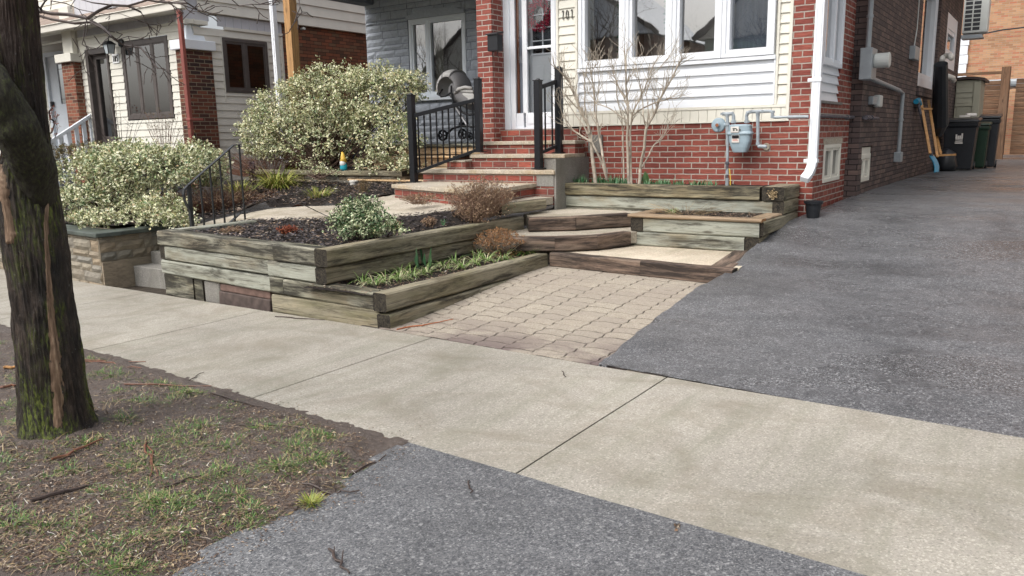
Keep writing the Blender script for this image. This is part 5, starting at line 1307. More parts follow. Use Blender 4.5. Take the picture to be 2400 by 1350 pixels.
# ================================================================ 105 HOUSE
H3=empty('beige_house',(-17,10.5,1.3),'beige sided house number 105 with brown windows and dark brick corner pier','house')
PF=PL((0,FY,0),(1,0,0),(0,-1,0)); X5=(onY(437,120,10.25).x+onY(452,330,10.25).x )/2-.045; P5=PL((X5,0,0),(0,1,0),(1,0,0))
f5=lambda x,y:(onY(x,y,FY).x,onY(x,y,FY).z); s5=lambda x,y:(onX(x,y,X5).y,onX(x,y,X5).z)
a0,zt1=f5(283,100); a1_,_=f5(392,87); zb1=f5(303,281)[1]; a0=(f5(283,100)[0]+f5(303,281)[0])/2; a1_=(f5(392,87)[0]+f5(410,276)[0])/2
d0_=f5(203,118)[0]; d1_=f5(257,112)[0]; dzt=f5(203,118)[1]
d0_=(f5(203,118)[0]+f5(215,255)[0])/2;d1_=f5(262,190)[0]
xc=X5
xL=f5(196,200)[0]
zfr=f5(300,72)[1]
a=MB(); siding(a,PF,xL,xc,1.1,zfr-.02,.155,.018,holes=[(a0-.02,a1_+.02,zb1-.02,zt1+.02),(d0_-.02,d1_+.02,1.3,dzt+.02)]); build('front_siding',a,M['cream'],H3)
a=MB()
for k in range(40):
    u0_=xL+.27*k
    if u0_+.26>xc: break
    PF.box(a,u0_,u0_+.262,zfr+.02,zfr+.95,0,.012)
build('front_frieze',a,M['frieze'],H3)
a=MB(); PF.box(a,xL-3,xc+.1,zfr-.03,zfr+.02,0,.035); bevel(build('frieze_moulding',a,M['cream'],H3),.008)
ww=(a1_-a0)/3
window(H3,PF,a0,a1_,zb1,zt1,'brownframe',fw=.11,d0=-.03,d1=.022,gm='glassmid',mull=[a0+ww+.02,a0+2*ww],sash=.03,room=1.2)
# dark front door
a=MB(); PF.box(a,d0_,d0_+.12,1.3,dzt,-.4,.04);PF.box(a,d1_-.06,d1_,1.3,dzt,-.4,.04);PF.box(a,d0_+.12,d1_-.06,dzt-.12,dzt,-.4,.04); bevel(build('door_frame',a,M['brownframe'],H3),.006)
a=MB(); PF.box(a,d0_+.12,d1_-.06,1.3,1.75,-.14,-.08);PF.box(a,d0_+.12,d0_+.25,1.75,dzt-.12,-.14,-.08);PF.box(a,d1_-.16,d1_-.06,1.75,dzt-.12,-.14,-.08);PF.box(a,d0_+.25,d1_-.16,dzt-.22,dzt-.12,-.14,-.08);dd=build('front_door',a,M['brownframe'],H3)
a=MB(); PF.quad(a,d0_+.25,d1_-.16,1.75,dzt-.22,-.11); build('pane',a,M['glassr'],dd)
a=MB(); PF.box(a,d0_,d1_,1.3,dzt,-1,-.95); build('hall',a,M['dark'],H3)
# side
wz=[s5(545,217)[1],s5(520,88)[1]]; wy=[(s5(517,90)[0]+s5(530,215)[0])/2,(s5(625,105)[0]+s5(632,215)[0])/2]
ye=s5(659,70)[0]; ye2=s5(860,70)[0]
zsf=s5(520,66)[1]; zup=s5(857,80)[1]
a=MB(); siding(a,P5,FY+.0,ye,1.0,zsf-.03,.155,.018,holes=[(wy[0],wy[1],wz[0],wz[1])]); build('side_siding',a,M['beige'],H3)
a=MB(); P5.box(a,ye-.06,ye,1,zsf-.03,0,.025); P5.box(a,FY+.75,ye,zsf-.03,zsf+.03,0,.04); P5.box(a,wy[0]-.03,wy[0]+.0,wz[0]-.2,wz[1]+.05,0,.022);P5.box(a,wy[1],wy[1]+.03,wz[0]-.2,wz[1]+.05,0,.022); build('side_trim',a,M['beige'],H3)
a=MB(); u=FY+.6
while u<ye: P5.box(a,u,min(u+.20,ye),zsf+.031,zup-.02,0,.012); u+=.207
build('side_frieze',a,M['frieze'],H3)
window(H3,P5,wy[0],wy[1],wz[0],wz[1],'brownframe',fw=.07,d0=-.03,d1=.03,gm='glassdark',mull=[(wy[0]+wy[1])/2-.02],sash=.045,room=1)
a=MB(); siding(a,PL((X5+.06,0,0),(0,1,0),(1,0,0)),FY+.1,19,zup,6.6,.24,.03); a.box((X5-.2,FY+.1,zup-.01),(X5+.059,19,zup+.001)); a.box((X5-.2,19,0),(X5,19.1,7)); build('upper_siding',a,M['beige'],H3)
a=MB(); P5.box(a,ye,19,0,zup,-.2,.0); build('brick_side_wall',a,M['rustbrick'],H3)
a=MB(); p=onX(706,68,X5); a.lathe((X5,p.y,p.z),[(.03,0),(.03,.12)],10,'x'); build('vent_pipe',a,M['acwhite'],H3)
a=MB(); a.box((-24,FY+.3,0),(X5-.3,FY+.35,1.1)); build('core',a,M['dark'],H3)
# corner pier
pxl=f5(412,200)[0]-.0; YP=10.25
q0=onY(412,120,YP).x; q1=onY(437,120,YP).x; q1b=onY(452,330,YP).x; q1=(q1+q1b)/2; q0=(onY(412,120,YP).x+onY(430,320,YP).x)/2; 
yside=(onX(500,120,q1).y+onX(511,335,q1).y)/2; zcap=onY(412,118,YP).z
a=MB(); a.box((q0,YP,.6),(q1,yside,zcap)); build('brick_pier',a,M['pierbrick'],H3)
a=MB(); a.box((q0-.08,YP-.08,zcap+.002),(q1+.08,yside+.06,zcap+.20)); bevel(build('pier_cap',a,M['white'],H3),.015)
a=MB(); za=zcap+.20; m=.16; zt_c=onY(450,50,YP).z; cx0,cx1,cy0,cy1=q0+.10,q1-.02,YP+.05,yside-.1
a.hexa([(cx0,cy0,za),(cx1,cy0,za),(cx1,cy1,za),(cx0,cy1,za),(cx0+.08,cy0+.08,zt_c),(cx1-.06,cy0+.08,zt_c),(cx1-.06,cy1-.08,zt_c),(cx0+.08,cy1-.08,zt_c)]); bevel(build('tapered_column',a,M['trim'],H3),.01)
a=MB(); a.box((cx0-.02,cy0-.04,zt_c+.001),(cx1+.06,cy1+.04,zt_c+.09)); bevel(build('column_head',a,M['cream'],H3),.01)
a=MB(); a.box((q1-.25,YP+.03,zt_c+.092),(q1-.0,yside,zt_c+.7));bevel(build('corner_board',a,M['frieze'],H3),.01)
# gutter and roof
zg_=onY(250,42,9.95).z; xg1=onY(412,12,9.95).x
a=MB(); a.box((-26,9.93,zg_-.08),(xg1+.2,10.07,zg_+.07)); a.box((-26,9.90,zg_+.06),(xg1+.2,9.95,zg_+.085)); bevel(build('gutter',a,M['beige'],H3),.02)
a=MB(); a.box((-26,10.07,zg_-.02),(xc,10.5,zg_+.0)); build('soffit',a,M['cream'],H3)
a=MB(); a.hexa([(-26,10.0,zg_+.06),(X5+.1,10.0,zg_+.06),(X5+.1,15,zg_+2.2),(-26,15,zg_+2.2),(-26,10.0,zg_+.12),(X5+.1,10.0,zg_+.12),(X5+.1,15,zg_+2.26),(-26,15,zg_+2.26)]); build('roof',a,M['shingle'],H3)
# red downspout
t=onY(418,8,9.98);b=onY(455,345,9.98); a=MB(); xx=onY(425,80,9.98).x; xx2=onY(447,300,9.98).x; a.beam((xx,9.98,zg_),(xx2,9.98,1.3),.10,.075,up=(0,-1,0)); a.box((xx2-.07,9.93,2.0),(xx2+.07,10.25,2.05)); bevel(build('downspout',a,M['redspout'],H3),.01)
# house number plate
n0=onY(262,125,FY-.03);n1=onY(282,152,FY-.03)
a=MB(); a.box((n0.x,FY-.035,onY(270,149,FY).z),(n1.x-.03,FY-.02,onY(270,127,FY).z)); bevel(build('number_plate',a,M['plate'],H3),.004)
a=MB(); nz=onY(271,138,FY).z; numeral(a,PL((0,FY-.035,0),(1,0,0),(0,-1,0)),'105',(n0.x+n1.x-.03)/2,nz,.135,.055,.016,.012,.022); build('numerals',a,M['numdark'],H3)
LA=empty('wall_lantern',tuple(onY(262,112,FY-.2)),'black glass lantern on the wall above the 105 number plate','lantern')
p=onY(256,114,FY-.22); a=MB()
a.hexa([(p.x-.06,p.y-.06,p.z-.11),(p.x+.06,p.y-.06,p.z-.11),(p.x+.06,p.y+.06,p.z-.11),(p.x-.06,p.y+.06,p.z-.11),(p.x-.09,p.y-.09,p.z+.09),(p.x+.09,p.y-.09,p.z+.09),(p.x+.09,p.y+.09,p.z+.09),(p.x-.09,p.y+.09,p.z+.09)]); build('glass_body',a,M['lampglass'],LA)
a=MB(); a.hexa([(p.x-.12,p.y-.12,p.z+.09),(p.x+.12,p.y-.12,p.z+.09),(p.x+.12,p.y+.12,p.z+.09),(p.x-.12,p.y+.12,p.z+.09),(p.x-.04,p.y-.04,p.z+.17),(p.x+.04,p.y-.04,p.z+.17),(p.x+.04,p.y+.04,p.z+.17),(p.x-.04,p.y+.04,p.z+.17)])
for sx_,sy_ in((-1,-1),(1,-1),(1,1),(-1,1)): a.beam((p.x+sx_*.062,p.y+sy_*.062,p.z-.12),(p.x+sx_*.092,p.y+sy_*.092,p.z+.09),.012,.012,up=(0,1,0))
a.tube([(p.x,p.y,p.z+.16),(p.x+.02,p.y,p.z+.26),(p.x+.12,p.y+.1,p.z+.22),(p.x+.16,FY-.02,p.z+.14)],.016,8); a.lathe((p.x+.17,FY-.03,p.z+.13),[(.09,-.02),(.10,.02)],16,'y')
build('bracket',a,M['black'],LA)
# neighbour with white door further left
H4=empty('far_left_house',(-21,12,1.3),'cream sided house with a white glazed door behind the tree trunk','house')
Y4=12.2; f4=lambda x,y:(onY(x,y,Y4).x,onY(x,y,Y4).z); PF4=PL((0,Y4,0),(1,0,0),(0,-1,0))
e0=f4(116,240)[0]; e1=f4(190,240)[0]; ezt=f4(125,122)[1]
a=MB(); siding(a,PF4,-30,xL,1.0,f4(120,80)[1]+1.2,.155,.018,holes=[(e0,e1+.1,1.0,ezt)]); build('siding',a,M['cream'],H4)
a=MB(); a.box((xL-.05,FY,1),(xL,Y4,6)); build('return_wall',a,M['cream'],H4)
a=MB(); PF4.box(a,e0,e0+.12,1,ezt,-.1,.04);PF4.box(a,e1,e1+.1,1,ezt,-.1,.04);PF4.box(a,e0+.12,e1,ezt-.12,ezt,-.1,.04); bevel(build('door_frame',a,M['trim'],H4),.008)
g0=f4(136,200)[0];g1=f4(182,200)[0];gzt=f4(140,150)[1];gzb=f4(150,243)[1]
a=MB(); 
for c in holes_cells(e0+.12,e1,1.0,ezt-.12,[(g0,g1,gzb,gzt)]): PF4.box(a,c[0],c[1],c[2],c[3],-.08,-.03)
PF4.box(a,g0,g1,1.3,gzb-.35,-.03,-.015)
wd=build('white_door',a,M['trim'],H4)
a=MB(); PF4.quad(a,g0,g1,gzb,gzt,-.05); build('pane',a,M['glassr'],wd)
a=MB()
for t in(.3,.6): PF4.box(a,g0+(g1-g0)*t-.006,g0+(g1-g0)*t+.006,gzb,gzt,-.05,-.04)
for t in(.12,.88): PF4.box(a,g0,g1,gzb+(gzt-gzb)*t-.006,gzb+(gzt-gzb)*t+.006,-.05,-.04)
build('leading',a,M['numdark'],wd)
a=MB(); h0=onY(124,245,Y4);h1=onY(128,285,Y4); a.box((h0.x-.04,Y4-.06,h0.z-.06),(h0.x+.04,Y4+.03,h0.z+.08)); a.tube([(h0.x,Y4-.02,h0.z-.1),(h0.x-.02,Y4-.12,h0.z-.2),(h1.x,Y4-.12,h1.z+.1),(h1.x+.02,Y4-.02,h1.z)],.025,8); build('handle',a,M['black'],wd)
a=MB(); PF4.box(a,e0,e1,1,ezt,-1,-.9); build('hall',a,M['dark'],H4)
a=MB(); YQ=10.3; r0=onY(147,160,YQ).x;r1=onY(176,160,YQ).x; r0=(r0+onY(160,300,YQ).x)/2; r1=(r1+onY(186,300,YQ).x)/2; ry=onX(199,200,r1).y; zc=onY(150,148,YQ).z
a.box((r0,YQ,.6),(r1,ry,zc)); build('brick_pier',a,M['pierbrick2'],H4)
a=MB(); a.box((r0-.1,YQ-.1,zc+.002),(r1+.1,ry+.08,zc+.20)); a.box((r0+.05,YQ+.05,zc+.2),(r1-.05,ry-.05,zc+1.3)); bevel(build('pier_cap',a,M['cream'],H4),.015)
# white stair rail
ST=empty('white_stair_rail',(-17.5,9.5,1.3),'white painted wooden stair rail leading to the neighbouring porch','railing')
XT=r1+.15
p0=onX(112,336,XT);p1=onX(266,236,XT)
a=MB(); a.beam(p0,p1,.09,.07); build('handrail',a,M['trim'],ST)
for k in range(9):
    t=(k+.7)/9; p=p0.lerp(p1,t); a=MB(); a.box((XT-.02,p.y-.045,p.z-1.1),(XT+.02,p.y+.045,p.z-.03)); build('baluster',a,M['trim'],ST)
a=MB(); a.box((XT-.06,p1.y-.06,.9),(XT+.06,p1.y+.06,p1.z+.06));a.box((XT-.06,p0.y-.06,.1),(XT+.06,p0.y+.06,p0.z+.05)); bevel(build('post',a,M['trim'],ST),.01)
lm=MB(); lm.grid(lambda i,j:V((-30+16.5*i,5.9+6.3*j,.36+.10*min(1,j*3)+.02*n3(i*40,j*20))),60,30); struct('left_garden_soil',lm,M['mulchsoil'],smooth=True)
# ================================================================ SMALL THINGS ON THE HOUSE
MX=empty('mailbox',tuple(onY(1165,95,10.1)),'black wall mailbox on the narrow red brick pier','mailbox')
p=onY(1150,78,10.22);q=onY(1181,120,10.22)
a=MB(); a.box((q.x-.20,10.07,q.z),(q.x-.01,10.215,onY(1165,80,10.1).z)); bevel(build('box_body',a,M['black'],MX),.008)
zz1=onY(1165,80,10.1).z
a=MB(); a.hexa([(q.x-.215,10.045,zz1-.01),(q.x+.005,10.045,zz1-.01),(q.x+.005,10.215,zz1+.02),(q.x-.215,10.215,zz1+.02),(q.x-.215,10.045,zz1+.012),(q.x+.005,10.045,zz1+.012),(q.x+.005,10.215,zz1+.05),(q.x-.215,10.215,zz1+.05)]); bevel(build('lid',a,M['black'],MX),.004)
a=MB()
for s in(-.15,-.06): a.tube([(q.x+s,10.15,q.z),(q.x+s,10.12,q.z-.06),(q.x+s,10.16,q.z-.08)],.006,6)
build('newspaper_hook',a,M['black'],MX)
wc=onY(1263,34,10.62)
a=MB()
for k in range(520):
    t=rnd(0,6.283); r_=.155+rnd(-.055,.055); p=wc+V((r_*math.cos(t),rnd(-.03,.03),r_*1.12*math.sin(t)))
    a.leaf(p,(math.cos(t+rnd(.6,1.6)),rnd(-.4,.4),math.sin(t+rnd(.6,1.6))),(rnd(-1,1),-1,rnd(-1,1)),rnd(.03,.07),rnd(.008,.02),mi=0 if rnd(0,1)<.85 else 1)
top('wreath',a,[M['redberry'],M['wreathgrey']],tuple(wc),'red berry wreath hanging behind the storm door glass','wreath')
# stroller
SY=11.75
def q_(x,y,Y=SY): return onY(960+x/6.135,140+y/6.135,Y)
SR=empty('stroller',tuple(q_(700,1170)),'grey baby stroller with raised hood and black wheels parked on the porch','stroller')
c=q_(655,320); rx=(q_(840,330).x-q_(478,330).x)/2; rz2=(q_(655,80).z-q_(655,450).z)*.80
a=MB()
def hood(i,j):
    th=R(-28)+R(236)*i; ph_=R(-90)+R(180)*j   # th from front low, over the top, to back low
    x=-math.cos(th); z=math.sin(th)
    k=math.cos(ph_)**.55 if abs(j-.5)<.499 else 0
    return V((c.x+rx*x*k*.98, c.y+.24*math.sin(ph_), c.z-.02+rz2*.62*z*k))
def hood(i,j):
    th=R(200)-R(215)*i; ph_=R(-82)+R(164)*j
    k=math.cos(ph_)**.5
    return V((c.x+rx*math.cos(th)*(.55+.45*k)-.02,c.y+.25*math.sin(ph_),c.z-.12+rz2*.95*math.sin(th)*(.35+.65*k)))
n_=20
a.grid(lambda i,j:hood(i*.62,j),16,12); h=build('hood',a,M['fabric'],SR,smooth=True); h.modifiers.new('s','SOLIDIFY').thickness=.012
a=MB(); a.grid(lambda i,j:hood(.62+i*.38,j)+V((-.01,0,-.015)),10,12); h=build('hood_lining',a,M['fabric2'],SR,smooth=True); h.modifiers.new('s','SOLIDIFY').thickness=.012
for t in (0,.2,.4,.62):
    a=MB(); a.tube([hood(t,j/12)+V((0,0,.004)) for j in range(13)],.009,6); build('hood_rib',a,M['fabric2'] if t else M['black'],SR)
a=MB()
cs=q_(770,530)
def seat(i,j):
    th=2*math.pi*i; t=j; r_=(.30+.10*math.sin(math.pi*(.15+t*.7)))*(1-.25*t) ; 
    x=cs.x-.16+.42*t-.02; z=cs.z+.10-.22*t+.02
    rr=.16+.03*math.sin(math.pi*t)
    return V((x+ .03*math.cos(th),SY+.2*math.sin(th),z+rr*math.cos(th)))
a.grid(seat,20,10); a.add([seat(k/20,0) for k in range(20)],[tuple(range(20))]); a.add([seat(k/20,1) for k in range(20)],[tuple(range(19,-1,-1))]); build('seat',a,M['fabric2'],SR,smooth=True)
a=MB(); L=[q_(650,480,SY-.2),q_(700,420,SY-.21),q_(800,395,SY-.21),q_(900,410,SY-.2)]; a.tube(L,.03,8); build('seat_rim',a,M['fabric'],SR,smooth=True); a=MB(); L=[q_(650,480,SY+.2),q_(700,420,SY+.21),q_(800,395,SY+.21),q_(900,410,SY+.2)]; a.tube(L,.03,8); build('seat_rim',a,M['fabric'],SR,smooth=True)
a=MB(); a.grid(lambda i,j:q_(760+150*i,440+180*i*j+30*(1-j)+0*j,SY-.22+.0*j)+V((0,.44*(0 if j==0 else 0),-.0)),6,6); 
a=MB(); a.hexa([tuple(q_(745,470,SY-.2)),tuple(q_(925,480,SY-.2)),tuple(q_(925,480,SY+.2)),tuple(q_(745,470,SY+.2)),tuple(q_(690,430,SY-.2)),tuple(q_(905,415,SY-.2)),tuple(q_(905,415,SY+.2)),tuple(q_(690,430,SY+.2))]); 
a.hexa([tuple(q_(800,640,SY-.19)),tuple(q_(930,640,SY-.19)),tuple(q_(930,640,SY+.19)),tuple(q_(800,640,SY+.19)),tuple(q_(745,472,SY-.19)),tuple(q_(925,482,SY-.19)),tuple(q_(925,482,SY+.19)),tuple(q_(745,472,SY+.19))]); bevel(build('foot_cover',a,M['fabric'],SR),.03,3)
a=MB()
for s in(-.24,.24):
    a.tube([q_(600,370,SY+s),q_(600,470,SY+s),q_(640,640,SY+s)],.018,8); a.tube([q_(640,640,SY+s),q_(760,760,SY+s),q_(850,790,SY+s),q_(960,780,SY+s)],.022,8); a.tube([q_(640,640,SY+s),q_(740,830,SY+s),q_(740,930,SY+s)],.02,8)
a.tube([q_(600,470,SY-.24),q_(520,520,SY-.24),q_(450,530,SY-.24),q_(432,490,SY-.24),q_(470,430,SY-.24),q_(470,430,SY+.24),q_(432,490,SY+.24),q_(450,530,SY+.24),q_(520,520,SY+.24),q_(600,470,SY+.24)],.018,8); build('handlebar',a,M['black'],SR)
for s in(-.24,.24):
    a=MB(); a.tube([q_(660,680,SY+s),q_(840,960,SY+s)],.024,8); build('chassis_tube',a,M['alu'],SR)
a=MB()
for s in(-.24,.24): a.tube([q_(840,960,SY+s),q_(740,950,SY+s),q_(620,990,SY+s),q_(540,1060,SY+s)],.022,8); a.tube([q_(840,960,SY+s),q_(960,965,SY+s)],.02,8)
a.tube([q_(480,1090,SY-.3),q_(480,1090,SY+.3)],.014,6); a.lathe(q_(650,640,SY-.26),[(.05,-.02),(.055,0),(.05,.02)],14,'y')
a.hexa([tuple(q_(700,960,SY-.2)),tuple(q_(840,960,SY-.2)),tuple(q_(840,960,SY+.2)),tuple(q_(700,960,SY+.2)),tuple(q_(710,900,SY-.2)),tuple(q_(850,900,SY-.2)),tuple(q_(850,900,SY+.2)),tuple(q_(710,900,SY+.2))]); build('undercarriage',a,M['black'],SR)
for (x,y,r_,s) in ((478,1088,.105,-.30),(478,1088,.105,.30),(760,1070,.10,.22),(860,1100,.075,-.18),(120,1190,.07,-.1)):
    p=q_(x,y,SY+s); p.z=max(p.z,1.452+r_) if x!=120 else p.z
    w_=MB(); k=24
    w_.lathe(p,[(r_*.78,-.02),(r_*.95,-.025),(r_,-.012),(r_,.012),(r_*.95,.025),(r_*.78,.02)],k,'y'); 
    # hollow: replace caps
    w_.f=w_.f[:-2];w_.uv=w_.uv[:-2];w_.mi=w_.mi[:-2]
    w_.add([w_.v[i] for i in range(k)]+[w_.v[5*k+i] for i in range(k)],[(i,k+i,k+(i+1)%k,(i+1)%k) for i in range(k)])
    wh=build('wheel',w_,M['plastic_black'],SR)
    w_=MB(); w_.lathe(p,[(.02,-.03),(.02,.03)],10,'y')
    for s5_ in range(5):
        t=2*math.pi*s5_/5; w_.beam(p,p+V((math.cos(t)*r_*.8,0,math.sin(t)*r_*.8)),.02,.022,up=(0,1,0))
    build('spokes',w_,M['black'],wh)
# gnome, jar, pot, tub
GN=empty('garden_gnome',tuple(onY(805,401,9.98)),'small garden gnome with a yellow pointed hat on the mossy ledge','gnome')
b=onY(806,400,9.98); tz=onY(803,356,9.98).z; hz=tz-b.z
a=MB(); a.lathe(b,[(.05,0),(.065,.04),(.06,.10),(.045,.14)],14); build('body',a,M['gnomeb'],GN,smooth=True)
a=MB(); a.lathe(b+V((0,-.015,.085)),[(.02,-.03),(.055,.02),(.055,.07),(.03,.09)],14); build('beard',a,M['gnomew'],GN,smooth=True)
a=MB(); a.tube([b+V((0,0,.15)),b+V((0,0,.22)),b+V((-.01,0,.30)),b+V((-.02,0,hz))],[.062,.045,.026,.006],12); build('hat',a,M['gnomey'],GN,smooth=True)
p=onY(829,430,9.75); a=MB(); a.lathe((p.x,p.y,p.z-.05),[(.05,0),(.065,.02),(.07,.07),(.078,.075),(.078,.10),(.06,.105)],18); top('ceramic_pot',a,M['stone_white'],(p.x,p.y,p.z),'small white ceramic pot in the mulch under the ledge','pot',smooth=False)
p=onY(825,395,10.6); a=MB(); zb_=.96; a.lathe((p.x+.1,10.65,zb_),[(.17,0),(.20,.3),(.21,.62),(.23,.64),(.23,.68),(.2,.69)],20); tbo=top('garden_tub',a,M['potblue'],(p.x,10.65,zb_),'blue grey tub half hidden under the big variegated bush','tub',smooth=False)
a=MB(); q=onY(817,368,10.43); a.box((q.x-.03,10.435,q.z-.08),(q.x+.05,10.46,q.z+.06)); build('sticker',a,M['pink'],tbo)
BPt=empty('flower_pot',tuple(onX(1905,512,-2.42)),'empty black plastic flower pot at the corner of the raised bed','pot')
p=onX(1905,511,-2.44); a=MB(); a.lathe((p.x,p.y,p.z),[(.075,0),(.095,.18),(.115,.182),(.118,.215),(.10,.215),(.09,.10)],20); build('pot_body',a,M['plastic_black'],BPt)
# ================================================================ PLANTS
random.seed(21)
def rdir(zb=0): 
    while 1:
        v=V((rnd(-1,1),rnd(-1,1),rnd(-1,1)))
        if .05<v.length<1: v.z+=zb; return v.normalized()
def bush(name,label,cat,base,blobs,n,leafL,mats,stems=40,per=16,group=None,tw='stem',spr=.09,mix=.08,inner=.75,thin=0,flip=.2):
    """leaf sprays spread over and through a union of ellipsoids, carried by stems from the base"""
    e=empty(name,base,label,cat,group); B=V(base)
    lf=MB(); st=MB(); tot=sum(b[1][0]*b[1][2] for b in blobs); ends=[]
    for (c,r) in blobs:
        m=int(n*r[0]*r[2]/tot/per)
        for k in range(m):
            d=rdir(.1); rad=rnd(inner,1)**.6*(1+.16*n3(d.x*2.3+c[0],d.y*2.3,d.z*2.3)+.10*n3(d.x*6,d.y*6+c[0],d.z*6)); 
            if rnd(0,1)<.10: rad*=rnd(.5,.9)
            if rnd(0,1)<thin: rad*=rnd(1,1.25)
            p=V((c[0]+d.x*r[0]*rad,c[1]+d.y*r[1]*rad,c[2]+d.z*r[2]*rad))
            if p.z<B.z+.02: p.z=B.z+rnd(.02,.1)
            # gaps
            if n3(p.x*2.4,p.y*2.4,p.z*3.6)<-.27: continue
            ends.append(p); g=(d*.7+rdir()*.8+V((0,0,.25))).normalized(); mi=1 if rnd(0,1)<mix else 0
            ln=spr*rnd(.8,1.7)
            if rnd(0,1)<.35: st.tube([p-g*ln*.8,p+g*ln*.8],[.003,.0015],3,cap=False)
            for q in range(int(per*rnd(.6,1.4))):
                t=rnd(-.8,1); pp=p+g*ln*t+rdir()*leafL*rnd(.2,.9); dd=(g*.5+rdir()+V((0,0,.1))).normalized()
                up_=(d*.6+V((0,0,1))+rdir()*.8)
                k_s=rnd(.55,1.35); lf.leaf(pp,dd,up_,leafL*k_s,leafL*k_s*rnd(.5,.75),mi,rnd(-.1,.35))
    for k in range(stems):
        p=random.choice(ends); b=B+V((rnd(-.25,.25)*blobs[0][1][0],rnd(-.2,.2),0)); md=b.lerp(p,.5)+V((rnd(-.08,.08),rnd(-.08,.08),-.08))
        st.tube([b,md,p],[.012,.008,.003],5,cap=False)
    build('foliage',lf,[M[x] for x in mats],e); build('stems',st,M[tw],e); return e
BY=10.45
def bp(x,y,Y=BY): return tuple(onY(x,y,Y))
def bl(x,y,wx,hy,Y=BY,dy=None):
    c=onY(x,y,Y); r=abs(onY(x+wx,y,Y).x-c.x); h=abs(onY(x,y-hy,Y).z-c.z); return (tuple(c),(r,dy or r*.8,h))
bush('variegated_bush','very large cream and green variegated bush in front of the grey porch','shrub',(-11.2,BY,.98),
 [bl(690,262,90,72,BY,.6),bl(790,235,110,80,BY,.7),bl(880,230,90,72,BY,.6),bl(945,205,52,28,BY-.1,.35),bl(640,310,72,60,BY-.1,.5),bl(730,320,110,62,BY-.15,.6),bl(890,300,85,50,BY-.2,.4),bl(930,345,62,42,BY-.35,.3),bl(800,190,60,24,BY,.4),bl(880,190,60,20,BY,.3),bl(625,345,50,25,BY-.3,.3),bl(900,385,70,20,BY-.45,.2),bl(955,190,30,22,BY,.2)],
 52000,.046,('vari','vari2'),260,12,spr=.085,mix=.10,inner=.78,thin=.14)
LY=6.9
bush('variegated_bush','wide cream and green variegated bush spreading over the stone wall planter','shrub',(-12.6,LY,.40),
 [bl(215,430,85,62,LY,.5),bl(300,400,90,62,LY+.1,.5),bl(180,480,60,40,LY-.4,.3),bl(370,400,70,45,LY+.2,.4),bl(340,370,60,30,LY+.4,.3),bl(420,390,55,42,LY+.5,.3),bl(240,370,50,25,LY+.1,.3),bl(460,385,50,50,LY+.9,.3),bl(275,455,50,30,LY-.1,.3),bl(500,395,35,38,LY+1.1,.25)],
 30000,.048,('vari','vari2'),80,12,spr=.085,mix=.25,inner=.8)
bush('variegated_shrub','low bright variegated shrub hanging over the mossy wall cap by the iron handrail','shrub',tuple(onZ(370,510,.42)),
 [bl(330,498,50,22,6.35,.25),bl(390,490,55,34,6.4,.28),bl(425,500,25,28,6.35,.18),bl(230,512,70,14,5.9,.15),bl(440,530,12,10,6.3,.08)],5500,.05,('vari',),20,10,spr=.07,inner=.6)
bush('variegated_shrub','small round variegated shrub in the dark mulch of the timber planter','shrub',tuple(onS(850,550,upz)),
 [bl(835,510,42,30,6.15,.2),bl(850,490,38,28,6.2,.2),bl(875,520,42,24,6.1,.18),bl(800,520,26,22,6.1,.14),bl(915,538,30,12,6.05,.12),bl(840,545,45,12,6.0,.16)],5200,.036,('vari2','greenleaf'),40,10,spr=.05,mix=.25,inner=.55,thin=.1)
bush('variegated_sprig','sprawling thin variegated branch lying on the mulch behind the path','shrub',tuple(onY(745,410,9.6)),
 [bl(740,400,40,14,9.7,.15),bl(770,413,32,8,9.6,.12),bl(795,422,22,6,9.5,.1),bl(720,385,20,10,9.8,.12)],650,.036,('vari','vari2'),14,9,spr=.06,inner=.5)
bush('olive_shrub','brownish olive clipped shrub behind the variegated bush at the white stair rail','shrub',(-15.2,8.6,.6),
 [bl(210,365,75,32,8.6,.5),bl(160,375,50,35,8.4,.4),bl(250,350,40,18,8.7,.3)],9000,.03,('olive',),30,14,spr=.05)
bush('red_leaved_shrub','rusty red dry shrub between the trunk and the white door','shrub',tuple(onY(112,330,9.4)),
 [bl(112,285,18,38,9.4,.2),bl(105,260,12,14,9.4,.15)],500,.035,('redleaf',),14,8,spr=.06)
def dryclump(name,label,cat,base,w,h,n,mat,heads=True,hm='drybrown',lean=.5,r=.0022,tall=0,group=None,leafy=0):
    e=empty(name,tuple(base),label,cat,group); B=V(base); a=MB(); hd=MB()
    for k in range(n):
        t=rnd(0,6.283); s=rnd(0,1)**.6; o=V((math.cos(t)*w*.25*s,math.sin(t)*w*.25*s,0)); 
        hh=h*rnd(.55,1)*(1-.35*s*s); tip=B+o+V((math.cos(t)*w*.5*s*lean*2*rnd(.7,1.1),math.sin(t)*w*.5*s*lean*2,hh)); md=(B+o).lerp(tip,.5)+V((rnd(-.02,.02),rnd(-.02,.02),.03*h))
        a.tube([B+o,md,tip],[r*1.3,r,r*.6],3,cap=False)
        for q in range(2):
            p=md.lerp(tip,rnd(0,.8)); d=(rdir(.6)); a.tube([p,p+d*h*rnd(.08,.2)],[r*.7,r*.4],3,cap=False)
            if heads: 
                ee=p+d*h*.15
                for z in range(4): hd.leaf(ee,rdir(.2),rdir(),rnd(.008,.02),rnd(.006,.014))
        if heads:
            for z in range(7): hd.leaf(tip+rdir()*.008,rdir(),rdir(),rnd(.01,.022),rnd(.008,.014))
        for z in range(leafy):
            hd.leaf(B+o+V((rnd(-.5,.5)*w*s,rnd(-.4,.4)*w*s,rnd(0,.6)*hh)),rdir(),rdir(),rnd(.015,.035),rnd(.008,.02))
    build('stalks',a,M[mat],e)
    if hd.v: build('dry_leaves',hd,M[hm],e)
    return e
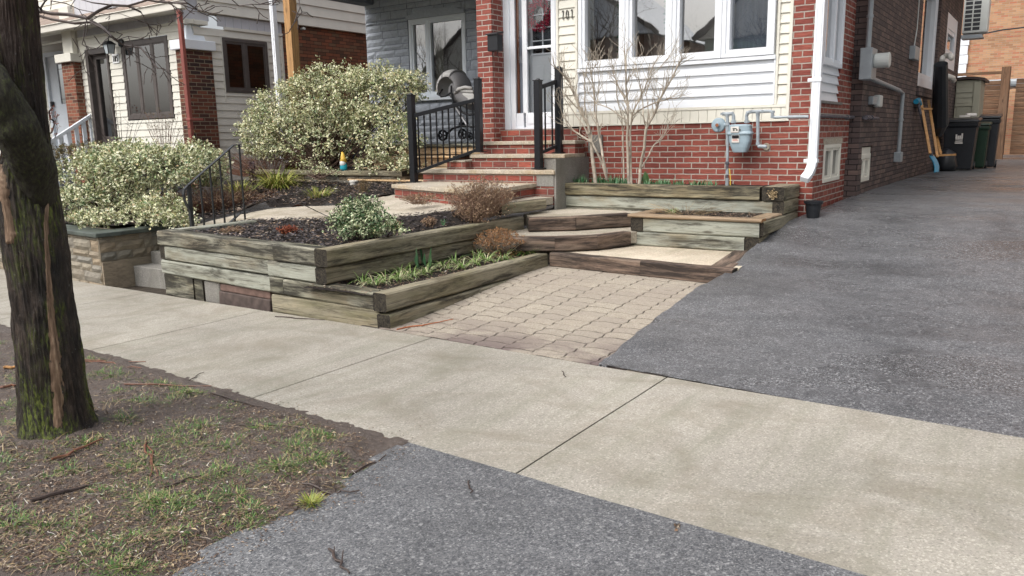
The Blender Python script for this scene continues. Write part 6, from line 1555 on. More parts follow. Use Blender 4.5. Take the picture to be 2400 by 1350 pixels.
dryclump('dried_hydrangea','dried brown flowering shrub with many small seed heads in front of the brick steps','shrub',V((-5.92,8.0,.57)),.66,.52,380,'drystem',leafy=3)
dryclump('dried_shrub','small dark dried plant below the big dried shrub at the end of the timber planter','shrub',V((-5.83,7.72,.53)),.36,.26,110,'drystem',leafy=3)
dryclump('dried_aster','orange brown dried bushy plant in the lower tier among green tufts','shrub',onS(1168,598,loz),.46,.33,420,'shrubbark',hm='dryorange',leafy=3)
dryclump('dried_stalks','short dried stalks against the lowest brick step','plant',onZ(985,478,.72),.38,.15,80,'drystem',leafy=2)
dryclump('dried_stalks','dry brown stalks behind the iron handrail','plant',onS(500,500,gbz)+V((-.3,.3,0)),1.3,.42,420,'twigred',lean=.6,leafy=2,hm='drybrown')
dryclump('dried_stalks','reddish bare stems under the left edge of the big variegated bush','plant',V((-12.6,10.2,.9)),2.0,.6,420,'twigred',heads=False,lean=.6)
dryclump('dried_stalks','pale straw tuft near the wooden steps','plant',onS(850,450,gbz),.2,.25,50,'straw',heads=False)
dryclump('dry_red_plant','small reddish dried plant in the middle of the dark mulch','plant',onS(675,548,upz),.22,.10,60,'twigred',hm='redleaf',leafy=6)
dryclump('dry_twiggy_plant','pale dry twiggy plant in the front left of the planter mulch','plant',onS(545,548,upz),.20,.09,60,'straw',leafy=3)
dryclump('dry_twiggy_plant','dark broken stump of a plant to the right of the small round shrub','plant',onS(925,540,upz),.12,.13,40,'twig',leafy=2)
dryclump('dry_twiggy_plant','dark upright dead stalk in the mulch near the path','plant',onS(1008,530,upz),.14,.11,40,'twig',leafy=2)
dryclump('bare_bush','thin bare twigs in front of the beige house window','shrub',onY(285,345,8.2),1.0,1.1,22,'twig',heads=False,lean=.5,r=.003)
dryclump('bare_bush','thin bare twigs rising above the variegated bush by the dark pier','shrub',onY(385,350,8.4),.9,.8,34,'twigred',lean=.4,r=.0028,hm='olive',leafy=3)
dryclump('dead_stems','sparse dead stems sticking up in the box planter','plant',(-3.75,9.4,.56),.8,.16,34,'straw',heads=False,lean=.8)
# purple seed head plant
for (x,y,s,lb) in ((596,452,1.,'tall dark purple dried flower spike beside the yellow green grass'),(510,440,.75,'smaller dark purple dried cluster behind the iron handrail')):
    b=onS(x,y,gbz); e=empty('dried_flower_spike',tuple(b),lb,'plant'); a=MB(); a.tube([b,b+V((.01,0,.30*s))],.008,5); a.tube([b+V((0,0,.05)),b+V((-.06,0,.22*s))],.005,4); build('stalk',a,M['twig'],e)
    a=MB()
    for k in range(int(240*s)):
        z=rnd(.15,.55)*s; a.leaf(b+V((rnd(-.05,.05),rnd(-.05,.05),z)),rdir(-.3),rdir(),rnd(.02,.05),rnd(.015,.03))
    build('seed_head',a,M['purple'],e)
def tuft(name,label,cat,base,n,L,W,droop,mat,spread=.06,up=.8,group=None,kind=None):
    a=MB(); B=V(base)
    for k in range(n):
        t=rnd(0,6.283); r=spread*rnd(0,1)**.5; d=V((math.cos(t)*rnd(.2,1),math.sin(t)*rnd(.2,1),up*rnd(.6,1.4)))
        a.blade(B+V((math.cos(t)*r,math.sin(t)*r,0)),d,L*rnd(.6,1.15),W*rnd(.7,1.2),droop*rnd(.5,1.3),4)
    o=top(name,a,M[mat],tuple(B),label,cat,group); return o
tuft('daylily','large arching clump of yellow green strap leaves in the garden bed','plant',onS(650,440,gbz),330,.58,.016,1.3,'lili',.22,1.0)
tuft('daylily','small yellow green leaf clump left of the dark flower spike','plant',onS(560,452,gbz),150,.34,.014,1.1,'lili',.16,1.2)
tuft('daylily','short sparse yellowish tuft at the path edge','plant',onS(748,462,gbz),120,.22,.010,.8,'lili',.2,1.2)
tuft('daylily','low lime green tuft at the foot of the handrail','plant',onS(560,472,gbz),60,.14,.014,.8,'lili',.12,1.2)
LG='striped grass tufts in the lower tier'
lt=[((880,668),70),((905,660),80),((935,655),90),((965,648),90),((1000,640),80),((1040,628),90),((1065,615),70),((1085,628),90),((1115,618),80),((1140,612),80),((1095,585),90),((1230,597),110),((1180,610),70),((940,640),60),((850,662),40),((1120,600),60)]
LGl=['striped grass tuft at the front tip of the lower tier','second striped grass tuft from the front tip','third striped grass tuft from the front tip','striped grass tuft below the left bulb leaves','striped grass tuft below the middle bulb leaves','striped grass tuft right of the bulb leaves','striped grass tuft against the upper timber wall','striped grass tuft between the bulb leaves and the orange dried plant','striped grass tuft at the left foot of the orange dried plant','striped grass tuft in front of the orange dried plant','fresh green tuft behind the left side of the orange dried plant','bright green tuft right of the orange dried plant','striped grass tuft under the right side of the orange dried plant','small striped tuft beside the left bulb leaf','thin sprout at the very front of the lower tier','small striped tuft left of the orange dried plant']
for k,((x,y),n) in enumerate(lt):
    tuft('grass_tuft',LGl[k],'grass tuft',onZ(x,y,.165),int(n*.62),.20,.009,1.4,'liri' if k not in(10,11) else 'grass',.05,.9,LG)
for k,((x,y),lb) in enumerate((((975,630),'single broad tulip leaf'),((990,622),'pair of upright tulip leaves in the middle'),((1033,610),'tulip leaves nearest the upper timber wall'),((1003,628),'short tulip sprout in front of the others'))):
    a=MB(); B=onZ(x,y,.165)
    for q in range(5 if k in(1,2) else 3): a.leaf(B+V((rnd(-.05,.05),rnd(-.03,.03),0)),(rnd(-.25,.25),rnd(-.2,.2),1),(rnd(-.3,.3),-1,.1),rnd(.17,.27),rnd(.04,.06),fold=.4)
    top('tulip_leaves',a,M['bulb'],tuple(B),lb+' in the lower tier','plant','tulip leaves in the lower tier')
B=onS(1040,528,upz); tuft('green_sprout','tiny green sprout in the dark mulch left of the dried shrub','plant',B,16,.08,.010,.3,'bulb',.02,1.5)
# bulbs along the brick wall
bb=tb-.03
for k,(x,n,w_,lb) in enumerate(((1355,70,.10,'bluish green bulb leaves beside the cement side of the steps'),(1412,70,.10,'bulb leaves left of the middle shrub stems'),(1440,70,.12,'bulb leaves between the two bare shrubs'),(1535,60,.12,'low bulb leaves right of the bare shrubs'),(1575,60,.12,'low bulb leaves under the middle of the bay'),(1630,30,.05,'single bright green rosette near the gas riser'),(1660,25,.08,'sparse greyish leaves next to the gas riser'))):
    B=onY(x,436,10.12); B.z=bb; a=MB()
    for q in range(n): a.blade(B+V((rnd(-1,1)*w_*1.5,rnd(-.12,.12),0)),(rnd(-.5,.5),rnd(-.5,.5),1),rnd(.07,.15)*(1.05 if k<3 else .75),rnd(.014,.022),rnd(.2,.7),3)
    top('bulb_leaves',a,M['bulb'],tuple(B),lb,'plant','bulb leaves in the raised bed')
B=onY(1510,436,10.15); B.z=bb; a=MB()
for q in range(5): a.leaf(B+V((rnd(-.05,.05),0,0)),(rnd(-.2,.2),0,1),(0,-1,0),rnd(.14,.22),.07)
top('broad_leaf_plant',a,M['greenleaf'],tuple(B),'dark broad upright leaves at the right stem of the bare shrub','plant')
B=V((-3.95,9.42,.56)); tuft('grass_tuft','small striped green tuft alone in the box planter','grass tuft',B,60,.13,.007,1.2,'liri',.05,.9)
# ---------------------------------------------------------------- bare shrubs by the bay
def twig(mb,p,d,L,r,dep,curve=.25,upb=.25,forks=3):
    pts=[p];rs=[r];n=4;cur=p.copy();dd=d.normalized()
    for i in range(n):
        dd=(dd+rdir()*curve*.55+V((0,0,upb*.25))).normalized(); cur=cur+dd*L/n; pts.append(cur.copy()); rs.append(max(.0022,r*(1-.5*(i+1)/n)))
    mb.tube(pts,rs,6 if r>.006 else 4,cap=True)
    if dep<=0:
        return
    for k in range(forks):
        i=random.choice((1,2,3,4)); q=pts[i]; nd=(dd+rdir()*1.1+V((0,0,upb))).normalized()
        twig(mb,q,nd,L*rnd(.45,.8),rs[i]*.7,dep-1,curve,upb,forks)
def shrub(label,Y,limbs,seed,main=.022):
    random.seed(seed); b=onY(*limbs[0][0][0],Y); e=empty('bare_shrub',tuple(b),label,'shrub'); 
    for pts,r in limbs:
        a=MB(); P3D=[onY(x,y,Y+ (0 if i==0 else rnd(-.08,.08))) for i,(x,y) in enumerate(pts)]
        sp=[]
        for p,q in zip(P3D[:-1],P3D[1:]): sp+= [p,p.lerp(q,.5)+rdir()*.008]
        sp.append(P3D[-1]); n=len(sp); rr=[r*.92*(1-.62*i/(n-1)) for i in range(n)]
        a.tube(sp,rr,8)
        for k in range(1,n):
            d=(sp[k]-sp[k-1]).normalized()
            if k>=n*.35:
                for q in range((1 if rnd(0,1)<.45 else 2) if k<n-1 else 3): twig(a,sp[k],(d+rdir()*.75+V((0,0,.4))).normalized(),rnd(.14,.36),max(.0036,rr[k]*.6),1 if rnd(0,1)<.6 else 2,.4,.3,2)
        build('branch',a,M['shrubbark'],e)
    return e
s6=lambda x,y:(1280+x/4.22,130+y/4.22)
shrub('many stemmed bare shrub left of the bay window next to the short black railing',10.05,[([s6(*p) for p in ps__],r) for ps__,r in (
 (((490,1290),(470,1100),(450,900),(420,700),(330,540),(290,400),(230,260),(130,150)),.032),
 (((605,1230),(560,1080),(500,950),(450,850),(330,780),(220,710),(150,560)),.020),
 (((600,1230),(560,1000),(530,820),(510,700),(480,560),(470,350),(450,180)),.022),
 (((450,860),(400,830),(270,740),(160,600),(140,480)),.013),
 (((430,760),(380,480),(380,260),(400,110)),.014),
 (((500,700),(500,500),(525,300),(510,100)),.010),
 (((420,780),(300,600),(180,420),(120,240)),.011))],5)
shrub('taller bare shrub with pale stems under the middle of the bay window',10.08,[([s6(*p) for p in ps__],r) for ps__,r in (
 (((820,1270),(810,1050),(800,820),(810,620),(800,420),(790,180),(780,40)),.026),
 (((770,1250),(765,1000),(760,760),(750,600),(700,420),(690,200)),.014),
 (((845,1280),(835,1000),(830,760),(850,580),(930,420),(1000,250),(1080,60)),.018),
 (((920,1290),(930,1120),(970,920),(990,720),(1060,600),(1120,440),(1200,300),(1280,150),(1330,60)),.026),
 (((850,600),(960,520),(1100,460),(1220,425),(1310,420)),.013),
 (((1140,440),(1080,400),(1060,340)),.008),
 (((990,720),(960,580),(950,420),(920,250),(890,100)),.012),
 (((780,630),(680,560),(600,510),(500,480),(420,380)),.012),
 (((780,420),(720,320),(670,200)),.014),
 (((950,1100),(1020,980),(1070,880),(1150,820),(1200,690)),.013),
 (((980,400),(1040,200),(1180,60)),.009))],9)
# ---------------------------------------------------------------- street tree
random.seed(33)
def bark():
    t=NT('wet_dark_bark',.55,.4); o=t.obj(); 
    g=t.noise(t.map(o,(9,9,2.2)),3.,8,.75,.6); f=t.noise(t.map(o,(34,34,7)),2.,5,.7)
    c=t.ramp(g,[(.32,(.012,.010,.009)),(.5,(.045,.034,.027)),(.66,(.12,.088,.068))])
    c=t.mix(t.ramp(t.noise(t.map(o,(2,2,.8)),1.6,4),[(.45,0.),(.6,.6)]),c,(.020,.019,.018))
    z=t.sep(o)[2]; warm=t.ramp(t.math('MULTIPLY',z,.33),[(.55,0.),(.8,.55)]); c=t.mix(warm,c,(.085,.048,.034))
    mo=t.math('MULTIPLY',t.bw(t.ramp(t.noise(t.map(o,(2.6,2.6,1)),1.7,6,.6),[(.47,0.),(.60,1.)])),t.bw(t.ramp(f,[(.45,0.),(.56,1.)])))
    c=t.mix(mo,c,t.ramp(t.noise(o,40,3),[(.3,(.06,.085,.015)),(.7,(.20,.24,.045))]))
    li=t.ramp(t.noise(o,60,4),[(.66,0.),(.72,.6)]); c=t.mix(li,c,(.20,.21,.20))
    t.color(c); t.bump(t.math('ADD',g,t.math('MULTIPLY',f,.6)),1.,.03); t.rough(t.ramp(f,[(.3,.35),(.7,.75)])); return t.m
M['bark']=bark()
def mossbark():
    t=NT('mossy_limb_bark',.7,.3); o=t.obj(); f=t.noise(t.map(o,(20,20,9)),3,6,.75); c=t.ramp(f,[(.35,(.018,.016,.013)),(.52,(.045,.042,.026)),(.66,(.085,.10,.035))])
    c=t.mix(t.ramp(t.noise(o,2.2,4),[(.42,0.),(.6,.75)]),c,(.03,.024,.02)); t.color(c); t.bump(f,1.,.02); return t.m
M['mossbark']=mossbark()
def barewood():
    t=NT('stripped_wood',.65,.3); o=t.obj(); f=t.noise(t.map(o,(40,40,3)),2,6,.7,.5); c=t.ramp(f,[(.3,(.075,.05,.032)),(.5,(.20,.13,.085)),(.7,(.36,.27,.18))]); t.color(c); t.bump(f,.6,.006); return t.m
M['barewood']=barewood()
TY=2.14
prof_px=[(1040,140,88),(1015,138,82),(985,131,78),(940,125,74),(850,117,72),(760,106,69),(700,99,67),(640,91,68),(560,80,71),(500,72,69),(460,66,68),(400,62,62),(350,64,50),(290,62,44),(200,52,46),(100,42,47),(0,33,47),(-120,24,46),(-300,10,44),(-700,-10,40)]
TP=[]
for (y,c,r) in prof_px:
    p=onY(c,y,TY); TP.append((y,p,.955*r*(p-CAM).dot(FW)/F_))
def tcen(y):
    for (ya,pa,ra),(yb_,pb2,rb_) in zip(TP[:-1],TP[1:]):
        if y>=yb_: t=max(0,min(1,(ya-y)/(ya-yb_))); return pa.lerp(pb2,t),ra+(rb_-ra)*t
    return TP[-1][1],TP[-1][2]
TO=V((CAM.x-TP[0][1].x,CAM.y-TP[0][1].y,0)).normalized(); RG=V((-TO.y,TO.x,0))
def tsurf(y,phi,off=0):
    p,r=tcen(y); d=TO*math.cos(phi)+RG*math.sin(phi)
    rr=r*(1+.035*n3(math.cos(phi)*1.6,math.sin(phi)*1.6,p.z*1.1)+.018*n3(math.cos(phi)*7,math.sin(phi)*7,p.z*2.2))
    w_=n3(math.cos(phi)*3,math.sin(phi)*3,p.z*6)*.5
    rg=abs(n3(math.cos(phi)*12+w_,math.sin(phi)*12+w_,p.z*2.8)); rg2=abs(n3(math.cos(phi)*27+w_,math.sin(phi)*27,p.z*8)); rr+=.022*min(.5,rg)+.010*rg2-.006
    if p.z<.12: rr*=1+.10*min(1,((.12-p.z)/.3))**1.3*(1+.5*math.sin(phi*5+1))
    return p+d*(rr+off)
TR=empty('street_tree',tuple(TP[1][1]),'leaning street tree with wet black mossy trunk and strips of bare wood','tree')
a=MB(); ny=420
def tf(i,j):
    s=j**1.35; y=1040-1740*s; return tsurf(y,2*math.pi*i)
a.grid(tf,190,ny); build('trunk',a,M['bark'],TR,smooth=True)
def strip(pts,name,off=.009):
    a=MB(); m_=60
    def fn(i,j):
        y=pts[0][0]+(pts[-1][0]-pts[0][0])*j
        for (ya,la,ra),(yb_,lb_,rb_) in zip(pts[:-1],pts[1:]):
            if (ya-y)*(yb_-y)<=0: t=(y-ya)/(yb_-ya) if yb_!=ya else 0; l=la+(lb_-la)*t; r_=ra+(rb_-ra)*t; break
        l+=2*n3(y*.05,1); r_+=2.5*n3(y*.06,7); x=l+(r_-l)*i
        p,r=tcen(y); pxr=(p-CAM).dot(FW)/F_
        cpx=[c for (yy,c,_) in prof_px]; ys_=[yy for (yy,_,_) in prof_px]
        for k in range(len(ys_)-1):
            if y>=ys_[k+1]: tt=(ys_[k]-y)/(ys_[k]-ys_[k+1]); cx=cpx[k]+(cpx[k+1]-cpx[k])*tt; break
        s_=max(-.97,min(.97,(x-cx)*pxr/r)); e=min(i,1-i,j*8,(1-j)*8)*4
        return tsurf(y,math.asin(s_),off*min(1,e)-.004)
    a.grid(fn,8,70); build(name,a,M['barewood'],TR,smooth=True)
strip([(985,121,142),(930,118,146),(870,112,144),(800,111,136),(700,105,121),(620,101,114),(520,96,107),(450,103,106)],'bare_wood_strip')
strip([(565,24,42),(540,22,45),(480,16,33),(430,4,28),(380,-2,14),(330,-6,4)],'bare_wood_strip',.014)
strip([(975,205,209),(950,196,206),(938,198,202)],'bare_wood_strip')
a=MB(); L=[onY(x,y,Y) for x,y,Y in ((104,520,TY+.06),(80,400,TY-.03),(36,300,TY-.15),(-20,205,TY-.24),(-100,100,TY-.28),(-220,-60,TY-.3))]
rs=[.06,.105,.108,.10,.095,.09]
sp=[];rr=[]
for k in range(len(L)-1):
    for q in range(24): sp.append(L[k].lerp(L[k+1],q/24)); rr.append(rs[k]+(rs[k+1]-rs[k])*q/24)
a.tube(sp,rr,56,cap=False)
for i in range(len(a.v)): 
    v=a.v[i]; a.v[i]=v+V((n3(v.x*7,v.y*7,v.z*7),n3(v.y*7,v.z*7,v.x*7),0))*.014+V((abs(n3(v.x*34,v.y*34,v.z*9)),abs(n3(v.y*34,v.x*34,v.z*9)),0))*.016
build('limb',a,M['mossbark'],TR,smooth=True)
a=MB()
brs=[([(78,22),(120,32),(160,34),(205,43),(232,25),(262,12),(300,14),(330,28)],.019,2.6),([(205,43),(240,62),(262,85),(292,108)],.011,2.6),([(80,34),(120,45),(175,55),(212,52),(240,66),(268,92),(290,106),(330,112),(370,160)],.014,2.62),([(200,55),(196,92),(192,104),(205,108)],.006,2.6),
([(300,14),(340,2),(372,-6)],.010,2.55),([(262,12),(215,6),(180,-4)],.008,2.6),([(330,-4),(368,4),(400,6),(440,8),(462,22),(475,26)],.010,2.5),([(395,4),(425,10),(450,20),(480,27)],.006,2.5),([(95,30),(96,18),(105,4),(118,-8)],.012,2.62),
([(120,2),(155,8),(185,22),(215,28),(255,35)],.006,2.7),([(170,90),(185,115),(192,140),(198,160)],.004,2.6),([(370,60),(366,85),(378,62)],.004,2.6),([(100,28),(90,15),(78,-6)],.009,2.62),([(580,-8),(610,10),(640,2)],.005,2.5),([(540,-4),(560,14),(590,10)],.004,2.5),([(700,-4),(703,16),(708,28)],.004,2.5),([(400,8),(430,30),(420,40)],.004,2.55),([(340,110),(352,135),(360,158),(366,175)],.004,2.6),([(270,95),(300,85),(330,90)],.004,2.6)]
random.seed(12)
for pts,r,Y in brs:
    P3D=[onY(x,y,Y+rnd(-.06,.06)) for x,y in pts]; n=len(P3D); r*=.62; rr=[max(.002,r*(1-.5*i/(n-1))) for i in range(n)]
    a.tube(P3D,rr,6)
    for k in range(1,n):
        for q in range(2 if k>=n-1 else (1 if rnd(0,1)<.6 else 0)):
            d=(P3D[k]-P3D[k-1]).normalized(); twig(a,P3D[k],(d*.9+rdir()*.9+V((0,0,-.1))).normalized(),rnd(.06,.17),max(.0022,rr[k]*.45),1,.5,-.1,1)
build('hanging_branch',a,M['twig'],TR)
random.seed(5)
a=MB()
for k in range(90):
    t=rnd(0,6.28); r_=rnd(.22,.42); x=TP[1][1].x+r_*math.cos(t); y=TP[1][1].y+r_*math.sin(t); a.blade((x,y,vgz(x,y)),(rnd(-1,1),rnd(-1,1),.7),rnd(.05,.12),.005,.8,3)
top('tree_foot_grass',a,M['straw'],tuple(TP[1][1]),'dry straw blades around the foot of the street tree','grass')['kind']='stuff'
del bpy.data.objects['tree_foot_grass']['label']; del bpy.data.objects['tree_foot_grass']['category']
# ---------------------------------------------------------------- verge grass, litter, twigs
random.seed(77)
def inverge(x,y): return bdist(x,y)>.03 and y<near(x)-.12+.1*n3(x*4,3) and math.hypot(x+4.72,y-2.14)>.25
gm=MB(); dm=MB(); n=0
patches=[]
for k in range(85):
    px_=rnd(-60,900);py_=rnd(800,1350); p=onG(px_,py_)
    if inverge(p.x,p.y): patches.append((p.x,p.y,rnd(.05,.17),rnd(.4,1)))
for (px_,py_,r_) in ((300,1105,.09),(350,1190,.12),(400,1195,.1),(480,1190,.10),(560,1170,.09),(590,1205,.08),(480,1010,.11),(410,1040,.1),(620,1020,.1),(700,1060,.12),(740,1090,.12),(660,1110,.1),(260,890,.14),(330,950,.13),(440,930,.14),(540,1060,.08),(760,1040,.08),(730,1178,.03),(160,1110,.08),(30,1250,.12),(520,1120,.08),(210,1050,.09),(60,900,.16),(20,960,.12),(50,1000,.12),(290,1000,.09)):
    p=onG(px_,py_); patches.append((p.x,p.y,r_,1.3))
for (x,y,r_,dn) in patches:
    for k in range(int(2200*r_*dn)):
        t=rnd(0,6.28);q=r_*rnd(0,1)**.8*(1+.5*math.sin(t*3+x*40)); X=x+q*1.5*math.cos(t);Y=y+q*math.sin(t)
        if inverge(X,Y): gm.blade((X,Y,vgz(X,Y)-.002),(math.cos(t)*.8+rnd(-.7,.7),math.sin(t)*.8+rnd(-.7,.7),rnd(.2,1.0)),rnd(.015,.05),rnd(.002,.004),rnd(.3,1.4),2)
struct('verge_grass',gm,M['grass'],'stuff')
for k in range(30000):
    px_=rnd(-80,920);py_=rnd(790,1350)
    p=onG(px_,py_)
    if inverge(p.x,p.y):
        t=rnd(0,6.28); B_=(p.x,p.y,vgz(p.x,p.y)+.003)
        if rnd(0,1)<.65: dm.leaf(B_,(math.cos(t),math.sin(t),rnd(-.05,.25)),(rnd(-.4,.4),rnd(-.4,.4),1),rnd(.006,.024),rnd(.003,.010))
        else: dm.blade(B_,(math.cos(t),math.sin(t),rnd(0,.3)),rnd(.02,.07),.0028,rnd(.1,.8),2)
for k in range(5000):
    p=onG(rnd(150,1000),rnd(850,1350)); d=bdist(p.x,p.y); e=near(p.x)-p.y
    on=None
    if -.16<d<.05 and e>.02 and rnd(0,1)<1-abs(d)*5: on=max(gz(p.x,p.y),vgz(p.x,p.y))
    elif d>0 and -.14<e<.1 and rnd(0,1)<1-abs(e)*6: on=max(gz(p.x,p.y)+.002,vgz(p.x,p.y) if e>-.11 else 0 if gz(p.x,p.y)<0 else 1)
    if on is not None and on<.2:
        t=rnd(0,6.28); dm.leaf((p.x,p.y,min(on,gz(p.x,p.y)+.05)+.002),(math.cos(t),math.sin(t),rnd(-.05,.15)),(rnd(-.3,.3),rnd(-.3,.3),1),rnd(.005,.02),rnd(.003,.009))
struct('verge_leaf_litter',dm,M['litter'],'stuff')
dm=MB()
for k in range(2600):
    p=onG(rnd(-80,900),rnd(795,1350))
    if inverge(p.x,p.y) and n3(p.x*2.2,p.y*2.2,8)>-.05:
        t=rnd(0,6.28); dm.blade((p.x,p.y,vgz(p.x,p.y)+.002),(math.cos(t),math.sin(t),rnd(0,.5)),rnd(.03,.08),.003,rnd(.2,.9),3)
for k in range(380):
    p=onG(rnd(-80,950),rnd(795,1350))
    if inverge(p.x,p.y):
        t=rnd(0,6.28); dm.leaf((p.x,p.y,vgz(p.x,p.y)+.004),(math.cos(t),math.sin(t),rnd(-.05,.2)),(rnd(-.3,.3),rnd(-.3,.3),1),rnd(.015,.045),rnd(.006,.018))
struct('verge_straw',dm,M['straw'],'stuff')
dm=MB()
for k in range(700):
    p=onG(rnd(-80,930),rnd(795,1350))
    if inverge(p.x,p.y): 
        r_=rnd(.004,.012); c_=V((p.x,p.y,vgz(p.x,p.y)+r_*.3)); dm.lathe(c_-V((0,0,r_)),[(r_*.4,0),(r_,r_*.7),(r_*.8,r_*1.3),(r_*.3,r_*1.6)],5)
struct('verge_clods',dm,M['mud'],'stuff')
tw=[((195,852,345,850),.006,'twigred','long straight red brown twig lying along the muddy edge of the walk'),((200,855,330,873),.006,'twigred','red brown twig crossing just below the straight one'),((290,912,490,908),.006,'twigred','reddish twig lying level on the grass toward the walk'),((80,1192,225,1150),.010,'twig','thick dark stick in the lower left of the verge'),((125,1092,245,1045),.008,'twigred','curved brown stick running down from the tree foot'),((342,1050,358,1132),.005,'twigred','upright looking red twig in the middle of the verge'),((348,1055,372,1128),.004,'twigred','second red twig crossing the upright one'),((705,1148,840,1156),.006,'twig','forked dark twig at the asphalt edge'),((775,1293,815,1350),.006,'twig','dark twig on the asphalt at the bottom'),((490,930,640,968),.006,'twig','dark root like twig beside the walk edge'),((440,895,474,875),.004,'twig','short twig poking over the walk edge'),((0,924,50,916),.010,'twigred','red stick at the left edge behind the tree'),((390,1160,470,1132),.005,'twig','thin dark twig low in the middle of the verge'),((560,1010,755,1025),.004,'twig','long thin black twig across the right verge'),((930,775,1065,757),.006,'redleaf','peeled orange twig lying on the pavers at the planter corner'),((1098,1130,1108,1160),.004,'twig','tiny black twig on the lower asphalt'),((1315,872,1328,886),.003,'twig','tiny curled twig on the sidewalk slab'),((645,744,760,752),.006,'twig','rusty root along the foot of the timber planter'),((10,872,46,870),.012,'woodorange','pale split piece of wood behind the trunk'),((815,1113,905,1070),.005,'twig','thin twig near the asphalt corner')]
for (x0,y0,x1,y1),r,mt,lb in tw:
    zo=gz(0,0); f=lambda x,y:onG(x,y)
    p,q=f(x0,y0),f(x1,y1); 
    def lift(v):
        base=vgz(v.x,v.y) if (inverge(v.x,v.y)) else (pavz(v.x,v.y) if v.y>far(v.x) else gz(v.x,v.y))
        return V((v.x,v.y,base+r+.004))
    n=7; pts=[lift(p.lerp(q,i/n)+V((rnd(-.012,.012),rnd(-.012,.012),0))) for i in range(n+1)]
    a=MB(); a.tube(pts,[r*(.6+.4*math.sin(math.pi*min(1,(i+1.5)/n))) for i in range(n+1)],6)
    if 'forked' in lb or 'dark twig on' in lb:
        for k in (2,4): a.tube([pts[k],pts[k]+V((rnd(-.08,.08),rnd(.03,.1),.01))],[r*.6,r*.3],5)
    top('fallen_twig',a,M[mt],tuple(pts[0]),lb,'twig','fallen twigs')
a=MB(); p=onG(1586,1240); 
for k in range(14): a.leaf(p+V((rnd(-.012,.012),rnd(-.012,.012),.008)),rdir(),rdir(),.02,.014)
top('crumpled_leaf',a,M['litter'],tuple(p),'small crumpled dark leaf on the lower asphalt','leaf')
p=onG(730,1182); tuft('grass_tuft','small yellow grass clod lying on the asphalt edge','grass tuft',V((p.x,p.y,gz(p.x,p.y))),90,.06,.004,.6,'lili',.035,.8)
# moist grit along sidewalk edge
# ---------------------------------------------------------------- what stands across the street (seen only in the window glass)
k_=0
def opp(x,w,h,mat,lb,gab=True):
    global k_; k_+=1
    e=empty('opposite_house',(x,-21,-.2),lb,'house','houses across the street'); y=-21
    a=MB(); a.box((x,y-8,-.5),(x+w,y,h)); build('wall',a,M[mat],e)
    a=MB(); a.add([(x-.4,y+.4,h),(x+w+.4,y+.4,h),(x+w/2,y+.4,h+w*.42),(x-.4,y-8,h),(x+w+.4,y-8,h),(x+w/2,y-8,h+w*.42)],[(0,1,2),(0,2,5,3),(1,4,5,2),(3,5,4)]); build('roof',a,M['cream' if k_%2 else 'trim'],e)
    a=MB(); 
    for s in(-1,1): a.beam((x+w/2,y+.45,h+w*.42),(x+w/2+s*(w/2+.5),y+.45,h-.05),.2,.25)
    build('roof_edge',a,M['brownframe'],e)
    a=MB()
    for k in range(3): a.box((x+.8+k*w/3.3,y-.05,1.0),(x+.8+k*w/3.3+1.2,y+.06,2.6))
    build('window',a,M['trim'],e); a=MB()
    for k in range(3): a.box((x+.9+k*w/3.3,y+.061,1.1),(x+.7+k*w/3.3+1.2,y+.07,2.5))
    build('pane',a,M['dark'],e)
M['yellowsiding']=plain('yellow_siding',(.50,.42,.22),.7,.05,2); M['greensiding']=plain('green_siding',(.30,.42,.33),.7,.05,2)
opp(-62,9,6.4,'pierbrick2','brown brick house with gable across the street'); opp(-50,9,5.6,'yellowsiding','yellow sided house with dark edged gable across the street'); opp(-38,9,6.2,'beige','pale house across the street'); opp(-27,8,7,'rustbrick','rust brick house across the street'); opp(-16,8,6.5,'greensiding','green sided gabled house across the street'); opp(-5,9,6.4,'beige','beige gabled house across the street'); opp(7,9,5,'pierbrick2','red brown house across the street')
NB=empty('neighbour_house',(4.2,10,.3),'pale sided neighbouring house across the driveway seen only as a reflection in the side windows','house')
a=MB(); a.box((4.3,9.5,.2),(9,27,6.5)); build('wall',a,M['beige'],NB)
a=MB(); siding(a,PL((4.28,0,0),(0,1,0),(-1,0,0)),9.5,27,.8,6.4,.2,.02); build('siding',a,M['beige'],NB)
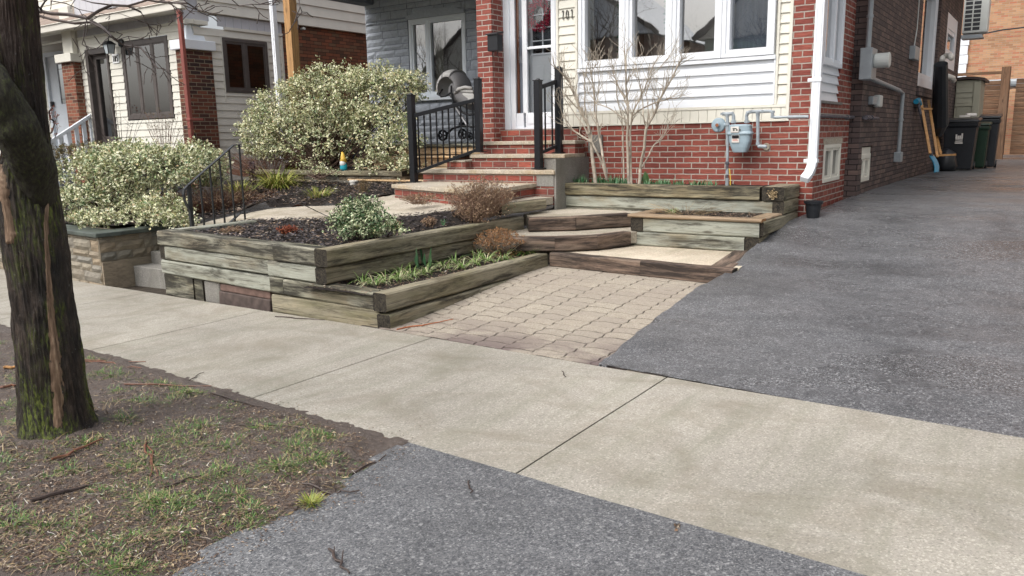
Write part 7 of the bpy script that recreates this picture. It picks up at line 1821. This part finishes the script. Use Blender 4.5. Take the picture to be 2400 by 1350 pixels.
a=MB(); a.hexa([(3.9,9.2,6.4),(9.4,9.2,6.4),(9.4,27.3,6.4),(3.9,27.3,6.4),(5.5,9.2,8),(7.5,9.2,8),(7.5,27.3,8),(5.5,27.3,8)]); build('roof',a,M['shingle'],NB)
random.seed(3)
for k,x in enumerate((-46,-33,-20,-9,3)):
    e=empty('bare_street_tree',(x,-16.5,-.2),['bare tree before the brown house','bare tree before the pale house','bare tree before the green house','bare tree before the beige house','bare tree before the red brown house'][k]+' across the street','tree','bare trees across the street')
    a=MB(); a.tube([(x,-16.5,-.5),(x+.1,-16.5,2.5),(x+.05,-16.4,5)],[.22,.18,.12],10); build('trunk',a,M['bark'],e)
    a=MB()
    for q in range(8): twig(a,V((x+.05,-16.4,rnd(2.6,4.9))),(rdir(.8)),rnd(2.5,4),.06,4,.4,.2,3)
    build('crown',a,M['twig'],e)
# ================================================================ LIGHT
w=bpy.data.worlds.new('World'); scn.world=w; w.use_nodes=True; N=w.node_tree.nodes; L=w.node_tree.links
sk=N.new('ShaderNodeTexSky'); sk.sky_type='NISHITA'; sk.sun_disc=False; sk.sun_elevation=R(52); sk.sun_rotation=R(200); sk.air_density=1.0; sk.dust_density=6; sk.ozone_density=.6
hs=N.new('ShaderNodeHueSaturation'); hs.inputs['Saturation'].default_value=.32
L.new(sk.outputs[0],hs.inputs['Color']); L.new(hs.outputs[0],N['Background'].inputs[0]); N['Background'].inputs[1].default_value=.15
sd=bpy.data.lights.new('sun','SUN'); sd.energy=.5; sd.angle=R(70); sd.color=(1,.975,.94); so=bpy.data.objects.new('sun',sd); COL.objects.link(so)
az=R(200); el=R(52); dv=V((math.sin(az)*math.cos(el),math.cos(az)*math.cos(el),math.sin(el))); so.rotation_euler=dv.to_track_quat('Z','Y').to_euler()
scn.view_settings.view_transform='Standard'; scn.view_settings.look='None'; scn.view_settings.exposure=.68; scn.view_settings.gamma=1
scn.render.engine='CYCLES'; scn.cycles.max_bounces=8; scn.cycles.transparent_max_bounces=12
